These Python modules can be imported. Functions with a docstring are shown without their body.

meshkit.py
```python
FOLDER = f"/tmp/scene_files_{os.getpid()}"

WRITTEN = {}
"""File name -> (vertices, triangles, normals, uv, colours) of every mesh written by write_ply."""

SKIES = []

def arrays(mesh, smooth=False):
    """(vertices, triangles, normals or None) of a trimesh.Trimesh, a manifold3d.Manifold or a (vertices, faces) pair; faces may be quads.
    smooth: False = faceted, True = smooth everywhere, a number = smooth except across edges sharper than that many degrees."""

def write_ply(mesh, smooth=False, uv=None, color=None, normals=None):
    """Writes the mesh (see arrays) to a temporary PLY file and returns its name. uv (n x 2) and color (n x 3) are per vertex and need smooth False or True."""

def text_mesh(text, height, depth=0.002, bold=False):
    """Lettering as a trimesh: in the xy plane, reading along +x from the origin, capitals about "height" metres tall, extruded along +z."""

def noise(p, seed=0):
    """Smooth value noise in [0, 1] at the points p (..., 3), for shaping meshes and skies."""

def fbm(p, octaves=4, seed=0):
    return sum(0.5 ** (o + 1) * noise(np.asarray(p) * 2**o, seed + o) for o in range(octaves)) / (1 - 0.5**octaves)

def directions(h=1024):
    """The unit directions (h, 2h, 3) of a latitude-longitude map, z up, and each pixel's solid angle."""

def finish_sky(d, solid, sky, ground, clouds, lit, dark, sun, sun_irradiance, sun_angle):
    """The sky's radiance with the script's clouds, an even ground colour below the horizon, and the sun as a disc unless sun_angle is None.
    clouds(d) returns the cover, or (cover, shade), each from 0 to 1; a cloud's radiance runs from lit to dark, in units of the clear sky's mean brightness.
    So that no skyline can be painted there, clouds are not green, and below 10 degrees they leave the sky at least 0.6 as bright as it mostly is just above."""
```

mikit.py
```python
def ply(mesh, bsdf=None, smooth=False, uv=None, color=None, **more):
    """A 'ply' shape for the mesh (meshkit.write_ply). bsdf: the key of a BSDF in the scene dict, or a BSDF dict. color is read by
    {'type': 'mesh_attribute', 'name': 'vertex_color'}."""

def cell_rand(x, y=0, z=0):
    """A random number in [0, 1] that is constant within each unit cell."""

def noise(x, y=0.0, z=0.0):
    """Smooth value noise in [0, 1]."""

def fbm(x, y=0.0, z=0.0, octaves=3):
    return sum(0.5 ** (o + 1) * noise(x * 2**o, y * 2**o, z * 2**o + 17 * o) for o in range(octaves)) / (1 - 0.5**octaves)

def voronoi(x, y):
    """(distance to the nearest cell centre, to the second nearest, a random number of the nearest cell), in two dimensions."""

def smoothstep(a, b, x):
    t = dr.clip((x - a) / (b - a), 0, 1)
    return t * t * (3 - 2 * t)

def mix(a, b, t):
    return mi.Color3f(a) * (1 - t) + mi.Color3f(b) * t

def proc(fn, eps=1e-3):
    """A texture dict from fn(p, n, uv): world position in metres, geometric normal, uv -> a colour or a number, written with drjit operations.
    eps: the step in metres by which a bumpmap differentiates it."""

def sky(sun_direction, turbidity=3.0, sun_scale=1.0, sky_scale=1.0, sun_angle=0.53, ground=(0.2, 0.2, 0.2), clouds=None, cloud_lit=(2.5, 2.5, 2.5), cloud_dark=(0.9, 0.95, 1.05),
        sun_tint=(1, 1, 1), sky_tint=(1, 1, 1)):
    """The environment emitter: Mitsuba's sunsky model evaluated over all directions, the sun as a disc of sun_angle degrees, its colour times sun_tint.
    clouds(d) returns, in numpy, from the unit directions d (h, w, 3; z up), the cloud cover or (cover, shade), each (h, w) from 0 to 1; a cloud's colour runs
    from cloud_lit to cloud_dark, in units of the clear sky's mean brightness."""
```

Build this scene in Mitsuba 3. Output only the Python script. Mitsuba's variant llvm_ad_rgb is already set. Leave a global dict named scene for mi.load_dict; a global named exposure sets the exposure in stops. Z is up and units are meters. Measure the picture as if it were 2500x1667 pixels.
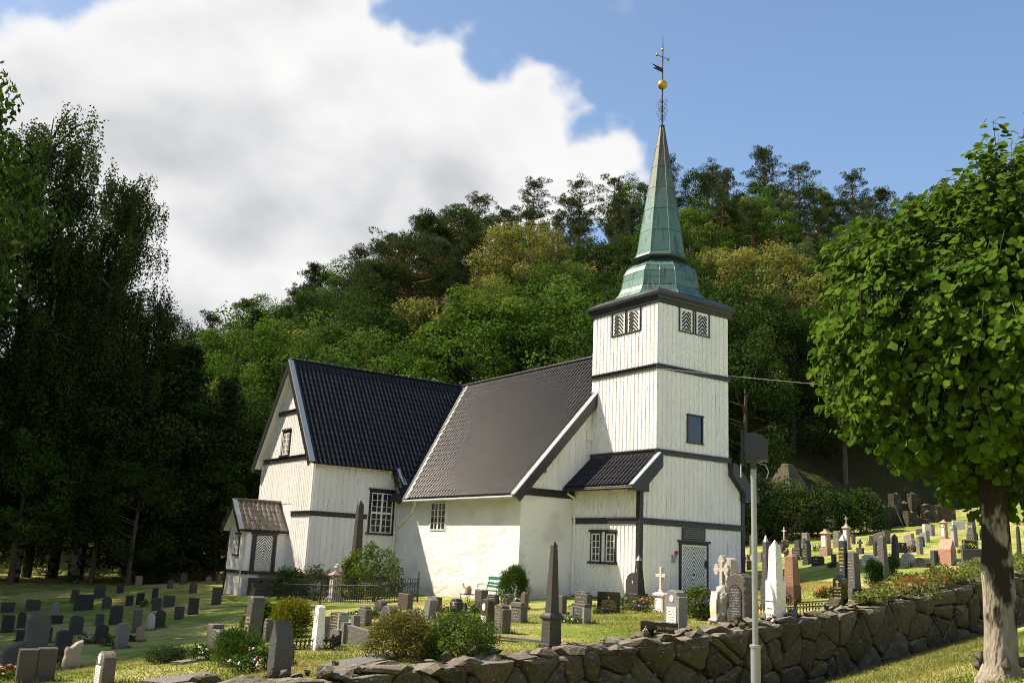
import math, random, json
import numpy as np, trimesh, drjit as dr, mitsuba as mi, mikit, meshkit
from mikit import noise, fbm, voronoi, smoothstep, mix, proc, ply
import shapely.geometry as sg, shapely
T4 = mi.ScalarTransform4f
scene, labels = {}, {}

# ---------------------------------------------------------------- camera, sky, exposure
CAM = np.array([-24.131, -26.412, 1.463])
_f, _u = np.array([.55216, .80454, .21870]), np.array([-.16069, -.15470, .97480])
scene['camera'] = {'type': 'perspective', 'fov': 56.31, 'fov_axis': 'x', 'near_clip': .1, 'far_clip': 3000.0,
                   'to_world': T4().look_at(origin=CAM.tolist(), target=(CAM + _f * 10).tolist(), up=_u.tolist())}
SUN = np.array([-.56, .64, 1.0])

def cloud_cover(d):
    # a big cumulus bank: soft caps round a few compass directions, edges broken up by noise
    w = meshkit.fbm(d * 5.0 + 3.1, 6, 4) - .5
    w2 = meshkit.fbm(d * 22.0 + 1.7, 5, 9) - .5
    cover = np.full(d.shape[:2], -1.0)
    for az, el, r in CLOUDS:
        c = np.array([math.cos(el) * math.sin(az), math.cos(el) * math.cos(az), math.sin(el)])
        ang = np.arccos(np.clip(d @ c, -1, 1))
        cover = np.maximum(cover, (r - ang) / .16)
    edge = cover + 1.0 * w + .75 * w2
    c = np.clip(edge * 4.6 + .5, 0, 1)
    c = c * c * (3 - 2 * c)
    th = np.clip(edge * .5, 0, 1)
    s = meshkit.fbm(d * np.array([3.0, 3.0, 5.0]) + 7.7, 5, 2)
    fine = meshkit.fbm(d * 13.0 + 2.2, 5, 33) - .5
    shade = np.clip((s - .38) * 3.0 + fine * 1.1, 0, 1) * np.clip(th * 2.6, 0, 1)
    wisp = np.clip((meshkit.fbm(d * 9.0 + 11, 5, 21) - .66) * 2.5, 0, .22)
    return np.maximum(c, wisp), shade
CLOUDS = [(0.33, 0.347, 0.238), (0.548, 0.389, 0.141), (0.671, 0.39, 0.071), (0.175, 0.157, 0.274), (0.1, 0.327, 0.124), (-0.078, 0.156, 0.3), (0.488, 0.271, 0.171), (0.335, 0.56, 0.111), (-0.146, 0.111, 0.342), (2.6, 0.4, 0.2), (-2.5, 0.55, 0.24), (-1.7, 0.35, 0.26), (1.85, 0.26, 0.12), (-2.9, 0.24, 0.2)]  # caps outside the view are unseen clouds, added to neutralise light on shaded walls

scene['sky_light'] = mikit.sky(SUN.tolist(), turbidity=3.0, clouds=cloud_cover, cloud_lit=(1.95, 1.93, 1.91), cloud_dark=(1.0, 1.05, 1.13), sky_scale=1.05, sun_scale=1.22, sky_tint=(1.15, 1.02, .96), sun_tint=(.95, .985, 1.03),
                               ground=(.08, .10, .05))
exposure = 2.5

# ---------------------------------------------------------------- small mesh kit
rng = np.random.default_rng(20)
def join(ms):
    vs, fs, n = [], [], 0
    for v, f in ms:
        vs.append(np.asarray(v, float)); fs.append(np.asarray(f, int) + n); n += len(v)
    return np.vstack(vs), np.vstack(fs)
def quads(q):
    q = np.asarray(q, int); return np.vstack([q[:, [0, 1, 2]], q[:, [0, 2, 3]]])
BOXF = quads([[0, 2, 3, 1], [4, 5, 7, 6], [0, 1, 5, 4], [2, 6, 7, 3], [0, 4, 6, 2], [1, 3, 7, 5]])
def hexa(c):                       # 8 corners ordered x,y,z bitwise
    return np.asarray(c, float), BOXF
def box(x0, x1, y0, y1, z0, z1):
    return hexa([(x, y, z) for x in (x0, x1) for y in (y0, y1) for z in (z0, z1)])
def loft(rings, cap=True):
    n = len(rings[0]); v = np.vstack([np.asarray(r, float) for r in rings]); q = []
    for k in range(len(rings) - 1):
        for i in range(n):
            j = (i + 1) % n; q.append([k * n + i, k * n + j, (k + 1) * n + j, (k + 1) * n + i])
    f = [quads(q)]
    if cap:
        for k in (0, len(rings) - 1):
            c = len(v); v = np.vstack([v, np.mean(rings[k], axis=0)])
            f.append(np.array([[k * n + i, k * n + (i + 1) % n, c] for i in range(n)]))
    return v, np.vstack(f)
def tube(pts, rad, n=8):
    p = np.asarray(pts, float); rad = np.broadcast_to(rad, (len(p),)); t = np.gradient(p, axis=0)
    t /= np.linalg.norm(t, axis=1, keepdims=True) + 1e-12
    a = np.cross(t, np.where(np.abs(t[:, 2:]) < .9, [0, 0, 1.], [1., 0, 0])); a /= np.linalg.norm(a, axis=1, keepdims=True) + 1e-12
    b = np.cross(t, a); th = np.arange(n) * 2 * np.pi / n
    return loft([p[i] + rad[i] * (np.cos(th)[:, None] * a[i] + np.sin(th)[:, None] * b[i]) for i in range(len(p))])
def lathe(prof, n, c=(0, 0), rot=0.0):
    th = rot + np.arange(n) * 2 * np.pi / n
    return loft([np.stack([c[0] + r * np.cos(th), c[1] + r * np.sin(th), np.full(n, z)], 1) for r, z in prof])
def sphere(c, r, k=2):
    m = trimesh.creation.icosphere(k, 1.0); return np.array(m.vertices) * r + np.asarray(c), np.array(m.faces)
def earcut(poly):
    v, f = trimesh.creation.triangulate_polygon(sg.Polygon(poly), engine='earcut'); return np.asarray(v), np.asarray(f)
def extrude(poly, t, bevel=0.0):   # outline (y,z), thickness along x from -t/2 to t/2, front edge chamfered
    p = np.asarray(poly, float); n = len(p)
    if sg.Polygon(p).exterior.is_ccw is False: p = p[::-1]
    if bevel:
        e = np.roll(p, -1, 0) - p; e /= np.linalg.norm(e, axis=1, keepdims=True) + 1e-12
        nl = np.stack([-e[:, 1], e[:, 0]], 1); m = nl + np.roll(nl, 1, 0)
        m /= np.maximum((m * m).sum(1, keepdims=True), .5); inn = p + m * 2 * bevel
    else: inn = p
    def ring(q, x): return np.column_stack([np.full(n, x), q])
    rings = [ring(p, -t / 2), ring(p, t / 2 - bevel)] + ([ring(inn, t / 2)] if bevel else [])
    v, f = loft(rings, cap=False)
    v2, f2 = earcut(p)
    back = np.column_stack([np.full(len(v2), -t / 2), v2])
    v3, f3 = earcut(inn); front = np.column_stack([np.full(len(v3), t / 2), v3])
    return join([(v, f), (back, f2), (front, f3)])
def prism_x(poly, x0, x1):         # outline in (y,z)
    v, f = extrude(poly, 1.0); v = v.copy(); v[:, 0] = np.where(v[:, 0] < 0, x0, x1); return v, f
def prism_y(poly, y0, y1):         # outline in (x,z)
    v, f = extrude(poly, 1.0); w = np.column_stack([v[:, 1], np.where(v[:, 0] < 0, y0, y1), v[:, 2]]); return w, f
def rotz(v, a):
    c, s = math.cos(a), math.sin(a); v = np.asarray(v); return np.column_stack([c * v[:, 0] - s * v[:, 1], s * v[:, 0] + c * v[:, 1], v[:, 2]])
def place(m, loc, a=0.0, s=1.0):
    return rotz(np.asarray(m[0]) * s, a) + np.asarray(loc), m[1]
_count = {}
def name(base):
    n = _count.get(base, 0); _count[base] = n + 1
    return base if n == 0 else f'{base}_{n:03d}'
def put(base, mesh, bsdf, smooth=False, tone=None, color=None, uv=None):
    k = name(base)
    if tone is not None: uv = np.tile(tone, (len(mesh[0]), 1))
    scene[k] = ply(mesh, bsdf, smooth=smooth, uv=uv, color=color)
    return k
def say(k, label=None, cat=None, group=None, kind=None):
    d = labels.setdefault(k, {})
    for a, b in (('label', label), ('category', cat), ('group', group), ('kind', kind)):
        if b: d[a] = b
    return k

# ---------------------------------------------------------------- materials
def mat(k, d): scene[k] = {'type': 'twosided', 'bsdf': d}
def pr(col, rough, **kw): return {'type': 'principled', 'base_color': col if isinstance(col, dict) else {'type': 'rgb', 'value': list(col)}, 'roughness': rough, **kw}
def bump(d, fn, scale, eps=.004): return {'type': 'bumpmap', 'arbitrary': proc(fn, eps), 'scale': scale, 'bsdf': d}
def paint_fn(p, n, uv):
    s = noise((p.x + p.y) * 11, p.z * .55, (p.x - p.y) * 11)
    g = noise((p.x + p.y) * 2.3 + 5, p.z * .8, 3.0)
    c = mix((.81, .78, .775), (.60, .615, .59), .16 * smoothstep(.45, .95, s) + .22 * smoothstep(.5, .9, g) + .25 * (uv.x - .5))
    chip = smoothstep(.84, .89, noise((p.x + p.y) * 16, p.z * 2.0, (p.x - p.y) * 16)) * smoothstep(.58, .74, noise((p.x - p.y) * 1.7 + 9, p.z * .6, (p.x + p.y) * .9))
    low = smoothstep(1.3, .1, p.z) * .35
    c = mix(c, (.42, .47, .43), low * g * 1.2)
    return mix(c, (.16, .14, .11), chip * .8)
mat('white_paint', pr(proc(paint_fn), .55, specular=.3))
def plaster_fn(p, n, uv):
    g = fbm(p.x * 1.1, p.y * 1.1, p.z * 1.3); h = fbm(p.x * 6, p.y * 6, p.z * 6)
    c = mix((.83, .81, .81), (.71, .69, .685), smoothstep(.5, .75, g))
    c = mix(c, (.50, .49, .44), smoothstep(.63, .8, h) * .35 * smoothstep(.45, .65, noise(p.x * .9, p.y * .9, p.z * .5)))
    return mix(c, (.36, .34, .31), smoothstep(.55, -.15, p.z + .25 * (g - .5)) * .55 * smoothstep(.35, .6, h + .1))
mat('plaster', bump(pr(proc(plaster_fn), .85, specular=.2), lambda p, n, uv: fbm(p.x * 5, p.y * 5, p.z * 5) + .4 * noise(p.x * 23, p.y * 23, p.z * 23), .06, .01))
mat('black_paint', pr((.020, .020, .022), .42))
mat('dark_tile', pr(proc(lambda p, n, uv: mix((.003, .003, .0035), mix((.016, .0165, .018), (.032, .031, .033), uv.x), smoothstep(.3, .9, uv.y))), .36, specular=.28))  # pans darker than rolls: shading between the rolls painted into the colour
mat('moss_tile', pr(proc(lambda p, n, uv: mix(mix((.055, .04, .035), (.10, .08, .065), uv.x), (.085, .085, .03), smoothstep(.45, .7, fbm(p.x * 7, p.y * 7, p.z * 7)))), .38, specular=.6))
mat('roof_board', pr((.035, .032, .033), .6))
mat('zinc', pr((.38, .41, .43), .45, metallic=.3))
def copper_fn(p, n, uv):
    g = fbm(p.x * 2.2, p.y * 2.2, p.z * .7); s = noise(p.x * 14, p.y * 14, p.z * .9)
    c = mix((.060, .135, .108), (.125, .215, .178), g * .7 + .5 * (uv.x - .3))
    c = mix(c, (.055, .045, .035), smoothstep(.58, .85, s * .7 + g * .4) * .75)
    return mix(c, (.10, .075, .06), smoothstep(15.2, 19.0, p.z + 2.4 * (s - .5)) * .8)
mat('copper', pr(proc(copper_fn), .42, metallic=.35, specular=.5))
mat('copper_dark', pr((.03, .05, .045), .5, metallic=.3))
mat('gold', pr((.50, .32, .06), .42, metallic=.6))
mat('iron', pr((.010, .010, .011), .6))
mat('pane', pr((.012, .014, .015), .06, specular=.8))
mat('sash_white', pr((.78, .77, .73), .5))
mat('red_plastic', pr((.33, .035, .025), .35))
mat('grey_metal', pr(proc(lambda p, n, uv: mix((.36, .37, .40), (.27, .28, .31), fbm(p.x * 9, p.y * 9, p.z * 3))), .38, metallic=.35))
mat('green_board', pr((.03, .16, .105), .5))
mat('letter_gold', pr((.62, .44, .16), .4, metallic=.3))
mat('letter_white', pr((.72, .71, .68), .6))
mat('letter_dim', pr((.26, .245, .22), .7))
mat('letter_dark', pr((.12, .11, .10), .7))
def stone_fn(p, n, uv):
    s = noise(p.x * 95, p.y * 95, p.z * 95); g = fbm(p.x * 7, p.y * 7, p.z * 7); l = noise(p.x * 31, p.y * 31, p.z * 31)
    hue = dr.clip(uv.y, -1, 1); w = dr.maximum(hue, 0); b = dr.maximum(-hue, 0)
    warm = dr.minimum(w * 2.2, 1.0); red = dr.maximum(w - .45, 0) * 1.8
    t = mi.Color3f(1.03 + .22 * warm + .42 * red - .05 * b, 1 + .02 * warm - .26 * red, 1 - .20 * warm - .30 * red + .08 * b)
    v = uv.x * (.72 + .40 * s + .30 * (g - .3))
    c = t * v
    lich = smoothstep(.62, .78, fbm(p.x * 11 + 5, p.y * 11, p.z * 11) * .75 + .25 * l) * smoothstep(.03, .10, uv.x)
    return mix(c, mi.Color3f(.30, .29, .24) * dr.minimum(uv.x * 3.4 + .12, 1.0), lich * .55)
mat('stone', bump(pr(proc(stone_fn), .62, specular=.35), lambda p, n, uv: fbm(p.x * 26, p.y * 26, p.z * 26), .010, .006))
mat('polished', pr(proc(lambda p, n, uv: mi.Color3f(uv.x) * (.7 + .6 * noise(p.x * 120, p.y * 120, p.z * 120))), .12, specular=.6))
def rock_fn(p, n, uv):
    g = fbm(p.x * 3.1, p.y * 3.1, p.z * 3.1, 4); s = noise(p.x * 40, p.y * 40, p.z * 40); h = fbm(p.x * 9 + 3, p.y * 9, p.z * 9)
    c = mix((.032, .026, .018), (.105, .088, .066), .45 * g + .55 * uv.x) * (.65 + .7 * s)
    c = mix(c, (.24, .15, .10), smoothstep(.55, .8, h) * .35 * uv.y)
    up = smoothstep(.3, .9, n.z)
    c = mix(c, (.27, .245, .20), up * .45)  # upward faces painted lighter, like tops caught by the sun
    c = mix(c, (.06, .07, .02), smoothstep(.56, .72, g) * .55)
    return mix(c, (.38, .37, .32), smoothstep(.74, .83, fbm(p.x * 15, p.y * 15 + 4, p.z * 15)) * .6)
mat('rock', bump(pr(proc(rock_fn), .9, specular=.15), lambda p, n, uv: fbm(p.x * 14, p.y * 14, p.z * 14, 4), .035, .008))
def lawn_fn(p, n, uv):
    a = fbm(p.x * .35, p.y * .35, 1.0); b = fbm(p.x * 1.6, p.y * 1.6, 4.0); c = noise(p.x * 16, p.y * 16); e = noise(p.x * 55, p.y * 55)
    g = mix((.11, .165, .028), (.225, .275, .058), c * .45 + e * .35 + .2 * b)
    dry = smoothstep(.40, .66, a * .55 + b * .5) * .75
    g = mix(g, (.48, .39, .17), dry * (.45 + .5 * e))
    return mix(g, (.16, .12, .06), smoothstep(.72, .82, b) * .35)
mat('lawn', bump(pr(proc(lawn_fn), .95, specular=.1), lambda p, n, uv: noise(p.x * 30, p.y * 30) + .6 * noise(p.x * 70, p.y * 70), .028, .006))
mat('forest_floor', pr(proc(lambda p, n, uv: mix((.035, .03, .018), (.06, .065, .022), fbm(p.x * .8, p.y * .8, p.z * .8))), .95, specular=.1))
mat('bark', bump(pr(proc(lambda p, n, uv: mix((.055, .045, .035), (.16, .135, .11), fbm(p.x * 8, p.y * 8, p.z * 2.0)) ), .95, specular=.1), lambda p, n, uv: fbm(p.x * 18, p.y * 18, p.z * 4), .04, .008))
def lime_bark(p, n, uv):
    g = fbm(p.x * 5, p.y * 5, p.z * 2.2, 4); s = fbm(p.x * 26, p.y * 26, p.z * 5)
    c = mix((.15, .125, .10), (.36, .315, .25), s)
    return mix(c, (.022, .018, .014), smoothstep(.48, .60, g + .22 * smoothstep(1.0, 2.2, p.z) - .16 * smoothstep(1.4, .3, p.z)) * .95)
mat('lime_bark', bump(pr(proc(lime_bark), .95, specular=.1), lambda p, n, uv: fbm(p.x * 28, p.y * 28, p.z * 5), .06, .006))
mat('pine_bark', pr(proc(lambda p, n, uv: mix((.10, .055, .03), (.23, .11, .05), fbm(p.x * 4, p.y * 4, p.z * 1.5))), .95, specular=.1))
mat('birch_bark', pr(proc(lambda p, n, uv: mix((.16, .15, .13), (.03, .028, .025), smoothstep(.42, .56, fbm(p.x * 3, p.y * 3, p.z * 5)))), .9, specular=.1))
VC = {'type': 'mesh_attribute', 'name': 'vertex_color'}
scene['leaf'] = {'type': 'principledthin', 'base_color': VC, 'roughness': .5, 'diff_trans': .52, 'spec_trans': 0.0, 'eta': 1.4}
scene['leaf_gloss'] = {'type': 'principledthin', 'base_color': VC, 'roughness': .32, 'diff_trans': .62, 'spec_trans': 0.0, 'eta': 1.5}
mat('petal', pr(VC, .7))

# ---------------------------------------------------------------- the lie of the land
# camera frame on the plan: R metres to the right, D metres ahead of the camera foot
FWD=np.array([.5658,.8245]); RGT=np.array([.8245,-.5658])
def XY(R,D): return CAM[0]+np.asarray(R)*RGT[0]+np.asarray(D)*FWD[0], CAM[1]+np.asarray(R)*RGT[1]+np.asarray(D)*FWD[1]
def RD(X,Y): return (np.asarray(X)-CAM[0])*RGT[0]+(np.asarray(Y)-CAM[1])*RGT[1], (np.asarray(X)-CAM[0])*FWD[0]+(np.asarray(Y)-CAM[1])*FWD[1]
WR=[-40,-16,-3.5,2.8,9,13.9,30,90]; WD=[-24,.2,12.7,19,24,28,41,90]; WZ=[-1.5,-.7,-.38,-.09,.6,1.38,3.,9.]
def wallD(R): return np.interp(R,WR,WD)
def wallZ(R): return np.interp(R,WR,WZ)
LAWN=np.array([[-2.95, 13.6, -0.29], [-3.15, 17.5, -0.26], [-5.35, 14.5, -0.55], [-6.86, 15, -0.67], [0.86, 18.5, -0.18], [0.04, 21, -0.11], [0.48, 25, -0.15], [3.02, 27.5, 0.05], [4.07, 29.5, 0.12], [2.07, 25, -0.09], [-2.73, 30, -0.23], [-4.13, 22, -0.34], [-2.96, 23, -0.24], [6.63, 23.5, 0.06], [8.12, 27.5, 0.52], [7.22, 27, 0.45], [14.9, 45, 2.14], [12.44, 40, 1.66], [12.57, 39, 1.64], [17.14, 49, 2.55], [8.78, 25.5, 0.54], [9.67, 27, 0.73], [15.03, 33, 1.82], [16.05, 33.5, 1.86], [21.3, 47, 3.24], [22.18, 46, 3.18], [25.77, 55, 4.08], [30.28, 60, 4.99], [23.03, 60, 4.07], [18.66, 48, 2.86], [17.08, 40, 2.29], [12.07, 31, 1.24], [3.91, 22, 0.0], [5.51, 23, 0.1], [-12.01, 43.9, -0.77], [-11.72, 41, -0.99], [-11.4, 37, -1.14], [-11.25, 35, -1.2], [-10.85, 32, -1.25], [-10.02, 28, -1.32], [-9.76, 26, -1.31], [-5.6, 20, -0.59], [-4.37, 18, -0.43], [-8.66, 20.5, -1.16], [-11.05, 24, -1.19], [-9.66, 20, -1.21], [-17.05, 43, -1.57], [-17.71, 40, -1.68], [-22.9, 60, -1.13], [-17.81, 55, -0.84], [-20.68, 42, -1.74], [-30.24, 65, -1.01], [0.58, 37.21, -0.2], [2.72, 38.68, 0.1], [4.95, 35.43, 0.13], [9.49, 38.54, 0.45], [9.85, 42.43, 0.8], [-5.06, 45.42, -0.35], [-8.56, 43.01, -0.62], [-7.29, 58.56, 0.2], [1.06, 57.01, 1.2], [-15.22, 50.69, -0.7], [-16, 1.1, -0.8], [-10, 7.1, -0.65], [-3.5, 13.6, -0.48], [0, 17.1, -0.32], [2.8, 19.9, -0.19], [6, 22.48, 0.17], [9, 24.9, 0.5], [11.5, 26.94, 0.9], [13.9, 28.9, 1.28], [18, 32.21, 1.69], [24, 37.06, 2.3], [-30, 30, -2.0], [-30, 60, -1.0], [35, 66, 6.5], [0, 66, 1.0], [15, 66, 3.6], [-34, 10, -1.6]])
from scipy.interpolate import RBFInterpolator
_rbf=RBFInterpolator(LAWN[:,:2],LAWN[:,2],kernel='thin_plate_spline',smoothing=6.0)
def hill(R,D):
    R=np.asarray(R,float);D=np.asarray(D,float)
    top=np.interp(R,[-120,-60,-45,-36,-27,-18,-8,0,10,25,37,60,120],[3,6,10,15,22,27.5,31,31.5,31.5,34,31,26,20])
    d0=np.interp(R,[-120,-40,-15,10,25,60,120],[66,66,62,60,72,78,85])
    t=np.clip((D-d0)/(114-d0),0,1.25)
    return top*(t*.85+.15*t*t*(3-2*np.clip(t,0,1)))
def lawn(R,D):
    R=np.asarray(R,float);D=np.asarray(D,float)
    q=np.stack([np.clip(R,-34,40).ravel(),np.clip(D,4,66).ravel()],1)
    return _rbf(q).reshape(R.shape)+hill(R,D)
def verge(R,D):
    return np.maximum(.07+.25*(np.clip(R,-40,30)-7.1)-.128*(np.asarray(D)-14),-2.6)

def inside(X, Y):
    R, D = RD(X, Y); return lawn(R, D)
def grid_mesh(P):
    a, b = P.shape[:2]; i, j = np.meshgrid(np.arange(a - 1), np.arange(b - 1), indexing='ij')
    q = np.stack([i * b + j, (i + 1) * b + j, (i + 1) * b + j + 1, i * b + j + 1], -1).reshape(-1, 4)
    return P.reshape(-1, 3), quads(q)
# churchyard lawn: rows follow the wall line, up to the foot of the hill
Rg = np.concatenate([np.linspace(-36, -14, 40), np.linspace(-13.6, 20, 130), np.linspace(20.6, 48, 50)])
kk = np.concatenate([np.linspace(0.25, 14, 75), np.linspace(14.5, 70, 90)])
RR, KK = np.meshgrid(Rg, kk, indexing='ij'); DD = np.minimum(wallD(RR) + KK, 70 + .0 * RR)
DD = wallD(RR) + (np.maximum(72 - wallD(RR), 2)) * (KK / 70.0) ** 1.0
_X, _Y = XY(RR, DD); _Z = lawn(RR, DD) + .05 * (meshkit.fbm(np.stack([_X * .5, _Y * .5, _X * 0], -1), 3) - .5)
say(put('churchyard_lawn', grid_mesh(np.stack([_X, _Y, _Z], -1)), 'lawn', smooth=True), kind='structure')
RR, DD = np.meshgrid(np.linspace(-150, 150, 120), np.linspace(69, 210, 60), indexing='ij')
_X, _Y = XY(RR, DD); _Z = lawn(RR, DD) - .25 * (DD < 72) + 1.2 * (meshkit.fbm(np.stack([_X * .12, _Y * .12, _X * 0], -1), 4) - .5) * np.clip((DD - 72) / 10, 0, 1)
say(put('hill', grid_mesh(np.stack([_X, _Y, _Z], -1)), 'forest_floor', smooth=True), kind='structure')
RR, KK = np.meshgrid(np.linspace(-36, 48, 120), np.concatenate([np.linspace(-.05, 10, 50), np.linspace(10.5, 60, 40)]), indexing='ij')
DD = wallD(RR) - KK; _X, _Y = XY(RR, DD); _Z = verge(RR, DD) + .06 * (meshkit.fbm(np.stack([_X * .6, _Y * .6, _X * 0], -1), 3) - .5)
say(put('grass_verge', grid_mesh(np.stack([_X, _Y, _Z], -1)), 'lawn', smooth=True), kind='structure')
_a = np.array([[-900, -900, -3.2], [900, -900, -3.2], [900, 900, -3.2], [-900, 900, -3.2]])
say(put('valley_ground', (_a, quads([[0, 1, 2, 3]])), 'lawn'), kind='structure')

# ---------------------------------------------------------------- grass blades (stuff)
def blades(R, D, g, hmin, hmax, seed, cols):
    r = np.random.default_rng(seed); n = len(R); X, Y = XY(R, D); Z = g(R, D) - .01
    h = r.uniform(hmin, hmax, n); a = r.uniform(0, 2 * np.pi, n); lean = r.uniform(.1, .8, n) * h; la = r.uniform(0, 2 * np.pi, n); w = r.uniform(.006, .014, n)
    b0 = np.stack([X - w * np.cos(a), Y - w * np.sin(a), Z], 1); b1 = np.stack([X + w * np.cos(a), Y + w * np.sin(a), Z], 1)
    t = np.stack([X + lean * np.cos(la), Y + lean * np.sin(la), Z + h], 1)
    v = np.stack([b0, b1, t], 1).reshape(-1, 3); f = np.arange(3 * n).reshape(-1, 3)
    k = r.uniform(0, 1, n)[:, None]; c = np.array(cols[0]) * (1 - k) + np.array(cols[1]) * k
    patch = np.clip((meshkit.fbm(np.stack([X * .5, Y * .5, X * 0], 1), 3, 7) - .42) * 4, 0, 1)[:, None]
    c = c * (1 - patch * .7) + np.array(cols[2]) * patch * .7
    return (v, f), np.repeat(c, 3, 0)
_r = np.random.default_rng(5)
n = 110000; R_ = _r.uniform(-2, 13, n); k_ = _r.uniform(.0, 1, n) ** 1.0 * 13.5; D_ = wallD(R_) - k_; ok = D_ > 8.5
m_, c_ = blades(R_[ok], D_[ok], verge, .03, .10, 6, [(.085, .15, .022), (.19, .25, .046), (.31, .26, .10)])
say(put('grass_tufts', m_, 'leaf', color=c_), 'rough green grass on the verge outside the stone wall', 'grass', kind='stuff')
n = 230000; R_ = _r.uniform(-11, 11, n); D_ = wallD(R_) + .9 + 12 * _r.uniform(0, 1, n) ** 1.4
m_, c_ = blades(R_, D_, lawn, .015, .05, 8, [(.12, .17, .028), (.26, .29, .062), (.48, .38, .16)])
say(put('grass', m_, 'leaf', color=c_), 'short mown grass between the graves inside the wall', 'grass', kind='stuff')

# ---------------------------------------------------------------- the church (X across the nave, Y along it, Z up)
say('church', 'white wooden church with a green copper spire, black tiled roofs and a stone nave wall', 'church')
CH = 'church__'
b_, s_, W_ = .81, 3.92, 5.5
z1, z2, z3, zc = 8.82, 5.55, 2.95, 11.39
GY, NX, T1, T2, PX, RX = 3.86, -2.6, 13.91, 20.43, -6.85, 2.75
class Face:
    def __init__(s, o, d, n): s.o, s.d, s.n = (np.array(a, float) for a in (o, d, n))
    def p(s, a, z, d): return s.o + s.d * a + s.n * d + np.array([0, 0, z])
    def box(s, a0, a1, z0, z1, d0, d1, z1b=None, z0b=None):
        z1b = z1 if z1b is None else z1b; z0b = z0 if z0b is None else z0b
        return hexa([s.p(a, z, d) for a, zz in ((a0, (z0, z1)), (a1, (z0b, z1b))) for d in (d0, d1) for z in zz])
west = Face((0, 0, 0), (1, 0, 0), (0, -1, 0)); tower_s = Face((b_, 0, 0), (0, 1, 0), (-1, 0, 0)); aisle_s = Face((0, 0, 0), (0, 1, 0), (-1, 0, 0))
nave_w = Face((0, GY, 0), (1, 0, 0), (0, -1, 0)); nave_s = Face((NX, 0, 0), (0, 1, 0), (-1, 0, 0))
tran_w = Face((0, T1, 0), (1, 0, 0), (0, -1, 0)); tran_s = Face((PX, 0, 0), (0, 1, 0), (-1, 0, 0))
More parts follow.
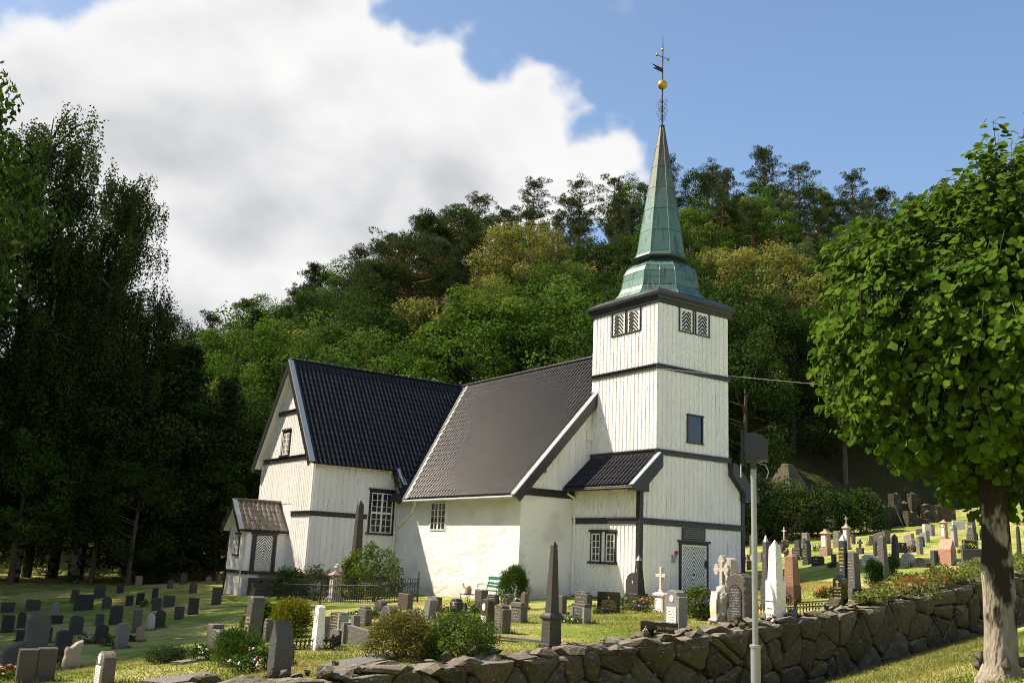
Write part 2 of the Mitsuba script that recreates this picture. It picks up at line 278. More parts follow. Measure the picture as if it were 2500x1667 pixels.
# walls
nave_top = lambda x: 3.75 + 1.11 * (RX + 5.89 - abs(x - RX) - 0) - 1.11 * 0 if False else 10.29 - 1.11 * abs(x - RX)
put(CH + 'nave_wall', prism_y([(NX, -1.2), (8.1, -1.2), (8.1, 4.1), (RX, 10.0), (NX, 4.1)], GY, 26), 'plaster')
put(CH + 'transept_wall', prism_x([(T1, -.35), (T2, -.35), (T2, 5.6), (17.17, 10.02), (T1, 5.6)], PX, RX), 'white_paint', tone=(.5, .5))
put(CH + 'transept_plinth', box(PX + .05, NX + .1, T1 + .05, T2 - .05, -1.8, .1), 'plaster')
put(CH + 'aisle_wall', prism_y([(0, .12), (W_, .12), (W_, 4.25), (4.69, 5.15), (b_, 5.15), (0, 4.25)], 0, 4.0), 'white_paint', tone=(.5, .5))
put(CH + 'plinth', box(.03, W_ - .03, .04, 4.0, -1.0, .11), 'stone', tone=(.12, .1))
put(CH + 'tower_wall', box(b_, 4.69, 0, s_, 5.15, 11.6), 'white_paint', tone=(.5, .5))
# boards
def boards(base, F, a0, a1, step, wd, z0, z1f, th, holes=(), seed=0, z0f=None):
    r = np.random.default_rng(seed); a = a0
    while a < a1 - .06:
        w = min(wd * r.uniform(.92, 1.06), a1 - a); e = a + w; segs = [(z0, None)]
        spans = sorted([(h[2], h[3]) for h in holes if h[0] < e and h[1] > a])
        lo = z0; out = []
        for q0, q1 in spans:
            if q0 - lo > .05: out.append((lo, q0))
            lo = max(lo, q1)
        out.append((lo, None))
        t = th * r.uniform(.9, 1.1); tone = (r.uniform(0, 1), r.uniform(0, 1))
        for q0, q1 in out:
            if q1 is None:
                ta, tb = z1f(a), z1f(e)
                if min(ta, tb) - q0 < .04: continue
                m = F.box(a, e, q0, ta, .0, t, z1b=tb)
            else: m = F.box(a, e, q0, min(q1, z1f(a)), .0, t)
            put(base, m, 'white_paint', tone=tone)
        a += step
K = lambda c: (lambda a: c)
lean_top = lambda x: min(5.40, 4.42 + .93 * min(x, W_ - x))
door_hole = [(1.90, 3.58, 0, 2.80)]
boards(CH + 'aisle_wall__plank', west, .13, 5.38, .236, .19, .16, K(2.82), .026, door_hole, 1)
boards(CH + 'aisle_wall__plank', west, .13, 5.38, .236, .19, 3.08, lean_top, .026, (), 2)
boards(CH + 'aisle_wall__plank', aisle_s, .18, 3.86, .215, .14, .16, K(2.82), .028, [(1.2, 1.95, 1.32, 2.66), (2.05, 2.80, 1.32, 2.66)], 3)
boards(CH + 'aisle_wall__plank', aisle_s, .18, 3.86, .215, .14, 3.08, K(4.25), .028, (), 4)
belfry_w = [(1.90, 3.60, 10.36, 11.36)]; belfry_s = [(.96, 2.70, 10.34, 11.36)]
for i, (za, zb, hw, hs) in enumerate([(z2 + .12, z1 - .11, [(2.38, 3.20, 6.04, 7.12)], ()), (z1 + .11, zc - .04, belfry_w, belfry_s)]):
    w2 = Face((b_, 0, 0), (1, 0, 0), (0, -1, 0))
    boards(CH + 'tower_wall__plank', w2, .02, 3.86, .24, .20, za, K(zb), .024, [(h[0] - b_, h[1] - b_, h[2], h[3]) for h in hw], 10 + i)
    boards(CH + 'tower_wall__plank', tower_s, .01, 3.90, .215, .15, za, K(zb), .028, hs, 20 + i)
boards(CH + 'nave_wall__plank', nave_w, NX + .05, .80, .28, .235, 4.09, lambda x: nave_top(x) - .24, .024, (), 30)
tw_hole = [(-4.08, -2.62, 2.12, 4.30)]
for i, (za, zb) in enumerate([(.32, 2.84), (3.06, 5.2)]):
    boards(CH + 'transept_wall__plank', tran_w, PX + .02, NX - .02, .285, .240, za, K(zb), .038, tw_hole, 40 + i)
gable_top = lambda y: 10.22 - 1.37 * abs(y - 17.17) - .26
gw_hole = [(16.93, 17.98, 5.6, 7.0)]
for i, (za, zf, holes) in enumerate([(.32, K(2.84), [(16.2, 18.7, 0, 3.4)]), (3.06, K(5.38), [(16.2, 18.7, 0, 3.4)]), (5.63, lambda y: min(7.64, gable_top(y)), gw_hole), (7.88, gable_top, ())]):
    boards(CH + 'transept_wall__plank', tran_s, T1 + .03, T2 - .02, .20, .135, za, zf, .026, holes, 50 + i)
# black bands: a board with a thin drip edge
def band(base, F, a0, a1, z, h=.2, d=.07):
    put(base, join([F.box(a0, a1, z - h / 2, z + h / 2 - .05, -.02, d - .02), F.box(a0, a1, z + h / 2 - .05, z + h / 2, -.02, d + .02), F.box(a0, a1, z - h / 2 - .03, z - h / 2, -.02, d)]), 'black_paint')
band(CH + 'band', west, -.06, W_ + .06, z3, .2); band(CH + 'band', aisle_s, .056, GY, z3, .2)
band(CH + 'band', Face((b_, 0, 0), (1, 0, 0), (0, -1, 0)), -.10, 3.98, z2, .17, .09); band(CH + 'band', tower_s, .075, s_, z2, .17, .09)
band(CH + 'band', Face((b_, 0, 0), (1, 0, 0), (0, -1, 0)), -.09, 3.97, z1, .16, .08); band(CH + 'band', tower_s, .065, s_, z1, .16, .08)
band(CH + 'band', nave_w, NX - .05, -.03, 3.95, .26, .05)
for (F, a0, a1, z, h) in [(tran_w, PX - .05, -4.10, 2.95, .18), (tran_s, T1 + .055, 16.05, 2.95, .18), (tran_s, 18.9, T2 + .05, 2.95, .18), (tran_s, T1 + .3, T2 - .25, 5.51, .2), (tran_s, 15.62, 18.72, 7.76, .18),
                         (tran_w, PX - .06, NX, .21, .18), (tran_s, T1 + .055, T2 + .05, .21, .18)]:
    band(CH + 'band', F, a0, a1, z, h)
for F, a0, a1 in ((west, -.055, .125), (west, W_ - .125, W_ + .055)):
    put(CH + 'corner_board', F.box(a0, a1, .13, 4.2, -.02, .05), 'black_paint')
put(CH + 'corner_board', aisle_s.box(.0, .16, .13, 4.2, 0, .048), 'black_paint')
put(CH + 'nave_wall__gutter_beam', nave_s.box(GY, T1, 3.93, 4.05, 0, .25), 'sash_white')

# roofs ------------------------------------------------------------------------------------------------
class Slope:                       # o: a point on the ridge line, e: along the ridge, dn: down the slope (unit), n: outward
    def __init__(s, o, e, dn): s.o, s.e, s.dn = (np.array(a, float) for a in (o, e, dn)); s.dn /= np.linalg.norm(s.dn); s.n = np.cross(s.e, s.dn); s.n *= np.sign(s.n[2])
    def p(s, a, q, h=0.0): return s.o + s.e * a + s.dn * q + s.n * h
def sheet(S, poly, h0, h1):
    v2, f2 = earcut(poly); n = len(poly)
    lo = np.array([S.p(a, q, h0) for a, q in poly]); hi = np.array([S.p(a, q, h1) for a, q in poly])
    m = loft([lo, hi], cap=False); t = (np.array([S.p(a, q, h1) for a, q in v2]), f2); u = (np.array([S.p(a, q, h0) for a, q in v2]), f2)
    return join([m, t, u])
def tile_mesh(S, w, l, hs=.072):   # pantile: an S across its width, its tail raised over the next course
    xs = np.linspace(0, 1, 7) * w * 1.06; prof = np.array([.10, .62, 1.0, .80, .30, .0, .06]) * hs
    rows = []
    for q, lift in ((0, .0), (l * 1.06, .016)):
        rows.append(np.array([S.e * x + S.dn * q + S.n * (p + lift + .006) for x, p in zip(xs, prof)]))
    rows.append(rows[1] - S.n * .026)
    v = np.vstack(rows); q = [[k * 7 + i, k * 7 + i + 1, (k + 1) * 7 + i + 1, (k + 1) * 7 + i] for k in (0, 1) for i in range(6)]
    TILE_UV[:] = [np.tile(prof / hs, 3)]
    return v, quads(q)
TILE_UV = []
def tiles(holder, S, poly, w, l, bsdf, keep, field, seed=0):
    P = shapely.prepared.prep(sg.Polygon(poly)); a0, q0, a1, q1 = sg.Polygon(poly).bounds; r = np.random.default_rng(seed)
    base = tile_mesh(S, w, l); var = [ply(base, bsdf, smooth=True, uv=np.stack([np.full(len(base[0]), u), TILE_UV[0]], 1)) for u in (.1, .35, .6, .9)]
    spots = [(a, q) for q in np.arange(q0, q1 - l * .5, l) for a in np.arange(a0, a1 - w * .4, w) if P.contains(sg.Point(a + w / 2, q + l / 2))]
    spots.sort(key=lambda s: np.linalg.norm(S.p(*s) - CAM)); rest = []
    for i, (a, q) in enumerate(spots):
        loc = S.p(a, q, 0) + S.n * r.uniform(0, .006) + S.e * r.uniform(-.004, .004)
        if i < keep:
            scene[name(holder + '__roof_tile')] = {**var[r.integers(4)], 'to_world': T4().translate(loc.tolist())}
        else: rest.append((base[0] + loc, base[1]))
    if rest:
        u = np.repeat(r.uniform(0, 1, len(rest)), len(base[0])); k = holder + '__' + field
        put(k, join(rest), bsdf, smooth=True, uv=np.stack([u, np.tile(TILE_UV[0], len(rest))], 1)); say(k, kind='stuff')
import shapely.prepared
# nave
SN = Slope((RX, 3.56, 10.29), (0, 1, 0), (-1, 0, -1.11)); LN = 5.89 * math.hypot(1, 1.11)
SN2 = Slope((RX, 3.56, 10.29), (0, 1, 0), (1, 0, -1.11))
val = lambda q: (17.17 - 3.56) - (q / math.hypot(1, 1.11) * 1.11) / 1.37
pn = [(0, 0), (val(0), 0), (val(LN), LN), (0, LN)]
put(CH + 'nave_roof', join([sheet(SN, [(0, 0), (22.6, 0), (22.6, LN), (0, LN)], -.14, -.004), sheet(SN2, [(0, 0), (22.6, 0), (22.6, LN), (0, LN)], -.14, .03)]), 'roof_board')
tiles(CH + 'nave_roof', SN, [(.12, .12), (val(.12) - .42, .12), (val(LN) - .42, LN), (.12, LN)], .25, .36, 'dark_tile', 0, 'roof_tile_field', 1)
put(CH + 'nave_roof__ridge_capping', tube([(RX, y, 10.33 + .006 * (i % 2)) for i, y in enumerate(np.arange(3.95, 17.3, .36))], .095, 8), 'dark_tile', tone=(.6, .5))
for q in np.arange(4.0, 17.2, .36): pass
put(CH + 'nave_roof__bargeboard', join([sheet(SN, [(-.07, .0), (0, .0), (0, LN + .02), (-.07, LN + .02)], -.34, .03)]), 'black_paint')
put(CH + 'nave_roof__verge_strip', sheet(SN, [(-.09, .0), (.10, .0), (.10, LN + .03), (-.09, LN + .03)], .035, .085), 'sash_white')
put(CH + 'nave_roof__gutter', tube([SN.p(a, LN + .05, -.06) for a in np.linspace(.1, val(LN) - .1, 6)], .055, 8), 'zinc')
# transept
r2 = math.hypot(1, 1.37); LT = 3.66 * r2; LX = (17.17 - 12.46) * r2
ST = Slope((PX - .35, 17.17, 10.22), (1, 0, 0), (0, -1, -1.37)); ST2 = Slope((PX - .35, 17.17, 10.22), (1, 0, 0), (0, 1, -1.37))
LR = RX - PX + .35
xv = lambda q: LR - q / r2 * 1.37 / 1.11           # the valley line
pt = [(0, 0), (LR, 0), (xv(LX), LX), (xv(LX) - .12, LX), (4.22, LT), (0, LT)]
put(CH + 'transept_roof', join([sheet(ST, pt, -.14, -.004), sheet(ST2, [(0, 0), (LR, 0), (LR - 3, LT), (0, LT)], -.14, .03)]), 'roof_board')
tiles(CH + 'transept_roof', ST, [(.14, .12), (xv(.12) - .28, .12), (xv(LX) - .28, LX), (4.34, LT), (.14, LT)], .222, .345, 'dark_tile', 235, 'roof_tile_field', 2)
put(CH + 'transept_roof__ridge_capping', tube([(x, 17.17, 10.27 + .008 * (i % 2)) for i, x in enumerate(np.arange(PX - .3, RX, .36))], .09, 8), 'dark_tile', tone=(.6, .5))
rid = [sphere((x, 17.17, 10.345), .035, 1) for x in np.arange(PX - .3, RX - .2, .36)] + [sphere((RX, y, 10.40), .035, 1) for y in np.arange(4.1, 16.9, .36)]
put(CH + 'transept_roof__ridge_clip', join(rid), 'zinc'); say(CH + 'transept_roof__ridge_clip', kind='stuff')
put(CH + 'transept_roof__bargeboard', join([sheet(ST, [(-.06, 0), (0, 0), (0, LT + .06), (-.06, LT + .06)], -.30, .02), sheet(ST2, [(-.06, 0), (0, 0), (0, LT + .06), (-.06, LT + .06)], -.30, .02)]), 'black_paint')
put(CH + 'transept_roof__verge_strip', join([sheet(ST, [(-.09, -.02), (.15, -.02), (.15, LT + .08), (-.09, LT + .08)], .03, .085)]), 'zinc')
put(CH + 'transept_roof__gable_lining', join([sheet(S, [(0, .2), (.36, .2), (.36, LT - .1), (0, LT - .1)], -.21, -.145) for S in (ST, ST2)]), 'sash_white')
put(CH + 'transept_roof__gutter', tube([ST.p(a, LT + .05, -.05) for a in np.linspace(.1, 4.2, 5)], .055, 8), 'iron')
put(CH + 'transept_roof__eave_strip', join([sheet(ST, [(4.24, LT + .03), (4.44, LT + .03), (4.44 + .12 + .0, LT + .95), (4.36, LT + .95)], .02, .07)]), 'zinc')
put(CH + 'transept_roof__eave_board', join([sheet(ST, [(4.20, LT + .0), (4.30, LT + .0), (xv(LX) - .02, LX + .05), (xv(LX) - .14, LX + .05)], -.3, .015)]), 'iron')
put(CH + 'nave_roof__valley', join([sheet(SN, [(val(.1) - .40, .1), (val(.1), .1), (val(LN), LN), (val(LN) - .40, LN)], .0, .012), sheet(ST, [(xv(.1) - .30, .1), (xv(.1), .1), (xv(LX), LX), (xv(LX) - .30, LX)], .0, .012)]), 'iron')
put(CH + 'nave_roof__valley_edge', sheet(SN, [(val(.1) - .54, .1), (val(.1) - .37, .1), (val(LN) - .37, LN + .02), (val(LN) - .54, LN + .02)], .03, .06), 'zinc')
# aisle roofs beside the tower
SA = Slope((.76, -.28, 5.42), (0, 1, 0), (-1, 0, -.93)); LA = 1.36 * math.hypot(1, .93); SB = Slope((4.74, -.28, 5.42), (0, 1, 0), (1, 0, -.93))
put(CH + 'aisle_roof', join([sheet(S, [(0, 0), (4.12, 0), (4.12, LA), (0, LA)], -.12, -.004) for S in (SA, SB)]), 'roof_board')
tiles(CH + 'aisle_roof', SA, [(.12, .05), (4.06, .05), (4.06, LA), (.12, LA)], .222, .345, 'dark_tile', 0, 'roof_tile_field', 3)
tiles(CH + 'aisle_roof_north', SB, [(.12, .05), (4.06, .05), (4.06, LA), (.12, LA)], .222, .345, 'dark_tile', 0, 'roof_tile_field', 4)
put(CH + 'aisle_roof__verge_strip', join([sheet(SA, [(-.05, .0), (.13, .0), (.13, LA + .02), (-.05, LA + .02)], .045, .085)]), 'zinc')
put(CH + 'aisle_roof__gutter', tube([SA.p(a, LA + .05, -.05) for a in np.linspace(0, 4.1, 4)], .05, 8), 'iron')
def bb(sign):
    pts = [(.74, 5.42), (.62, 5.40), (-.63, 4.17), (-.63, 3.98), (.17, 3.98), (.17, 4.28), (.86, 4.96), (.86, 5.42)]
    return [(x, z) for x, z in pts] if sign > 0 else [(W_ - x, z) for x, z in pts]
put(CH + 'aisle_roof__bargeboard', prism_y(bb(1), -.30, -.02), 'black_paint'); put(CH + 'aisle_roof__bargeboard', prism_y(bb(-1), -.30, -.02), 'black_paint')
put(CH + 'aisle_roof__flashing', join([tower_s.box(.0, s_, 5.32, 5.44, .0, .06), prism_y([(.80, 5.50), (.62, 5.36), (-.62, 4.2), (-.62, 3.95), (-.45, 3.95), (-.45, 4.1), (.80, 5.25)], GY - .14, GY - .02)]), 'black_paint')

# tower top ---------------------------------------------------------------------------------------------
tc = (RX, 1.95); sq = math.sqrt(2)
put(CH + 'cornice', lathe([(r * sq, z) for r, z in ((1.99, 11.33), (2.03, 11.36), (2.03, 11.46), (2.08, 11.50), (2.10, 11.60), (2.17, 11.64), (2.18, 11.74), (2.13, 11.78), (1.80, 12.00))], 4, tc, math.pi / 4), 'black_paint')
R8 = 1 / math.cos(math.pi / 8)
bell = [(1.90, 11.98), (1.74, 12.18), (1.63, 12.42), (1.57, 12.75), (1.53, 13.05), (1.42, 13.28), (1.22, 13.47), (1.02, 13.58), (.98, 13.74)]
spire = [(1.10, 13.84), (1.00, 14.02), (.865, 15.0), (.715, 16.0), (.565, 17.0), (.405, 18.0), (.245, 19.0), (.085, 19.98)]
def oct_(r, z): th = math.pi / 8 + np.arange(8) * math.pi / 4; return np.stack([tc[0] + r * R8 * np.cos(th) * .965, tc[1] + r * R8 * np.sin(th) * .965, np.full(8, z)], 1)
put(CH + 'bell_roof', loft([oct_(r - .02, z) for r, z in bell]), 'copper_dark')
put(CH + 'spire', loft([oct_(r - .015, z) for r, z in spire]), 'copper_dark')
put(CH + 'spire__collar', lathe([(r * R8, z) for r, z in ((.99, 13.70), (1.13, 13.76), (1.16, 13.82), (1.08, 13.87), (.98, 13.90))], 8, tc, math.pi / 8), 'copper_dark')
put(CH + 'spire__cap', lathe([(.085, 19.93), (.12, 19.97), (.12, 20.03), (.05, 20.06)], 10, tc), 'iron')
def panel(base, c4, lift, seed):
    r = np.random.default_rng(seed); c = np.array(c4, float); cen = c.mean(0); out = cen - np.array([tc[0], tc[1], cen[2]]); out[2] = .3 * np.linalg.norm(out); out /= np.linalg.norm(out)
    c = cen + (c - cen) * .985; k = lift + r.uniform(0, .006)
    hexm = [c[0], c[0] + out * (k + .008), c[3], c[3] + out * k, c[1], c[1] + out * (k + .008), c[2], c[2] + out * k]
    put(base, hexa(hexm), 'copper', tone=(r.uniform(0, 1), 0))
sd = 0
for prof, base, halves in ((bell[:8], CH + 'bell_roof__panel', 2), (spire, CH + 'spire__panel', 1)):
    for i in range(len(prof) - 1):
        if halves == 2 and i % 2: continue
        stp = 2 if halves == 2 else 1
        for f in range(8):
            for h in range(halves):
                for sub in range(stp):
                    (ra, za), (rb, zb) = prof[i + sub], prof[min(i + sub + 1, len(prof) - 1)]
                    if zb <= za: continue
                    A, B = oct_(ra, za), oct_(rb, zb); g = (f + 1) % 8; l0, l1 = h / halves, (h + 1) / halves
                    c4 = [A[f] * (1 - l0) + A[g] * l0, A[f] * (1 - l1) + A[g] * l1, B[f] * (1 - l1) + B[g] * l1, B[f] * (1 - l0) + B[g] * l0]
                    sd += 1; panel(base, c4, .004 if sub == 0 else .001, sd)
put(CH + 'bell_roof__seam', join([tube([oct_(r + .012, z)[f] for r, z in bell[:8]], .017, 5) for f in range(8)] + [tube([(oct_(r + .012, z)[f] + oct_(r + .012, z)[(f + 1) % 8]) / 2 for r, z in bell[:8]], .014, 5) for f in range(8)]), 'copper', tone=(.9, 0))
say(CH + 'bell_roof__seam', kind='stuff')
put(CH + 'spire__seam', join([tube([oct_(r + .01, z)[f] for r, z in spire], .016, 5) for f in range(8)]), 'copper', tone=(.9, 0)); say(CH + 'spire__seam', kind='stuff')
# finial
say('weathervane', 'gilded ball, cross arms and swallow tailed vane on the tip of the church spire', 'weathervane')
fx, fy = tc
put('weathervane__rod', tube([(fx, fy, 19.9), (fx, fy, 22.0), (fx, fy, 23.5), (fx, fy, 24.35)], [.035, .03, .022, .008], 8), 'iron')
put('weathervane__ball', sphere((fx, fy, 21.98), .21, 3), 'gold', smooth=True)
q = np.array([.8245, -.5658])
for sg_, z in ((-1, 23.42), (1, 23.22)): put('weathervane__small_ball', sphere((fx + sg_ * .25 * q[0], fy + sg_ * .25 * q[1], z), .065, 2), 'gold', smooth=True)
put('weathervane__small_ball', sphere((fx, fy, 23.68), .07, 2), 'gold', smooth=True)
put('weathervane__arm', tube([(fx - .25 * q[0], fy - .25 * q[1], 23.42), (fx + .25 * q[0], fy + .25 * q[1], 23.22)], .014, 6), 'iron')
vn = [(0, 22.57), (-.44, 22.78), (-.40, 22.80), (-.30, 22.80), (-.34, 22.86), (-.46, 22.96), (-.46, 23.0), (-.38, 22.95), (-.34, 22.93), (0, 22.79)]
v_, f_ = extrude([(a, z) for a, z in vn], .012); put('weathervane__vane', (np.column_stack([fx + v_[:, 1] * q[0] + v_[:, 0] * q[1], fy + v_[:, 1] * q[1] - v_[:, 0] * q[0], v_[:, 2]]), f_), 'iron')
sc = []
for ang in range(0, 360, 90):
    ca, sa = math.cos(math.radians(ang + 20)), math.sin(math.radians(ang + 20))
    for z0, up, R in ((20.55, 1, .13), (20.62, -1, .10), (21.0, 1, .12), (21.05, -1, .10), (20.22, 1, .07)):
        pts = []
        for t in np.linspace(0, 1.45 * math.pi, 12):
            rr = R * (1 - .45 * t / (1.45 * math.pi)); pts.append((.035 + R - rr * math.cos(t), z0 + up * (R + rr * math.sin(t))))
        sc.append(tube([(fx + a * ca, fy + a * sa, z) for a, z in pts], .011, 4))
put('weathervane__scrollwork', join(sc), 'iron'); say('weathervane__scrollwork', kind='stuff')

# windows, doors ----------------------------------------------------------------------------------------
def window(F, a0, a1, za, zb, cols, rows, mull=(), trim='black_paint', tw=.10, head=.08, d=.05, deep=.04, sill=True):
    k = name(CH + 'window')
    scene.pop(k, None)
    m = [F.box(a0, a0 + tw, za, zb, 0, d), F.box(a1 - tw, a1, za, zb, 0, d), F.box(a0 + tw, a1 - tw, zb - tw, zb, 0, d - .002)] + ([F.box(a0 - .06, a1 + .06, zb, zb + head, 0, d + .05), F.box(a0 - .08, a1 + .08, za - .09, za, 0, d + .07)] if sill else [])
    if tw: scene[k] = ply(join(m), trim)
    b0, b1, y0, y1 = a0 + tw, a1 - tw, za + .0, zb - tw
    fr = .045
    bars = [F.box(b0, b0 + fr, y0, y1, 0, deep), F.box(b1 - fr, b1, y0, y1, 0, deep), F.box(b0 + fr, b1 - fr, y0, y0 + fr, 0, deep - .001), F.box(b0 + fr, b1 - fr, y1 - fr, y1, 0, deep - .001)]
    ca = np.linspace(b0 + fr, b1 - fr, cols + 1); rz = np.linspace(y0 + fr, y1 - fr, rows + 1)
    for i in range(1, cols): w = .045 if ('v', i) in mull else .016; bars.append(F.box(ca[i] - w, ca[i] + w, y0 + fr, y1 - fr, 0, deep - .004))
    for j in range(1, rows): w = .045 if ('h', j) in mull else .014; bars.append(F.box(b0 + fr, b1 - fr, rz[j] - w, rz[j] + w, 0, deep - .007))
    put(k + '__sash', join(bars), 'sash_white')
    for i in range(cols):
        for j in range(rows): put(k + '__pane', F.box(ca[i] + .002, ca[i + 1] - .002, rz[j] + .002, rz[j + 1] - .002, .002, .012), 'pane')
    return k
window(tran_w, -4.02, -2.70, 2.24, 4.16, 4, 6, {('v', 2), ('h', 3)}, tw=.11)
window(tran_s, 16.98, 17.93, 5.70, 6.86, 4, 4, {('v', 2)}, tw=.10)
window(nave_s, 9.32, 10.68, 2.42, 3.64, 4, 4, {('v', 2)}, trim='plaster', tw=.04, head=.02, d=.02, sill=False)
window(aisle_s, 1.27, 1.88, 1.42, 2.52, 2, 4, tw=.06); window(aisle_s, 2.12, 2.74, 1.42, 2.52, 2, 4, tw=.06)
k = name(CH + 'window'); scene[k] = ply(join([west.box(2.36, 2.42, 6.06, 7.10, 0, .06), west.box(3.16, 3.22, 6.06, 7.10, 0, .06), west.box(2.33, 3.25, 7.10, 7.15, 0, .09), west.box(2.33, 3.25, 6.01, 6.06, 0, .09)]), 'black_paint')
put(k + '__pane', west.box(2.42, 3.16, 6.06, 7.10, .003, .02), 'pane')
def chevrons(F, a0, a1, za, zb, n, kind, w=.035):   # slats nailed in chevrons, or in nested lozenges
    ms = []; am, W2 = (a0 + a1) / 2, (a1 - a0) / 2; pitch = (zb - za) / n
    def slat(p0, p1, wid):
        p0, p1 = np.array(p0), np.array(p1); d = (p1 - p0) / np.linalg.norm(p1 - p0); nn = np.array([-d[1], d[0]]) * wid
        poly = sg.Polygon([p0 + nn, p1 + nn, p1 - nn, p0 - nn]).intersection(sg.box(a0, za, a1, zb))
        if poly.is_empty or poly.geom_type != 'Polygon' or poly.area < 1e-5: return
        P = np.array(poly.exterior.coords)[:-1]
        lo = np.array([F.p(a, z, .0) for a, z in P]); hi = np.array([F.p(a, z, .022) for a, z in P]); ms.append(loft([lo, hi]))
    if kind == 'chevron':
        for i in range(-n, n + 2):
            zt = za + i * pitch
            slat((am, zt + W2), (a0, zt), w); slat((am, zt + W2), (a1, zt), w)
    else:
        zm = (za + zb) / 2 - .05; k = 1.28
        for i in range(1, 3 * n):
            r = i * pitch / k
            for sx in (-1, 1):
                for sz in (-1, 1): slat((am, zm + sz * r * k), (am + sx * r, zm), w)
    return join(ms)
# tower door
put(CH + 'door__frame', join([west.box(1.98, 2.08, .15, 2.26, 0, .06), west.box(3.40, 3.50, .15, 2.26, 0, .06), west.box(1.90, 3.58, 2.26, 2.34, 0, .10), west.box(2.08, 3.40, 2.18, 2.26, 0, .058)]), 'black_paint')
put(CH + 'door__jamb', join([west.box(2.08, 2.14, .15, 2.18, 0, .045), west.box(3.34, 3.40, .15, 2.18, 0, .045), west.box(2.14, 3.34, 2.12, 2.18, 0, .044)]), 'sash_white')
put(CH + 'door', west.box(2.14, 3.34, .15, 2.12, 0, .015), 'black_paint')
put(CH + 'door__slats', chevrons(Face(west.p(0, 0, .015), west.d, west.n), 2.15, 3.33, .16, 2.11, 13, 'lozenge', .024), 'sash_white'); say(CH + 'door__slats', kind='stuff')
put(CH + 'door__lock', west.box(3.30, 3.44, 1.36, 1.62, .05, .09), 'iron')
put(CH + 'door__threshold', west.box(1.9, 3.6, .0, .15, -.02, .25), 'stone', tone=(.15, .1))
k = put(CH + 'plaque', west.box(2.12, 3.34, 2.36, 2.80, 0, .05), 'stone', tone=(.05, 0.))
r = np.random.default_rng(3); ms = []
for j in range(5):
    a = 2.22
    while a < 3.2:
        w = r.uniform(.03, .12); ms.append(west.box(a, min(a + w, 3.25), 2.72 - j * .075, 2.745 - j * .075, .05, .054)); a += w + .025
put(CH + 'plaque__lettering', join(ms), 'letter_dim'); say(CH + 'plaque__lettering', kind='stuff')
# belfry shutters
for F, sets, nm in ((west, ((1.95, 2.66), (2.84, 3.55)), 1), (tower_s, ((1.02, 1.78), (1.90, 2.66)), 2)):
    for a0, a1 in sets:
        k = CH + 'shutter'; kk_ = name(k)
        scene[kk_] = ply(F.box(a0, a1, 10.42, 11.34, 0, .012), 'sash_white')
        put(kk_ + '__slats', chevrons(Face(F.p(0, 0, .012), F.d, F.n), a0 + .12, a1 - .10, 10.44, 11.22, 5, 'chevron', .032), 'black_paint'); say(kk_ + '__slats', kind='stuff')
        put(kk_ + '__frame', join([F.box(a0 - .05, a0, 10.40, 11.34, 0, .05), F.box(a1, a1 + .05, 10.40, 11.34, 0, .05), F.box(a0 - .05, a1 + .05, 10.35, 10.40, 0, .06)]), 'black_paint')
# small fittings
def disc(F, a, z, r, t, bs, key):
    v, f = lathe([(.001, 0), (r, 0), (r, t * .7), (r * .55, t), (.001, t)], 16); put(key, (np.array([F.p(a + p[0], z + p[1], .02 + p[2]) for p in v]), f), bs)
disc(nave_w, -1.57, 4.78, .085, .10, 'red_plastic', CH + 'alarm_bell'); disc(west, 1.80, 1.86, .075, .09, 'red_plastic', CH + 'alarm_bell')
put(CH + 'alarm_bell__clapper', west.box(1.785, 1.815, 1.66, 1.80, .02, .06), 'red_plastic')
put(CH + 'meter_box', west.box(1.57, 1.73, 1.50, 1.78, .02, .10), 'grey_metal')
put(CH + 'vent_hatch', join([nave_w.box(.52, .80, 6.27, 6.58, .02, .05)]), 'white_paint', tone=(.9, .9)); put(CH + 'vent_hatch__hood', join([nave_w.box(.50, .80, 6.58, 6.63, .02, .1), nave_w.box(.50, .80, 6.22, 6.27, .02, .1)]), 'sash_white')
put(CH + 'wall_hatch', nave_s.box(12.72, 12.95, 1.35, 1.72, 0, .03), 'plaster')
put(CH + 'downpipe', tube([(-.42, 3.80, 4.08), (-.42, 3.78, 3.98), (-.10, 3.74, 3.82), (-.07, 3.72, 3.55), (-.07, 3.72, .1)], .045, 8), 'sash_white')
put(CH + 'downpipe', tube([SN.p(val(LN) - .7, LN, -.08), SN.p(val(LN) - .75, LN - .12, -.26), (NX - .10, 12.15, 3.25), (NX - .10, 13.65, 2.45), (NX - .10, 13.74, 2.3), (NX - .12, 13.78, -.4)], .045, 8), 'sash_white')
put(CH + 'downpipe', tube([ST.p(4.0, LT + .02, -.1), (NX - .45, T1 - .1, 4.85), (NX - .1, T1 - .08, 4.6), (NX - .07, T1 - .08, 2.9), (NX - .07, T1 - .08, -.3)], .042, 8), 'sash_white')

# porch on the transept gable ------------------------------------------------------------------------------
PW, PE, PF = 16.3, 18.55, -8.78; PR = 17.42
por_w = Face((0, PW, 0), (1, 0, 0), (0, -1, 0)); por_s = Face((PF, 0, 0), (0, 1, 0), (-1, 0, 0))
PO = CH + 'porch'
put(PO + '__wall', prism_x([(PW, .2), (PE, .2), (PE, 2.1), (PR, 3.2), (PW, 2.1)], PF, PX), 'white_paint', tone=(.5, .5))
def pboards(F, a0, a1, step, wd, z0, zf, holes, seed):
    boards(PO + '__plank', F, a0, a1, step, wd, z0, zf, .02, holes, seed)
pboards(por_w, PF + .02, PX - .02, .2, .17, .34, K(2.08), [(-8.56, -7.28, 0, 2.1)], 61)
pboards(por_s, PW + .02, PE - .02, .2, .15, .34, lambda y: 3.22 - .98 * abs(y - PR) - .1, [(17.02, 17.62, .95, 2.02)], 62)
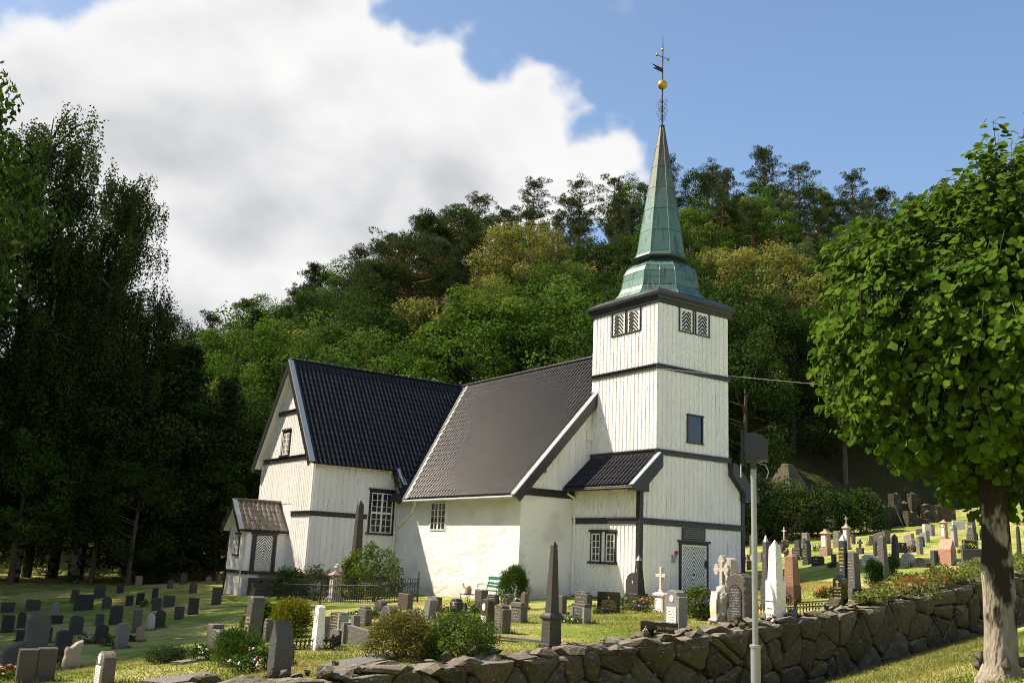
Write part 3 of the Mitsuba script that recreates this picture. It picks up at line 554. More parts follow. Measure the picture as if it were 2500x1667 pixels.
put(PO + '__plinth', join([box(PF + .02, PF + .75, PW + .03, PW + .6, -1.6, .2), box(PF + .02, PX, PW + .35, PE - .03, -1.6, .2), box(PF + .02, PF + .6, PE - .5, PE - .05, -1.6, .19)]), 'plaster')
put(PO + '__sill', join([por_w.box(PF - .05, PX, .18, .32, -.02, .055), por_s.box(PW - .04, PE + .04, .18, .32, -.02, .05)]), 'black_paint')
for i in range(4): put(PO + '__step', box(-8.5 + .02 * i, -7.1, PW - .32 - .30 * i, PW - .02 - .30 * i, -1.4, .02 - .2 * i), 'stone', tone=(.055, .25))
put(PO + '__step', box(-8.05, PX, PW - .55, PW - .03, -1.5, -.05), 'stone', tone=(.045, .2))
SP = Slope((PF - .36, PR, 3.42), (1, 0, 0), (0, -1, -.98)); SP2 = Slope((PF - .36, PR, 3.42), (1, 0, 0), (0, 1, -.98)); LP = 1.32 * math.hypot(1, .98); WP = PX - PF + .34
put(PO + '__roof', join([sheet(S, [(0, 0), (WP, 0), (WP, LP), (0, LP)], -.10, -.004) for S in (SP, SP2)]), 'roof_board')
base = tile_mesh(SP, .222, .31, .045); r = np.random.default_rng(9); var = [ply(base, 'moss_tile', uv=np.tile((u, .5), (len(base[0]), 1))) for u in (.1, .4, .7, 1.)]
for j in range(6):
    for i in range(9):
        loc = SP.p(.12 + i * .222, .03 + j * .305, 0); scene[name(PO + '__roof_tile')] = {**var[r.integers(4)], 'to_world': T4().translate((loc + SP.n * r.uniform(0, .008)).tolist())}
put(PO + '__ridge_capping', tube([(PF - .3 + .2 * i, PR, 3.45 + .012 * (i % 2)) for i in range(12)], .075, 8), 'moss_tile', tone=(.3, .5))
put(PO + '__bargeboard', join([sheet(S, [(-.05, -.02), (0, -.02), (0, LP + .04), (-.05, LP + .04)], -.24, .02) for S in (SP, SP2)]), 'black_paint')
put(PO + '__verge_strip', join([sheet(SP, [(-.08, -.03), (.14, -.03), (.14, LP + .05), (-.08, LP + .05)], .025, .075)]), 'zinc')
put(PO + '__gable_lining', join([sheet(S, [(0, .1), (.36, .1), (.36, LP - .05), (0, LP - .05)], -.16, -.105) for S in (SP, SP2)]), 'sash_white')
put(PO + '__gutter', tube([SP.p(a, LP + .04, -.05) for a in (.05, 1., WP)], .045, 8), 'iron')
put(PO + '__downpipe', tube([SP.p(.2, LP, -.1), (PF - .06, PW + .12, 1.95), (PF - .06, PW + .14, .1), (PF - .06, PW + .14, -.9)], .032, 6), 'sash_white')
put(PO + '__downpipe', tube([SP2.p(.2, LP, -.1), (PF - .08, PE - .12, 1.95), (PF - .08, PE - .14, .1), (PF - .1, PE - .14, -1.2)], .035, 6), 'iron')
put(PO + '__door', por_w.box(-8.40, -7.44, .22, 1.94, 0, .02), 'black_paint')
put(PO + '__door_slats', chevrons(Face(por_w.p(0, 0, .02), por_w.d, por_w.n), -8.30, -7.54, .30, 1.88, 13, 'chevron', .022), 'sash_white'); say(PO + '__door_slats', kind='stuff')
put(PO + '__door_frame', join([por_w.box(-8.50, -8.40, .2, 1.94, 0, .055), por_w.box(-7.44, -7.34, .2, 1.94, 0, .055), por_w.box(-8.56, -7.28, 1.94, 2.02, 0, .08)]), 'black_paint')
put(PO + '__window_trim', join([por_s.box(17.06, 17.13, 1.02, 1.9, 0, .04), por_s.box(17.5, 17.57, 1.02, 1.9, 0, .04), por_s.box(17.0, 17.63, 1.9, 1.97, 0, .07), por_s.box(16.98, 17.65, .95, 1.02, 0, .1)]), 'black_paint')
put(PO + '__window_sash', join([por_s.box(17.13, 17.17, 1.02, 1.9, 0, .035), por_s.box(17.46, 17.5, 1.02, 1.9, 0, .035), por_s.box(17.3, 17.33, 1.02, 1.9, 0, .033)] + [por_s.box(17.13, 17.5, z - .015, z + .015, 0, .03) for z in (1.035, 1.32, 1.60, 1.885)]), 'sash_white')
put(PO + '__window_pane', por_s.box(17.14, 17.49, 1.03, 1.89, .002, .01), 'pane')
# cable from the tower towards the lime tree
say('overhead_cable', 'thin overhead cable slung from the tower band to the right', 'cable')
_a = np.array([b_ + .02, -.1, 8.70]); _b = np.array([14.5, -16.5, 7.2])
scene['overhead_cable'] = ply(tube([_a + (_b - _a) * t - np.array([0, 0, 1.2 * t * (1 - t)]) for t in np.linspace(0, 1, 14)], .011, 5), 'zinc')

# ---------------------------------------------------------------- dry stone wall
say('stone_wall', 'long dry stone retaining wall of big rough boulders along the churchyard edge', 'wall')
SWK = 'stone_wall__'
_R = np.linspace(-7, 26, 600); _wx, _wy = XY(_R, wallD(_R)); _s = np.concatenate([[0], np.cumsum(np.hypot(np.diff(_wx), np.diff(_wy)))])
def wall_at(s):                    # plan point on the outer face, outward normal, R
    R = np.interp(s, _s, _R); x, y = np.interp(s, _s, _wx), np.interp(s, _s, _wy)
    dx, dy = np.interp(s + .2, _s, _wx) - np.interp(s - .2, _s, _wx), np.interp(s + .2, _s, _wy) - np.interp(s - .2, _s, _wy)
    L = np.hypot(dx, dy); return R, x, y, dy / L, -dx / L
def wpt(s, z, out):
    R, x, y, nx, ny = wall_at(s); return np.stack([x + nx * out, y + ny * out, z + 0 * x], -1)
def wtop(s): return wallZ(np.interp(s, _s, _R))
SL = _s[-1]
# earth core behind the stones
cs = np.linspace(0, SL, 70); zt = wtop(cs); zb = np.full_like(zt, -2.8)
put(SWK + 'core', grid_mesh(np.stack([wpt(cs, zb, -.10), wpt(cs, zt - .12, -.12), wpt(cs, zt - .10, -.55), wpt(cs, zt - .16, -1.05), wpt(cs, zb, -1.05)], 1)), 'rock', tone=(0, 0))
def stone_from(poly, seed, depth=.30):
    r = np.random.default_rng(seed); ring = np.array(poly.exterior.coords)[:-1]
    n = max(12, min(22, int(poly.length / .16))); P = np.array([poly.exterior.interpolate(t, True).coords[0] for t in np.linspace(0, 1, n, endpoint=False)])
    c = np.array(poly.centroid.coords[0]); bulge = r.uniform(.0, .07); tilt = r.uniform(-.11, .11, 2); sz = math.sqrt(poly.area)
    rings = []
    for k, o in ((1.0, -depth), (1.0, -.035), (.985, .012), (.93, .035 + bulge * .2), (.55, .045 + bulge)):
        q = c + (P - c) * k; z = o + (tilt[0] * (q[:, 0] - c[0]) + tilt[1] * (q[:, 1] - c[1])) * (o > -.1)
        rings.append(np.column_stack([q, z]))
    v, f = loft(rings)
    v[-1, 2] += bulge * .2
    v[:, 2] += .11 * (meshkit.fbm(v * np.array([3.2, 3.2, 1]) + seed * 7.3, 4) - .5) * (v[:, 2] > -.1)
    v[:, :2] += .05 * (np.stack([meshkit.noise(v * 4 + seed), meshkit.noise(v * 4 + seed + 50)], 1) - .5) * (v[:, 2:3] > -.1) * .6
    m = trimesh.Trimesh(v, f, process=False).subdivide().subdivide(); v, f = np.array(m.vertices), np.array(m.faces)
    v[:, 2] += (.10 * (meshkit.fbm(v * np.array([5., 5., 2]) + seed, 4) - .5) + .035 * (meshkit.noise(v * np.array([19., 19., 4]) + seed) - .5)) * (v[:, 2] > -.05)
    h = v[:, 1]
    W = wpt(v[:, 0], wtop(v[:, 0]) - h, v[:, 2] - .02)
    return W, f
r = np.random.default_rng(79)
pts = []; row = 0; h = .24
for h, dh, stp in ((.17, .12, 1.05), (.66, .24, 1.3), (1.30, .26, 1.1), (1.85, .2, 1.2)):
    s = r.uniform(0, .5)
    while s < SL:
        pts.append((s, h + r.uniform(-dh, dh) * .55)); s += stp * r.uniform(.6, 1.4)
pts = np.array(pts); extra = np.column_stack([r.uniform(0, SL, 34), r.uniform(.3, 1.5, 34)]); pts = np.vstack([pts, extra])
vor = shapely.voronoi_polygons(sg.MultiPoint(pts.tolist()), extend_to=sg.box(-1, -.5, SL + 1, 2.4)); area = sg.box(0, -.03, SL, 1.95)
cells = []
for i, c in enumerate(vor.geoms):
    c = c.intersection(area)
    if c.is_empty or c.geom_type != 'Polygon': continue
    c = c.buffer(-.030, join_style='mitre').buffer(-.012).buffer(.022)
    if c.geom_type != 'Polygon' or c.area < .02: continue
    cells.append(c)
for i, c in enumerate(cells):
    m = stone_from(c, i + 1); t = r.uniform(0, 1), r.uniform(0, 1)
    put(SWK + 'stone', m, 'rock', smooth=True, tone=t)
def rock(seed, a, b, c, k=2):      # broken field stone: random hull, softened
    r = np.random.default_rng(seed); p = r.normal(size=(15, 3)); p /= np.linalg.norm(p, axis=1, keepdims=True); p *= r.uniform(.85, 1.1, (15, 1))
    m = trimesh.convex.convex_hull(p * [a, b, c]).subdivide(); v, f = np.array(m.vertices), np.array(m.faces)
    v += .10 * min(a, b, c) * (np.stack([meshkit.noise(v * 5 / max(a, b) + seed * 3 + j * 31) for j in range(3)], 1) - .5) * 2
    return v, f
def on_wall(base, s, back, z, a, b, c, seed, lean=0):
    r = np.random.default_rng(seed); R, x, y, nx, ny = wall_at(s); v, f = rock(seed, a, b, c)
    ang = math.atan2(nx, -ny) + r.uniform(-.25, .25); v = rotz(v, ang); v[:, 2] += lean * (v[:, 0] * nx + v[:, 1] * ny)
    put(base, (v + [x - nx * back, y - ny * back, z], f), 'rock', tone=(r.uniform(0, 1), r.uniform(0, 1)))
for j in range(150):                # small packing stones wedged in the joints
    c = cells[r.integers(len(cells))]; q = c.exterior.interpolate(r.uniform(0, 1), True); s, h = q.x + r.normal(0, .03), q.y + r.normal(0, .03)
    if h < .12 or h > 1.8 or s < .2 or s > SL - .2: continue
    v, f = rock(6000 + j, r.uniform(.05, .12), r.uniform(.05, .09), .07); R, x, y, nx, ny = wall_at(s)
    put(SWK + 'packing_stone', (v + [x + nx * .0, y + ny * .0, float(wtop(s)) - h], f), 'rock', tone=(r.uniform(0, 1), r.uniform(0, 1)))
s = .3; i = 0
while s < SL - .3:                 # flat coping stones
    a = r.uniform(.28, .55); on_wall(SWK + 'coping_stone', s + a, r.uniform(.12, .26), float(wtop(s + a)) + r.uniform(-.03, .05), a, r.uniform(.2, .32), r.uniform(.09, .17), 1000 + i); s += a * 1.75; i += 1
s = .2
while s < SL - .3:                 # second row and rubble on the crown
    a = r.uniform(.12, .42); bk = r.uniform(.45, .85)
    on_wall(SWK + 'coping_stone', s, bk, float(wtop(s)) + r.uniform(-.05, .03), a, r.uniform(.12, .26), r.uniform(.06, .13), 2000 + i); s += r.uniform(.3, .62); i += 1
for j in range(46):
    s = r.uniform(.5, SL * .8); a = r.uniform(.05, .13); on_wall(SWK + 'coping_stone', s, r.uniform(.0, .7), float(wtop(s)) + r.uniform(.05, .13), a, a * r.uniform(.7, 1), a * r.uniform(.6, .9), 4000 + j)
for R0, a, c in ((8.2, .34, .22), (9.3, .30, .2), (9.9, .42, .24), (11.0, .36, .25), (11.7, .30, .2), (6.9, .22, .16), (5.4, .24, .17)):   # boulders standing on top
    s = float(np.interp(R0, _R, _s)); on_wall(SWK + 'coping_stone', s, .35, float(wtop(s)) + c * .6, a, a * .6, c, int(5000 + R0 * 10))

# ---------------------------------------------------------------- gravestones
GRAVES=[
('obelisk', 'S', -2.77, -8.19, 0.19, 1.92, 0.19, 0.13, -0.15, 'slender dark grey obelisk with a pale tip, left of the tall white obelisk', {'top': 0.6, 'plinth': 0.28, 'cross': 1, 'tipc': 0.45}),
('obelisk', 'S', -6.22, -11.4, 0.25, 1.97, 0.25, 0.72, 0.1, 'tall white marble obelisk with a pointed shield on its base, behind the stone wall', {'top': 0.78, 'plinth': 0.55, 'pw': 1.28, 'shield': 1}),
('taper', 'S', -1.97, -8.41, 0.32, 1.33, 0.3, 0.2, 0.85, 'red granite tapered gravestone with gold lettering on a rough red block', {'top': 0.78, 'plinth': 0.38, 'pw': 1.12, 'gold': 11, 'ptone': 0.13}),
('mound', 'S', 14.89, 5.71, 0.52, 0.89, 0.23, 0.16, 0.75, 'rust red boulder mound carrying a small grey stone cross', {'crossh': 0.62}),
('rect', 'S', 16.94, 6.01, 0.36, 0.94, 0.22, 0.2, 0.15, 'tall grey gravestone with an arched recess, behind the pointed dark stone', {'recess': 1}),
('peak', 'S', 9.7, 0.24, 0.24, 0.98, 0.25, 0.07, -0.1, 'dark pointed gravestone on a striped base, in front of the arched recess stone', {'plinth': 0.18, 'lines': 5}),
('rect', 'S', 13.85, 4.08, 0.5, 0.46, 0.18, 0.06, -0.05, 'low dark rectangular gravestone with white flowers behind, left of the dark pointed stone', {'lines': 3}),
('round', 'S', 17.04, 6.6, 0.31, 0.58, 0.2, 0.1, 0.1, 'small round topped dark gravestone beside the arched recess stone', {}),
('seg', 'S', 8.69, -1.07, 0.47, 0.37, 0.22, 0.05, -0.05, 'low black gravestone with a curved top on the sunny slope', {'goldcross': 1, 'gold': 2}),
('ped', 'S', 13.68, 2.31, 0.43, 1.2, 0.39, 0.3, 0.65, 'pink pedestal monument with a flat cap and a white panel', {'panel': 1, 'bh': 0.28}),
('round', 'S', 18.42, 5.2, 0.36, 0.84, 0.25, 0.2, 0.2, 'round disc topped grey gravestone behind the pedestal with the cross', {}),
('ped', 'S', 16.43, 3.18, 0.34, 1.26, 0.3, 0.3, 0.6, 'pink pedestal monument with a cap, a white panel and a small cross on top', {'panel': 1, 'bh': 0.1, 'crossh': 0.9}),
('obelisk', 'S', -0.86, -9.3, 0.2, 1.76, 0.18, 0.07, -0.1, 'black obelisk with gold lettering and a pale pyramid tip', {'top': 0.86, 'gold': 7, 'tipc': 0.5}),
('taper', 'S', -0.75, -9.54, 0.26, 1.29, 0.29, 0.17, 0.15, 'tall brownish grey tapered gravestone right of the black obelisk', {'top': 0.8, 'plinth': 0.22, 'pw': 1.05, 'peak': 0.04, 'lines': 8}),
('wavy', 'S', -2.57, -10.43, 0.33, 0.87, 0.22, 0.02, 0, 'black polished gravestone with a gold cross, against the stone wall', {'goldcross': 2, 'gold': 4, 'pol': 1}),
('rect', 'SW', -1.15, -10.26, 0.78, 0.34, 0.18, 0.025, 0, 'low wide black gravestone with a thin white cross, half hidden by the creeper', {'pol': 1, 'whitecross': 1, 'text': 'BJERK'}),
('rect', 'S', 8.43, -2.03, 0.15, 0.41, 0.16, 0.04, 0, 'narrow black gravestone with gold lines, left of the black obelisk', {'gold': 4}),
('rect', 'SW', 10.55, 3.99, 0.47, 0.36, 0.14, 0.03, 0, 'small black gravestone with gold lettering among flowers, beside the church corner', {'gold': 3, 'goldcross': 1, 'pol': 1}),
('rect', 'S', 15.8, 8.58, 0.2, 0.99, 0.19, 0.13, 0.2, 'tall weathered grey gravestone near the church corner, seen left of the lamp post', {}),
('rect', 'S', 13.02, 6.47, 0.23, 0.37, 0.21, 0.25, 0.2, 'low rough grey stone block near the church corner', {}),
('rect', 'S', 13.19, 5.76, 0.25, 0.44, 0.24, 0.22, 0.25, 'low grey stone block right of the lamp post', {}),
('taper', 'S', 3.3, -7.71, 0.27, 1.41, 0.28, 0.16, 0.2, 'tall brown grey tapered slab between the two dark conifers', {'top': 0.62, 'plinth': 0.12, 'pw': 1.05}),
('obelisk', 'S', 7.01, -5.69, 0.22, 1.14, 0.2, 0.05, -0.05, 'thin black obelisk with a pointed tip, right of the tall tapered slab', {'top': 0.72}),
('shoulder', 'S', 7.81, -4.05, 0.52, 0.4, 0.2, 0.5, 0.15, 'wide whitish gravestone behind the small conifers', {'lines': 4}),
('round', 'S', 7.79, -5.67, 0.45, 0.4, 0.2, 0.36, 0.2, 'pale grey ribbed gravestone with a rounded top, above the creeper', {'ribs': 1}),
('bed', 'S', 6.7, -6.83, 0.67, 0.31, 0.2, 0.03, 0, 'low black curved gravestone with a sweeping top, rising behind the creeper', {}),
('rect', 'S', 7.3, -7.0, 0.17, 0.51, 0.22, 0.13, 0, 'grey gravestone tucked behind the pink gabled stone', {}),
('gable', 'S', 7.49, -7.37, 0.46, 0.88, 0.35, 0.33, 0.85, 'pink granite gabled gravestone with an oval medallion, behind the creeper', {}),
('seg', 'SW', 8.05, -7.88, 0.37, 0.48, 0.15, 0.06, -0.1, 'dark grey arched gravestone in front of a broad grey slab', {'whitecross': 1}),
('rect', 'SW', 7.55, -8.27, 0.72, 0.59, 0.2, 0.14, 0, 'broad grey slab behind the dark arched gravestone', {}),
('frame', 'SW', 15.92, -3.36, 0.6, 0.39, 0.2, 0.08, 0.1, 'dark framed gravestone with yellow flowers, below the far obelisk', {}),
('obelisk', 'S', 19.94, -1.18, 0.29, 1.33, 0.29, 0.13, 0.05, 'far dark obelisk on a square pedestal high on the slope', {'top': 0.72, 'plinth': 0.26, 'pw': 1.25, 'gold': 2}),
('ped', 'S', 20.41, 0.5, 0.32, 0.9, 0.29, 0.3, 0.65, 'capped brown pedestal with a white medallion and white panel', {'panel': 2, 'bh': 0.05}),
('slim', 'S', 16.51, -2.29, 0.25, 0.95, 0.25, 0.25, 0.2, 'slim carved grey gravestone with a white ornament, right of the capped pedestal', {'panel': 3}),
('rect', 'SW', 27.98, 4.19, 0.66, 0.48, 0.15, 0.6, 0.1, 'bright pale slab near the top of the slope', {}),
('rect', 'S', 22.94, 2.89, 0.51, 0.59, 0.3, 0.25, 0.05, 'grey gravestone with a pale carved corner, below the ruined walls', {'panel': 4}),
('seg', 'S', 24.23, 4.2, 0.41, 0.32, 0.2, 0.12, 0.15, 'small dark gravestone left of the pale cornered stone', {}),
('slant', 'S', 18.33, 0.23, 0.35, 0.55, 0.25, 0.27, 0.05, 'rough light grey gravestone with a slanting top', {'lines': 4}),
('round', 'S', 16.16, -0.9, 0.3, 0.48, 0.2, 0.09, -0.05, 'dark round topped gravestone in front of the rough light grey one', {}),
('slim', 'S', 12.26, -3.32, 0.19, 0.67, 0.22, 0.22, 0.2, 'narrow grey gravestone with a carved rounded head', {}),
('round', 'S', 13.8, -1.96, 0.26, 0.53, 0.25, 0.26, 0.25, 'arched pale brown gravestone with red flowers at its foot', {'lines': 3}),
('slant', 'S', 18.52, 1.2, 0.4, 0.42, 0.25, 0.27, 0.35, 'rough pinkish gravestone with an uneven top', {}),
('rect', 'SW', 13.32, -1.84, 0.34, 0.4, 0.2, 0.04, 0, 'small black gravestone with a tiny cross, right of the thin black obelisk', {'whitecross': 1}),
('slant', 'S', 18.5, 2.65, 0.65, 0.67, 0.45, 0.16, 0.25, 'large rough boulder gravestone with a rosette, below the ruined gateway', {}),
('rect', 'S', 18.39, 3.1, 0.28, 0.46, 0.2, 0.07, 0.05, 'dark gravestone with purple flowers, left of the rosette boulder', {}),
('rect', 'S', 11.28, -1.93, 0.12, 0.55, 0.14, 0.09, 0.15, 'narrow dark ribbed gravestone behind the tall tapered slab', {}),
('crossbase', 'S', 13.1, 0.08, 0.29, 0.63, 0.17, 0.1, 0.2, 'short dark cross on a square base, right of the pink cross pedestal', {}),
('rect', 'S', 19.69, 5.15, 0.15, 0.5, 0.17, 0.1, -0.1, 'small slate gravestone just right of the pink cross pedestal', {}),
('rect', 'S', 34.45, 5.77, 0.1, 0.48, 0.15, 0.75, 0.1, 'white post shaped gravestone far up the slope by the lime trunk', {}),
('rect', 'SW', 31.04, 4.45, 0.48, 0.42, 0.2, 0.13, 0.05, 'far dark gravestone with white and red flowers, left of the lime trunk', {}),
('slant', 'S', 20.42, -1.57, 0.47, 0.65, 0.3, 0.28, 0.35, 'large rough pinkish slab left of the lime trunk', {}),
('rect', 'S', 17.44, -3.37, 0.29, 0.63, 0.2, 0.33, 0.45, 'pale pinkish gravestone with rows of lettering, beside the lime trunk', {'lines': 8}),
('taper', 'S', 13.5, -6.72, 0.11, 1.23, 0.18, 0.07, -0.1, 'tall dark tapered gravestone right of the lime trunk', {'top': 0.7, 'plinth': 0.05}),
('rect', 'S', 13.26, -5.63, 0.31, 0.36, 0.25, 0.14, 0.15, 'low grey slab close to the lime trunk', {}),
('rect', 'S', -9.08, 0.75, 0.64, 0.49, 0.18, 0.1, 0.4, 'brown moss tinged gravestone by the white church wall, in the shade line', {}),
('rect', 'S', -9.35, -1.49, 0.52, 0.42, 0.2, 0.1, 0.3, 'brown gravestone hidden behind the leaning slate', {}),
('lean', 'S', -11.14, -4.29, 0.45, 0.55, 0.22, 0.2, -0.12, 'leaning grey slate gravestone with a rounded top', {}),
('shoulder', 'S', -10.37, -4.34, 0.38, 0.51, 0.19, 0.05, 0.15, 'black gravestone with a white cross beside red flowers', {'whitecross': 1, 'lines': 4}),
('rect', 'S', -9.13, -2.8, 0.14, 0.29, 0.07, 0.07, 0.2, 'small dark gravestone right of the black one with a cross', {}),
('rect', 'S', -8.59, -2.79, 0.38, 0.62, 0.21, 0.13, 0.1, 'tall rough grey block gravestone in front of the green bench', {'panel': 5}),
('rect', 'S', -5.6, 1.0, 0.44, 0.36, 0.15, 0.05, 0.2, 'dark gravestone with gold lettering in front of the green bench', {'gold': 4}),
('shoulder', 'S', -5.05, 0.88, 0.33, 0.37, 0.19, 0.11, 0.3, 'small house shaped brown gravestone beside the round conifer', {'dark': 1}),
('round', 'S', -6.73, -2.34, 0.24, 0.5, 0.14, 0.13, 0.55, 'reddish round topped gravestone right of the round conifer', {}),
('round', 'S', -13.17, -9.99, 0.29, 0.79, 0.16, 0.07, 0.6, 'dark brown gravestone with a white oval and plate, right of the twin bushes', {'oval': 1, 'plinth': 0.06}),
('shoulder', 'S', -12.18, -9.08, 0.41, 0.59, 0.2, 0.14, 0.25, 'broad brown grey gravestone with rows of lettering, right of the white oval stone', {'lines': 8}),
('rect', 'S', -9.79, -6.36, 0.43, 0.49, 0.2, 0.15, 0.12, 'grey rectangular gravestone with a ledge at the top and rows of lettering', {'lines': 5, 'band': 1}),
('round', 'S', -13.88, -7.27, 0.56, 0.51, 0.25, 0.13, 0.15, 'arched rough grey gravestone with an arched dark panel, left of the twin bushes', {'recess': 1}),
('round', 'S', -13.4, -7.43, 0.45, 0.42, 0.21, 0.14, 0.18, 'second arched gravestone with a dark panel, behind the autumn tinted bush', {'recess': 1}),
('rect', 'S', -14.64, -6.36, 0.54, 0.39, 0.21, 0.09, 0.0, 'dark gravestone with ornate pale side columns, behind the grave enclosure', {'cols': 1, 'gold': 5}),
('shoulder', 'S', -13.52, -5.36, 0.4, 0.46, 0.17, 0.15, 0.35, 'brown gravestone with a raised centre and white flowers beside it', {'lines': 5}),
('round', 'S', -11.34, -1.95, 0.42, 0.48, 0.18, 0.11, 0.1, 'dark grey gravestone with a lavender clump at its foot', {}),
('obelisk', 'S', -16.69, -9.88, 0.22, 0.77, 0.17, 0.78, 0.08, 'white marble obelisk stone with a wreath, inside the low iron fence', {'top': 0.72, 'blunt': 1, 'wreath': 1}),
('gable2', 'S', -18.63, -12.96, 0.24, 0.8, 0.26, 0.12, -0.15, 'dark slate gravestone with a sharp gabled roof, front left', {}),
('rect', 'S', -17.87, -11.55, 0.09, 0.33, 0.06, 0.08, 0, 'low dark block just behind the gabled slate gravestone', {}),
('shoulder', 'S', -16.52, -7.03, 0.2, 0.47, 0.13, 0.13, 0.3, 'brown gravestone with a stepped head, left of the gabled slate', {'lines': 5}),
('lean', 'S', -17.67, -9.22, 0.38, 1.0, 0.23, 0.14, -0.12, 'tall leaning slate gravestone with gold lettering beside the round bush', {'gold': 7}),
('step', 'S', -17.42, -6.73, 0.81, 0.46, 0.22, 0.17, 0.3, 'low brown gravestone with a stepped top, left of the round bush', {}),
('bigobelisk', 'S', -12.68, -11.47, 0.34, 1.97, 0.34, 0.09, 0.12, 'large dark granite obelisk on a moulded pedestal near the wall', {}),
('rect', 'S', -7.19, -4.69, 0.36, 0.5, 0.15, 0.13, 0.35, 'brown gravestone half hidden behind the large obelisk', {}),
('shoulder', 'S', -4.36, -2.2, 0.65, 0.46, 0.2, 0.12, 0.25, 'brownish gravestone with a carved crest against the tower base', {'lines': 3}),
('rect', 'S', -8.5, -7.21, 0.55, 0.47, 0.2, 0.13, -0.08, 'small slate gravestone with rough grey sides and a rosette', {'cols': 2, 'lines': 4}),
('rect', 'SW', -6.08, -5.44, 0.64, 0.58, 0.18, 0.02, 0.1, 'wide polished black gravestone full of gold lettering', {'gold': 9, 'pol': 1, 'goldcross': 1}),
('round', 'S', -3.16, -3.27, 0.67, 0.99, 0.2, 0.07, 0.15, 'dark arched gravestone behind the small black obelisk', {'whitecross': 1}),
('obelisk', 'S', -4.39, -4.79, 0.28, 1.53, 0.28, 0.04, 0.05, 'small black obelisk with a gold cross on a polished base, by the tower', {'top': 0.45, 'plinth': 0.3, 'pw': 1.5, 'goldcross': 1, 'tipc': 0.4}),
('crossped', 'S', -4.95, -6.34, 0.47, 1.21, 0.28, 0.45, 0.2, 'pale stone cross on a pedestal in front of the tower door', {}),
('shoulder', 'S', -8.28, -10.29, 0.49, 0.89, 0.25, 0.24, 0.05, 'grey carved gravestone with a white oval and a white plate, behind the black planter', {'oval': 1, 'bump': 1}),
('rect', 'SW', -9.31, -10.85, 0.77, 0.31, 0.45, 0.015, 0.1, 'low black grave planter with gold lettering and a gold ornament', {'pol': 1, 'text2': 'Elin Nining', 'ornament': 1}),
('round', 'S', -1.95, -6.14, 0.32, 1.28, 0.28, 0.36, 0.25, 'pale grey arched gravestone behind the trefoil cross', {'panel': 6}),
('trefoil', 'S', -6.22, -9.78, 0.44, 1.56, 0.18, 0.42, 0.2, 'weathered trefoil stone cross rising from a rough rock with a parchment scroll', {}),
('boulder', 'S', -6.11, -10.24, 0.64, 1.2, 0.32, 0.13, 0.35, 'massive rough gravestone with an arched dark inscription panel, beside the lamp post', {'recess': 2, 'slabbase': 1}),
('round', 'S', -20.65, -11.62, 0.44, 0.47, 0.17, 0.15, 0.45, 'brown gravestone with a white oval and pale strips, cut by the lower picture edge', {'oval': 1}),
('double', 'W', -21.27, -10.07, 0.52, 0.5, 0.2, 0.09, 0.2, 'wide dark double gravestone at the lower left', {}),
('slant', 'W', -20.05, -6.47, 0.28, 0.52, 0.22, 0.3, 0.3, 'pale stone with a rough slanting top, beside red flowers', {}),
('round', 'W', -19.37, 1.3, 0.51, 0.94, 0.45, 0.17, 0.25, 'large rounded standing stone at the left, overgrown with lichen', {}),
('slant', 'W', -20.78, -4.53, 0.36, 0.59, 0.3, 0.12, 0.1, 'rough dark slab at the left picture edge', {}),
('round', 'W', -17.93, -1.33, 0.27, 0.61, 0.3, 0.2, -0.05, 'grey stone with carved sides and a rounded top in the left shade', {}),
('round', 'W', -16.64, 1.99, 0.19, 0.42, 0.2, 0.28, 0.7, 'small pink gravestone in the left shade', {}),
('seg', 'W', -17.55, 2.45, 0.31, 0.52, 0.2, 0.05, 0, 'dark gravestone left of the grey carved stone', {}),
('peak', 'W', -15.41, 5.6, 0.22, 0.52, 0.2, 0.4, -0.15, 'pale blue grey pointed gravestone in the shade', {}),
('round', 'W', -14.99, 6.11, 0.28, 0.54, 0.2, 0.05, 0, 'dark round topped gravestone right of the pale pointed one', {}),
('seg', 'W', -19.28, -1.59, 0.34, 0.53, 0.25, 0.06, 0, 'dark broad gravestone behind the pale slanting stone', {}),
('seg', 'W', -17.41, 6.47, 0.37, 0.57, 0.25, 0.08, -0.1, 'slate gravestone with a mossy side, behind the dark broad one', {}),
('rect', 'W', -16.06, 9.52, 0.25, 0.37, 0.2, 0.1, 0, 'narrow grey gravestone behind the dark one left of the carved stone', {}),
('seg', 'W', -15.56, 9.43, 0.4, 0.62, 0.2, 0.06, 0, 'tall dark gravestone beside a pale green shrub in the shade', {}),
('rect', 'W', -15.92, 5.27, 0.23, 0.68, 0.22, 0.15, 0.2, 'tall brownish grey gravestone behind the small pink one', {}),
('rect', 'W', -13.64, 8.68, 0.28, 0.44, 0.2, 0.08, -0.05, 'dark grey block gravestone at the edge of the shaded lawn', {}),
('rect', 'W', -12.62, 10.45, 0.35, 0.59, 0.18, 0.05, 0.1, 'black rectangular gravestone, the next right of the dark grey block', {}),
('rect', 'W', -10.64, 13.86, 0.36, 0.69, 0.18, 0.1, 0.15, 'grey brown gravestone standing alone near the porch', {}),
('round', 'W', -13.83, 18.52, 0.36, 0.52, 0.2, 0.1, -0.1, 'dark gravestone deep in the shade of the birches', {'group': 'dark gravestones in the birch shade'}),
('rect', 'W', -14.69, 18.91, 0.76, 0.67, 0.2, 0.06, -0.1, 'dark gravestone deep in the shade of the birches', {'group': 'dark gravestones in the birch shade'}),
('rect', 'W', -14.39, 22.37, 0.31, 0.57, 0.2, 0.08, 0, 'dark gravestone deep in the shade of the birches', {'group': 'dark gravestones in the birch shade'}),
('seg', 'W', -13.16, 23.19, 0.51, 0.65, 0.2, 0.08, -0.1, 'dark gravestone deep in the shade of the birches', {'group': 'dark gravestones in the birch shade'}),
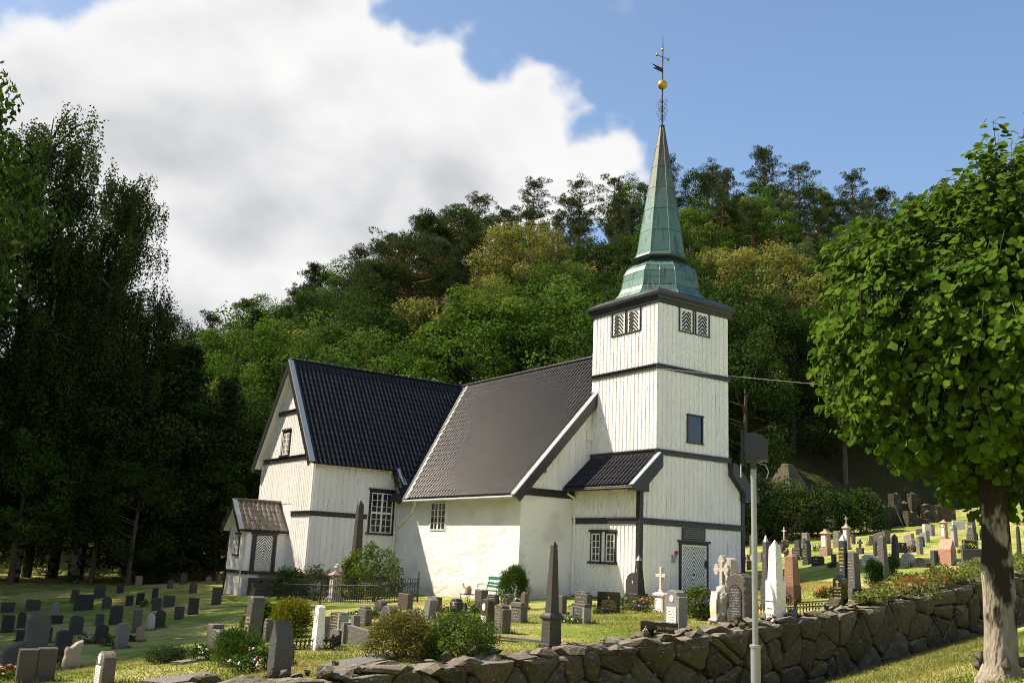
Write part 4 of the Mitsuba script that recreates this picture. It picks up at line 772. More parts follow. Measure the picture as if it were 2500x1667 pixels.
('rect', 'W', -11.89, 18.4, 0.21, 0.64, 0.2, 0.05, -0.1, 'dark gravestone deep in the shade of the birches', {'group': 'dark gravestones in the birch shade'}),
('rect', 'W', -12.89, 14.32, 0.33, 0.49, 0.2, 0.08, -0.1, 'dark gravestone deep in the shade of the birches', {'group': 'dark gravestones in the birch shade'}),
('rect', 'W', -12.09, 15.46, 0.44, 0.45, 0.2, 0.1, -0.1, 'dark gravestone deep in the shade of the birches', {'group': 'dark gravestones in the birch shade'}),
('rect', 'W', -9.48, 24.66, 0.25, 0.4, 0.2, 0.1, -0.1, 'dark gravestone deep in the shade of the birches', {'group': 'dark gravestones in the birch shade'}),
('seg', 'W', -7.86, 27.94, 0.32, 0.6, 0.2, 0.1, 0.2, 'dark gravestone deep in the shade of the birches', {'group': 'dark gravestones in the birch shade'}),
('round', 'W', -9.51, 20.73, 0.31, 0.46, 0.2, 0.1, 0.2, 'dark gravestone deep in the shade of the birches', {'group': 'dark gravestones in the birch shade'}),
('rect', 'W', -12.82, 18.94, 0.31, 0.43, 0.2, 0.06, -0.1, 'dark gravestone deep in the shade of the birches', {'group': 'dark gravestones in the birch shade'}),
('rect', 'W', -11.9, 24.61, 0.3, 0.5, 0.2, 0.05, -0.1, 'dark gravestone deep in the shade of the birches', {'group': 'dark gravestones in the birch shade'}),
('round', 'W', -18.22, 11.23, 0.25, 0.52, 0.2, 0.06, -0.1, 'dark gravestone deep in the shade of the birches', {'group': 'dark gravestones in the birch shade'}),
('rect', 'W', -18.91, 9.27, 0.36, 0.54, 0.2, 0.05, -0.1, 'dark gravestone deep in the shade of the birches', {'group': 'dark gravestones in the birch shade'}),
('seg', 'W', -16.46, 20.12, 0.57, 0.47, 0.2, 0.1, -0.1, 'dark gravestone deep in the shade of the birches', {'group': 'dark gravestones in the birch shade'}),
('rect', 'W', -17.47, 19.85, 0.5, 0.39, 0.2, 0.08, 0, 'dark gravestone deep in the shade of the birches', {'group': 'dark gravestones in the birch shade'}),
('round', 'W', -18.61, 3.99, 0.15, 0.46, 0.2, 0.05, 0.2, 'dark gravestone deep in the shade of the birches', {'group': 'dark gravestones in the birch shade'}),
('rect', 'W', -19.08, 5.54, 0.23, 0.3, 0.2, 0.05, 0.2, 'dark gravestone deep in the shade of the birches', {'group': 'dark gravestones in the birch shade'}),
('rect', 'W', -16.99, 11.91, 0.42, 0.3, 0.2, 0.05, -0.1, 'dark gravestone deep in the shade of the birches', {'group': 'dark gravestones in the birch shade'}),
('peak', 'W', -16.28, 16.24, 0.29, 0.61, 0.2, 0.25, 0.1, 'pale pointed gravestone deep in the shade at the left', {}),
('rect', 'W', -12.39, 18.8, 0.3, 0.48, 0.2, 0.04, 0, 'dark stone in the shade with white flowers on its right', {}),
('rect', 'W', -12.83, 18.96, 0.31, 0.43, 0.2, 0.28, 0.2, 'pale square gravestone in the middle of the shaded rows', {}),
('rect', 'W', -10.07, 28.49, 0.33, 0.57, 0.2, 0.22, 0.3, 'yellowish pillar gravestone under the dark spruce cone', {}),
('round', 'W', -6.74, 25.48, 0.22, 0.5, 0.2, 0.16, -0.05, 'slender grey gravestone just left of the porch', {}),
('rect', 'W', -10.94, 22.03, 0.17, 0.31, 0.2, 0.3, 0.5, 'small reddish lit gravestone in the shaded rows', {}),
('round', 'W', -6.95, 26.52, 0.25, 0.38, 0.2, 0.2, 0.2, 'small lantern topped gravestone left of the porch', {}),
]

def outline(kind, W, H, seed=0):
    w = W / 2; r = np.random.default_rng(seed)
    if kind == 'round':
        hb = max(H - w, H * .35); return [(-w, 0), (w, 0), (w, hb)] + [(w * math.cos(t), hb + (H - hb) * math.sin(t)) for t in np.linspace(.15, math.pi - .15, 11)] + [(-w, hb)]
    if kind == 'seg':
        return [(-w, 0), (w, 0), (w, H * .84)] + [(w * .98 * math.cos(t), H * .86 + H * .14 * math.sin(t)) for t in np.linspace(.35, math.pi - .35, 8)] + [(-w, H * .84)]
    if kind == 'peak': return [(-w, 0), (w, 0), (w * .9, H * .8), (0, H), (-w * .9, H * .8)]
    if kind == 'shoulder': return [(-w, 0), (w, 0), (w, H * .84), (w * .72, H * .86), (w * .62, H * .95), (w * .3, H), (-w * .3, H), (-w * .62, H * .95), (-w * .72, H * .86), (-w, H * .84)]
    if kind == 'slant':
        top = [(w * (1 - 2 * t), H * (.72 + .28 * (1 - t)) + r.uniform(-.02, .02)) for t in np.linspace(0, 1, 7)]; return [(-w, 0), (w, 0)] + top
    if kind == 'taper': return [(-w, 0), (w, 0), (w * .76, H * .99), (w * .5, H), (-w * .5, H), (-w * .76, H * .99)]
    if kind == 'wavy': return [(-w * 1.0, 0), (w, 0), (w * .86, H * .80), (w * .84, H * .88), (w * .5, H * .91), (w * .2, H * .99), (-w * .2, H * .99), (-w * .5, H * .91), (-w * .84, H * .88), (-w * .86, H * .80)]
    if kind == 'bed': return [(-w, 0), (w, 0), (w, H * .45), (w * .6, H * .5), (w * .3, H * .72), (0, H), (-w * .3, H * .9), (-w * .55, H * .62), (-w, H * .5)]
    if kind == 'lean': return [(-w * 1.0, 0), (w * .55, 0), (w, H * .9), (w * .8, H * .97), (w * .4, H), (0, H * .97), (-w * .3, H * .88)]
    if kind == 'step': return [(-w, 0), (w, 0), (w, H * .80), (-w * .15, H * .84), (-w * .15, H), (-w, H)]
    if kind == 'slim': return [(-w, 0), (w, 0), (w * .9, H * .78), (w * .7, H * .82), (w * .8, H * .9), (w * .4, H), (-w * .4, H), (-w * .8, H * .9), (-w * .7, H * .82), (-w * .9, H * .78)]
    return [(-w, 0), (w, 0), (w, H), (-w, H)]
def cross_poly(w, h, t, arm=.68): return [(-t, 0), (t, 0), (t, h * arm - t), (w, h * arm - t), (w, h * arm + t), (t, h * arm + t), (t, h), (-t, h), (-t, h * arm + t), (-w, h * arm + t), (-w, h * arm - t), (-t, h * arm - t)]
def at_front(m, x, z=0, y=0): v = m[0].copy(); return v + [x, y, z], m[1]
def script_rows(r, n, y0, y1, z0, z1, x, wob=.25, slope=0.0):   # rows of letter sized strokes
    ms = []
    for zz in np.linspace(z1, z0, n):
        hh = (z1 - z0) / max(n, 2) * .42; m = r.uniform(0, wob) * (y1 - y0) / 2; y = y0 + m
        while y < y1 - m - .01:
            w = r.uniform(.5, 1.6) * hh
            if r.random() > .16: ms.append(box(x + slope * zz, x + .004 + slope * zz, y, min(y + w, y1 - m), zz, zz + hh * r.uniform(.7, 1)))
            y += w + hh * .3
    return join(ms) if ms else None
for gi, (kind, face, X, Y, W, H, t, tone, hue, lab, o) in enumerate(GRAVES):
    tone = tone * (.58 if tone < .2 else .8 if tone < .36 else 1); o = {**o, 'ptone': o['ptone'] * .7} if 'ptone' in o else o
    k = name('gravestone'); r = np.random.default_rng(300 + gi); parts = []; tn = (tone, hue)
    yaw = {'S': math.pi, 'W': -math.pi / 2, 'SW': math.pi * 1.25}[face] + r.uniform(-.05, .05)
    Zg = float(inside(np.array([X]), np.array([Y]))[0]) - .03; H = H + .03
    body = 'polished' if o.get('pol') else 'stone'
    def part(nm, m, bs, tone=None, smooth=False):
        if m is None: return
        parts.append((nm, place(m, (X, Y, Zg), yaw), bs, tone))
    pl = o.get('plinth', 0); h0 = 0; fx_, sl = t / 2, 0.0
    if pl:
        pw = o.get('pw', 1.2); pt_ = o.get('ptone', tone); ph = H * pl
        part('plinth', loft([np.array([(-t * pw / 2 * a, -W * pw / 2 * a, z), (t * pw / 2 * a, -W * pw / 2 * a, z), (t * pw / 2 * a, W * pw / 2 * a, z), (-t * pw / 2 * a, W * pw / 2 * a, z)]) for a, z in ((1.12, 0), (1.12, .10 * ph), (1, .12 * ph), (1, ph * .94), (.94, ph))]), body, (pt_, hue)); h0 = H * pl
    hh = H - h0
    if kind in ('obelisk', 'bigobelisk', 'taper'):
        tp = o.get('top', .6)
        if kind == 'bigobelisk':
            S4 = lambda a, z: np.array([(-a, -a, z), (a, -a, z), (a, a, z), (-a, a, z)])
            a = W / 2
            part('base', loft([S4(a * 1.0, 0), S4(a * 1.0, .10), S4(a * .94, .13)]), 'stone', tn)
            part('pedestal', loft([S4(a * .80, .13), S4(a * .74, .52), S4(a * .74, .545)]), 'stone', tn)
            part('moulding', loft([S4(a * .76, .545), S4(a * .92, .58), S4(a * .96, .60), S4(a * .92, .63), S4(a * .66, .68)]), 'stone', tn)
            part('shaft', loft([S4(a * .57, .66), S4(a * .28, H - .07), S4(.004, H)]), 'stone', tn)
            m = script_rows(r, 5, -W * .22, W * .22, .2, .46, a * .79, .2, -.075); part('lettering', m, 'letter_dark')
        else:
            a, b = t / 2, W / 2; pk = o.get('peak', .05 if kind == 'taper' else .10 if not o.get('blunt') else .05)
            R4 = lambda q, z: np.array([(-a * q, -b * q, z), (a * q, -b * q, z), (a * q, b * q, z), (-a * q, b * q, z)])
            part('shaft', loft([R4(1, h0), R4(tp, H * (1 - pk))]), body, tn)
            part('tip', loft([R4(tp * 1.002, H * (1 - pk) + .002), R4(.06 if not o.get('blunt') else .3, H)]), 'stone', (o.get('tipc', tone), hue))
            fx_, sl = t / 2, -t / 2 * (1 - tp) / (H * (1 - pk) - h0)
        if o.get('shield'):
            sp = [(-.8, 0), (.8, 0), (.82, .5), (.7, .72), (.45, .88), (0, 1.0), (-.45, .88), (-.7, .72), (-.82, .5)]
            part('shield', at_front(extrude([(p[0] * W * .62, p[1] * h0 * .93) for p in sp], .06, .012), t * .5 * 1.28 + .025), 'stone', (.78, .05))
            for j, (tx, hs) in enumerate((('TIL MINNE OM', .030), ('Mamma', .028), ('LILY KÅRE', .042), ('OLSEN', .042))):
                try:
                    mt = meshkit.text_mesh(tx, hs, .004); v = np.array(mt.vertices); v[:, 0] -= v[:, 0].mean(); part('lettering', (np.column_stack([t * .64 + .057 + v[:, 2], v[:, 0], v[:, 1] + h0 * (.56 - .14 * j)]), np.array(mt.faces)), 'letter_dark')
                except Exception: pass
        if o.get('wreath'):
            th = np.linspace(0, 2 * math.pi, 18); part('wreath', tube([(t * .5 - .018 + sl * (H * .72 + .07 * math.sin(q)) * 0 + .0, .05 * math.cos(q), H * .74 + .075 * math.sin(q)) for q in th], .014, 6), 'stone', (.7, .1))
    elif kind == 'ped':
        bh = o.get('bh', .2) * H; ch = o.get('crossh', 0) and .18 * H; Hb = H; a = t / 2; b = W / 2
        cap0, cap1 = Hb * .80, Hb * .93
        P4 = lambda q, z: np.array([(-a * q, -b * q, z), (a * q, -b * q, z), (a * q, b * q, z), (-a * q, b * q, z)])
        part('base', loft([P4(1.0, 0), P4(1.0, bh), P4(.92, bh + .02)]), 'stone', (tone * .85, hue))
        part('shaft', loft([P4(.80, bh), P4(.74, cap0)]), 'stone', tn)
        part('cap', loft([P4(.86, cap0), P4(1.04, cap0 + .03), P4(1.04, cap0 + .05), P4(.34, cap1), P4(.30, Hb)]), 'stone', (tone * 1.2, hue))
        part('plate', box(a * .775 - .01, a * .80 + .015, -b * .52, b * .52, bh + .08, cap0 - (.06 if o.get('panel') == 1 else .22)), 'stone', (.78, .05))
        if o.get('panel') == 2:
            v, f = lathe([(.001, 0), (b * .36, 0), (b * .36, .015), (.001, .02)], 14); part('medallion', (np.column_stack([v[:, 2] + a * .765, v[:, 0], v[:, 1] + cap0 - .11]), f), 'stone', (.8, .05))
        if o.get('crossh'): part('cross', at_front(extrude(cross_poly(.11, .36, .028), .05, .008), 0, Hb - .01), 'stone', (.2, .2))
        m = script_rows(r, 7, -b * .45, b * .45, bh + .12, cap0 - (.1 if o.get('panel') == 1 else .26), a * .80 + .014, .2); part('lettering', m, 'letter_dim')
    elif kind == 'mound':
        for j in range(7):
            v, f = rock(700 + j, W * r.uniform(.3, .42), W * r.uniform(.3, .42), H * .2); part('boulder', (v + [r.uniform(-.06, .06), r.uniform(-.25, .25) * W, H * .16 * (j // 1) * .75 + .06], f), 'stone', (tone * r.uniform(.8, 1.3), hue))
        part('cross', at_front(extrude(cross_poly(.12, o['crossh'], .03), .06, .008), 0, H * .92), 'stone', (.42, .15))
        part('plate', box(W * .36, W * .42, -W * .3, W * .3, .0, .16), 'stone', (.7, .1))
    elif kind in ('gable', 'gable2'):
        gh = H * (.62 if kind == 'gable' else .66); a, b = t / 2, W / 2; tw = 1.0 if kind == 'gable' else 1.08
        v, f = extrude([(-a, 0), (a, 0), (a * tw, gh), (0, H), (-a * tw, gh)] if kind == 'gable' else [(-a, 0), (a, 0), (a * tw, gh), (.0, H), (-a * tw, gh)], W, .012)
        if kind == 'gable': v = np.column_stack([v[:, 1], -v[:, 0], v[:, 2]])   # ridge across the front
        else: v = v * [t / W, W / t, 1]
        part('slab', (v, f), 'stone', tn)
        if kind == 'gable':
            vv, f2 = lathe([(.001, 0), (.06, 0), (.06, .012), (.001, .016)], 16); part('medallion', (np.column_stack([vv[:, 0] * .8, b + vv[:, 2] - .004, vv[:, 1] * 1.5 + H * .70]), f2), 'stone', (.32, .3))
            part('plate', box(-a * .82, a * .82, b - .005, b + .012, .04, H * .48), 'stone', (.26, .28))
    elif kind == 'crossbase':
        part('base', box(-t / 2, t / 2, -W / 2, W / 2, 0, H * .45), 'stone', tn); part('cross', at_front(extrude(cross_poly(W * .42, H * .56, .045, .6), .08, .01), 0, H * .45), 'stone', (tone * .7, hue))
    elif kind == 'crossped':
        a, b = t / 2, W / 2; P4 = lambda q, z: np.array([(-a * q, -b * q, z), (a * q, -b * q, z), (a * q, b * q, z), (-a * q, b * q, z)])
        part('pedestal', loft([P4(.92, 0), P4(.92, .06), P4(.74, .09), P4(.72, H * .34)]), 'stone', (tone * .8, .2)); part('cap', loft([P4(.74, H * .34), P4(1.0, H * .375), P4(1.0, H * .41), P4(.6, H * .45)]), 'stone', (tone, .35))
        part('plate', box(a * .70, a * .76, -b * .5, b * .5, .1, H * .32), 'stone', (.75, .05)); part('cross_foot', loft([P4(.40, H * .43), P4(.26, H * .52)]), 'stone', tn)
        part('cross', at_front(extrude(cross_poly(W * .42, H * .56, W * .095, .66), .10, .012), 0, H * .44), 'stone', (.5, .18))
    elif kind == 'trefoil':
        for j in range(8):
            v, f = rock(740 + j, W * r.uniform(.25, .4), W * r.uniform(.3, .48), H * .15); part('boulder', (v + [r.uniform(-.05, .05), r.uniform(-.12, .12) * W, H * .07 * j * .85 + .08], f), 'stone', (tone * r.uniform(.5, .8), .15))
        part('base', box(-t * .9, t * 1.0, -W * .75, W * .7, -.02, .09), 'stone', (.3, .4))
        cp = shapely.union_all([sg.Polygon(cross_poly(W * .38, H * .58, W * .10, .70))] + [sg.Point(p).buffer(W * .135) for p in ((0, H * .58), (W * .085, H * .545), (-W * .085, H * .545), (W * .43, H * .406), (W * .36, H * .45), (W * .36, H * .36), (-W * .43, H * .406), (-W * .36, H * .45), (-W * .36, H * .36))])
        part('cross', at_front(extrude(np.array(cp.simplify(.006).exterior.coords)[:-1], .11), 0, H * .42), 'stone', tn)
        sc_ = [(t * .9 + .05 * math.sin(q * 3), -W * .30 + .03 * q, .12 + (H * .42) * q) for q in np.linspace(0, 1, 8)]
        part('scroll', loft([np.array([(x, y - W * .22, z), (x, y + W * .24, z), (x - .04, y + W * .24, z), (x - .04, y - W * .22, z)]) for x, y, z in sc_]), 'stone', (.66, .3))
        part('scroll', tube([(t * .9 + .03, -W * .56, .12), (t * .9 + .03, -W * .02, .12)], .03, 8), 'stone', (.6, .4))
    elif kind == 'boulder':
        ol = np.array(outline('seg', W, H)); ol = np.array(sg.Polygon(ol).segmentize(.09).exterior.coords)[:-1]; ol = ol + r.normal(0, .013, ol.shape) * (ol[:, 1:2] > .05)
        part('slab', extrude(ol, t, .03), 'stone', tn)
        part('base', box(-t * .7, t * .85, -W * .68, W * .62, -.05, .085), 'stone', (tone * .8, .3))
        ip = [(y * .58, .13 + z * .66) for y, z in outline('round', W, H)]; part('frame', at_front(extrude([(y * 1.10, .10 + (z - .13) * 1.05 + .02) for y, z in ip], .02), t / 2 + .004), 'stone', (.02, .1)); part('panel', at_front(extrude(ip, .02), t / 2 + .009), 'stone', (.055, -.15))
        m = script_rows(r, 11, -W * .24, W * .24, .22, H * .68, t / 2 + .018, .5); part('lettering', m, 'letter_dim')
    elif kind == 'frame':
        part('slab', extrude(outline('rect', W, H), t, .01), 'stone', (tone * .6, hue)); w = W / 2
        part('frame', join([box(t / 2, t / 2 + .02, -w, -w + .05, 0, H), box(t / 2, t / 2 + .02, w - .05, w, 0, H), box(t / 2, t / 2 + .019, -w + .05, w - .05, H - .05, H)]), 'stone', (.25, .1))
    elif kind == 'double':
        for s0, hs in ((-1, .97), (1, 1.0)): part('slab', at_front(extrude(outline('rect', W * .495, H * hs), t, .012), 0, 0, s0 * W * .25), 'stone', tn)
    else:
        ol = outline(kind, W, hh, gi); ol = [(y, z + h0) for y, z in ol]
        if kind == 'slant' or (tone > .08 and not pl and not o.get('pol') and kind == 'round' and W > .5): ol = np.array(sg.Polygon(ol).segmentize(.1).exterior.coords)[:-1]; ol = ol + r.normal(0, .010, ol.shape) * (ol[:, 1:2] > .05)
        part('slab', extrude(ol, t, min(.014, t * .12)), body, tn)
    x0 = t / 2
    fl = kind in ('obelisk', 'taper')
    if fl: zz = lambda z: t / 2 + sl * (z - h0)
    else: zz = lambda z: t / 2
    if kind not in ('ped', 'boulder', 'bigobelisk', 'crossped', 'trefoil', 'gable', 'gable2', 'mound'):
        if o.get('gold') or o.get('lines'):
            n = o.get('gold') or o.get('lines'); hi = H * (.62 if o.get('goldcross') or kind == 'lean' else .82); lo = h0 + (H - h0) * (.22 if n > 4 else .34)
            if kind == 'obelisk': hi, lo = H * .78, H * .45
            m = script_rows(r, n, -W * .36, W * .36, lo, hi, t / 2 + .0005 - sl * h0 if fl else t / 2, .3, sl)
            if kind == 'lean': v = m[0].copy(); v[:, 1] += (v[:, 2] / H - .35) * W * .40; v[:, 1] *= .85; m = (v, m[1])
            if m is not None: part('lettering', m, 'letter_gold' if o.get('gold') else ('letter_dim' if tone < .3 else 'letter_dark'))
        if o.get('goldcross') or o.get('whitecross') or o.get('cross'):
            ch = {2: .17}.get(o.get('goldcross'), .10) * (1.6 if o.get('whitecross') and W > .7 else 1); zc_ = h0 + (H - h0) * (.66 if kind not in ('obelisk',) else .55)
            yo = -W * .36 if (o.get('whitecross') and W > .7) else 0
            if o.get('text'): zc_ = H * .16; ch = H * .7
            part('cross', at_front(extrude(cross_poly(ch * .32, ch, ch * .045 + .004), .006), zz(zc_) + .003, zc_, yo), 'letter_gold' if o.get('goldcross') else ('letter_dim' if o.get('cross') else 'letter_white'))
        if o.get('text') or o.get('text2'):
            mt = meshkit.text_mesh(o.get('text') or o['text2'], .058 if o.get('text') else .062, .004); v = np.array(mt.vertices); part('lettering', (np.column_stack([t / 2 + v[:, 2], v[:, 0] - (.06 if o.get('text') else .04), v[:, 1] + H * (.5 if o.get('text') else .58)]), np.array(mt.faces)), 'letter_white' if o.get('text') else 'letter_gold')
        if o.get('ornament'):
            orn = [at_front(extrude(cross_poly(.045, .2, .014, .6), .008), t / 2 + .004, .06, -W * .36)] + [sphere((t / 2 + .006, -W * .36 + .05 * math.cos(q), .13 + .06 * math.sin(q)), .018, 1) for q in np.linspace(0, 5.5, 7)]
            part('ornament', join(orn), 'letter_gold'); part('lettering', script_rows(r, 2, -.06, .22, .05, .13, t / 2, .3), 'letter_gold')
        if o.get('oval'):
            v, f = lathe([(.001, 0), (.075, 0), (.07, .014), (.001, .018)], 18); part('medallion', (np.column_stack([v[:, 2] + t / 2 - .002, v[:, 0] * (.9 if W > .3 else .7), v[:, 1] + H * .80]), f), 'letter_white')
            pw2 = W * .30; part('plate', box(t / 2 - .005, t / 2 + .014, -pw2, pw2, H * .10, H * .60), 'letter_white'); m = script_rows(r, 7, -pw2 * .85, pw2 * .85, H * .16, H * .55, t / 2 + .0135, .3); part('lettering', m, 'letter_dim')
        if o.get('recess'):
            part('frame', at_front(extrude([(y * .74, z * .80 + .03) for y, z in outline('round', W, H)], .02), t / 2 + .004), 'stone', (tone * 1.5, hue)); part('panel', at_front(extrude([(y * .62, z * .70 + .05) for y, z in outline('round', W, H)], .02), t / 2 + .010), 'stone', (.055, 0))
        if o.get('cols'):
            for s0 in (-1, 1): part('side_column', at_front(extrude(outline('rect', W * .16, H * (.96 if o['cols'] == 1 else .82)), t * 1.08, .008), .012, 0, s0 * W * .43), 'stone', (.3 if o['cols'] == 1 else .22, .05))
        if o.get('band'): part('ledge', box(-t / 2 - .01, t / 2 + .02, -W / 2 - .005, W / 2 + .005, H * .80, H * .97), 'stone', (tone * 1.2, hue))
        if o.get('ribs'):
            for j in range(5): part('rib', box(t / 2 - .004, t / 2 + .02, -W * .36 + j * W * .16, -W * .28 + j * W * .16, .04, H * (.80 - .05 * abs(j - 2))), 'stone', (tone * 1.3, hue))
        if o.get('dark'): part('panel', at_front(extrude([(y * .74, z * .8 + .02) for y, z in outline('shoulder', W, H)], .01), t / 2 + .004), 'polished', (.02, 0)); part('lettering', script_rows(r, 5, -W * .25, W * .25, H * .2, H * .62, t / 2 + .009, .4), 'letter_dim')
        if o.get('panel') == 3: part('plate', box(t / 2 - .002, t / 2 + .012, -W * .28, W * .28, H * .2, H * .72), 'stone', (.45, .1)); part('ornament', sphere((t / 2 - .01, 0, H * .86), .06, 2), 'letter_white')
        if o.get('panel') == 4: part('corner', prism_y([(t / 2 + .012, H * .3), (t / 2 - .01, H * .3), (t / 2 - .01, H + .01), (t / 2 + .012, H + .01)], -W / 2, -W * .22), 'stone', (.55, 0))
        if o.get('panel') == 5: part('panel', box(t / 2 - .002, t / 2 + .01, -W * .34, W * .3, .04, H * .52), 'stone', (.05, .1))
        if o.get('panel') == 6: part('plate', box(t / 2 - .002, t / 2 + .012, -W * .1, W * .38, H * .3, H * .62), 'letter_white')
    if len(parts) == 1: scene[k] = ply(parts[0][1], parts[0][2], uv=np.tile(parts[0][3] or (0, 0), (len(parts[0][1][0]), 1)))
    else:
        _count[k] = 1
        for nm, m, bs, tn_ in parts:
            if m is None: continue
            kk2 = put(k + '__' + nm, m, bs, tone=tn_)
            if nm == 'lettering': say(kk2, kind='stuff')
    say(k, lab, 'gravestone', o.get('group', 'gravestones of the churchyard'))

# ---------------------------------------------------------------- foliage kit
def unit(v): return v / (np.linalg.norm(v, axis=-1, keepdims=True) + 1e-9)
def leaf_cards(P, d, nrm, L, Wd, cup=.12):           # four cornered folded leaves: base, left, tip, right
    s = unit(np.cross(d, nrm)); L = np.broadcast_to(L, len(P))[:, None]; Wd = np.broadcast_to(Wd, len(P))[:, None]
    mid = P + d * L * .45 - nrm * L * cup
    v = np.stack([P, mid + s * Wd / 2 + nrm * L * cup * 1.3, P + d * L, mid - s * Wd / 2 + nrm * L * cup * 1.3], 1).reshape(-1, 3)
    n = len(P); b = np.arange(n)[:, None] * 4; f = np.concatenate([b + [0, 1, 2], b + [0, 2, 3]], 0)
    return v, f
def clump_leaves(r, C, rad, m, L, wf, flat=.8, up=.35, droop=.15, out=.8, cols=None, no=.5, jit=.5):
    n = len(C); o = r.normal(size=(n, m, 3)); o = unit(o) * r.uniform(.35, 1, (n, m, 1)) ** .6; o[..., 2] *= flat
    rad = np.broadcast_to(rad, n)[:, None, None]; P = (C[:, None] + o * rad).reshape(-1, 3); o = unit(o).reshape(-1, 3)
    d = unit(o * out + r.normal(size=P.shape) * .6 + [0, 0, -droop]); nr = unit(o * no + [0, 0, up] + r.normal(size=P.shape) * jit)
    nr = unit(nr - d * (nr * d).sum(1, keepdims=True)); Ls = L * r.uniform(.65, 1.2, len(P))
    v, f = leaf_cards(P, d, nr, Ls, Ls * wf)
    a = np.array(cols); tone = r.uniform(0, 1, (n, 1)) * .68 + r.uniform(0, 1, (n, m)) * .32; tone = tone.reshape(-1, 1)
    c = a[0] * (1 - tone) + a[1] * tone
    if len(a) > 2: pick = (r.uniform(0, 1, (n, 1)) < .12) | (r.uniform(0, 1, (n, m)) < .03); c = np.where(pick.reshape(-1, 1), a[2] * r.uniform(.7, 1.1, (len(c), 1)), c)
    return (v, f), np.repeat(c, 4, 0)
def merge(parts):
    return join([p[0] for p in parts]), np.vstack([p[1] for p in parts])
def crown_points(r, n, shape, lumps=7):              # clump centres through a lumpy ellipsoid shell
    a, b, c, zc = shape; dirs = unit(r.normal(size=(lumps, 3)) * [1, 1, .8]); amp = r.uniform(.08, .26, lumps); out = []
    while len(out) < n:
        u = unit(r.normal(size=3)); 
        if u[2] < -.75: continue
        k = .76 + sum(am * max(0, u @ dd) ** 3 for am, dd in zip(amp, dirs)); q = r.uniform(.42, 1) ** .45
        out.append(np.array([u[0] * a, u[1] * b, u[2] * c]) * k * q + [0, 0, zc])
    return np.array(out)
def limbs(r, C, zc, n=14, rad=.06):
    ms = []; sel = C[r.permutation(len(C))[:n]]
    for p in sel:
        z0 = max(.6, min(p[2] - .3 * np.hypot(p[0], p[1]) - .5, zc)); q = np.array([0, 0, z0]); m = (q + p) / 2 + [0, 0, -.15 * abs(p[2] - z0)]
        ms.append(tube([q, m, p * .96 + q * .04], [rad, rad * .6, rad * .2], 5))
    return ms
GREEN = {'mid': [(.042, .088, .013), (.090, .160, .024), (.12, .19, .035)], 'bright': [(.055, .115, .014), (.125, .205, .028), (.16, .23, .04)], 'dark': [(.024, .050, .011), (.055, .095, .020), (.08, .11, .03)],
         'silver': [(.06, .09, .035), (.11, .15, .06), (.16, .19, .09)], 'blossom': [(.12, .14, .03), (.30, .29, .075), (.40, .36, .12)], 'pine': [(.022, .042, .014), (.058, .085, .026), (.075, .10, .03)], 'bluepine': [(.03, .05, .028), (.07, .095, .05), (.09, .11, .06)]}
def broadleaf(seed, H, a, cols, n=74, m=215, L=.21):
    r = np.random.default_rng(seed); zc = H * .58; C = crown_points(r, n, (a, a * r.uniform(.85, 1.1), H * .45, zc), 9)
    crown = clump_leaves(r, C, r.uniform(.45, 1.0, n) * a * .36, m, L, .62, flat=.72, cols=cols, out=.2, droop=.45, jit=.34, no=1.0)
    trunk = join([tube([(0, 0, -.6), (r.uniform(-.1, .1), 0, H * .3), (0, .1, H * .62), (.1, 0, H * .9)], [.21, .16, .10, .03], 7)] + limbs(r, C, zc, 12))
    return trunk, crown
def pine(seed, H, cols, top=.55, spread=2.3):
    # Scots pine: bent bare trunk, a few heavy ascending limbs carrying separate flat cushions of needles
    r = np.random.default_rng(seed); bx, by = r.uniform(-.35, .35, 2); axis = lambda z: np.array([bx * math.sin(z / H * 2.6), by * math.sin(z / H * 2.1), z])
    ms = [tube([axis(q * H) - [0, 0, .6 * (q == 0)] for q in (0, .25, .5, .75, .97)], [.22, .18, .14, .08, .02], 7)]; C = []; R = []
    z = H * (1 - top)
    while z < H * .96:
        t = (z - H * (1 - top)) / (H * top); env = spread * (.55 + 1.0 * t - 1.35 * t * t) * 1.25; k = r.integers(2, 5); a0 = r.uniform(0, 6.3)
        for i in range(k):
            a = a0 + i * 6.283 / k + r.uniform(-.5, .5); L = env * r.uniform(.45, 1.15); rise = L * r.uniform(.0, .5) + .25 * t; e = axis(z) + [math.cos(a) * L, math.sin(a) * L, rise]; s = axis(z)
            ms.append(tube([s, (s + e) / 2 + [0, 0, -.15], e], [.065, .045, .014], 4)); nq = max(2, int(L / .5))
            for q in np.linspace(.5, 1.0, nq):
                p = s + (e - s) * q + r.normal(0, .16, 3) * [1, 1, .5]; C.append(p); R.append(r.uniform(.30, .58))
                if r.random() < .55: C.append(p + [r.normal(0, .35), r.normal(0, .35), .22]); R.append(r.uniform(.22, .42))
        z += r.uniform(.45, .95)
    for j in range(4): C.append(axis(H * .96) + [r.normal(0, .25), r.normal(0, .25), r.uniform(-.2, .25)]); R.append(.34)
    C = np.array(C); R = np.array(R)
    return join(ms), clump_leaves(r, C, R, 64, .27, .24, flat=.5, up=.1, droop=-.6, out=1.0, cols=cols, jit=.8)
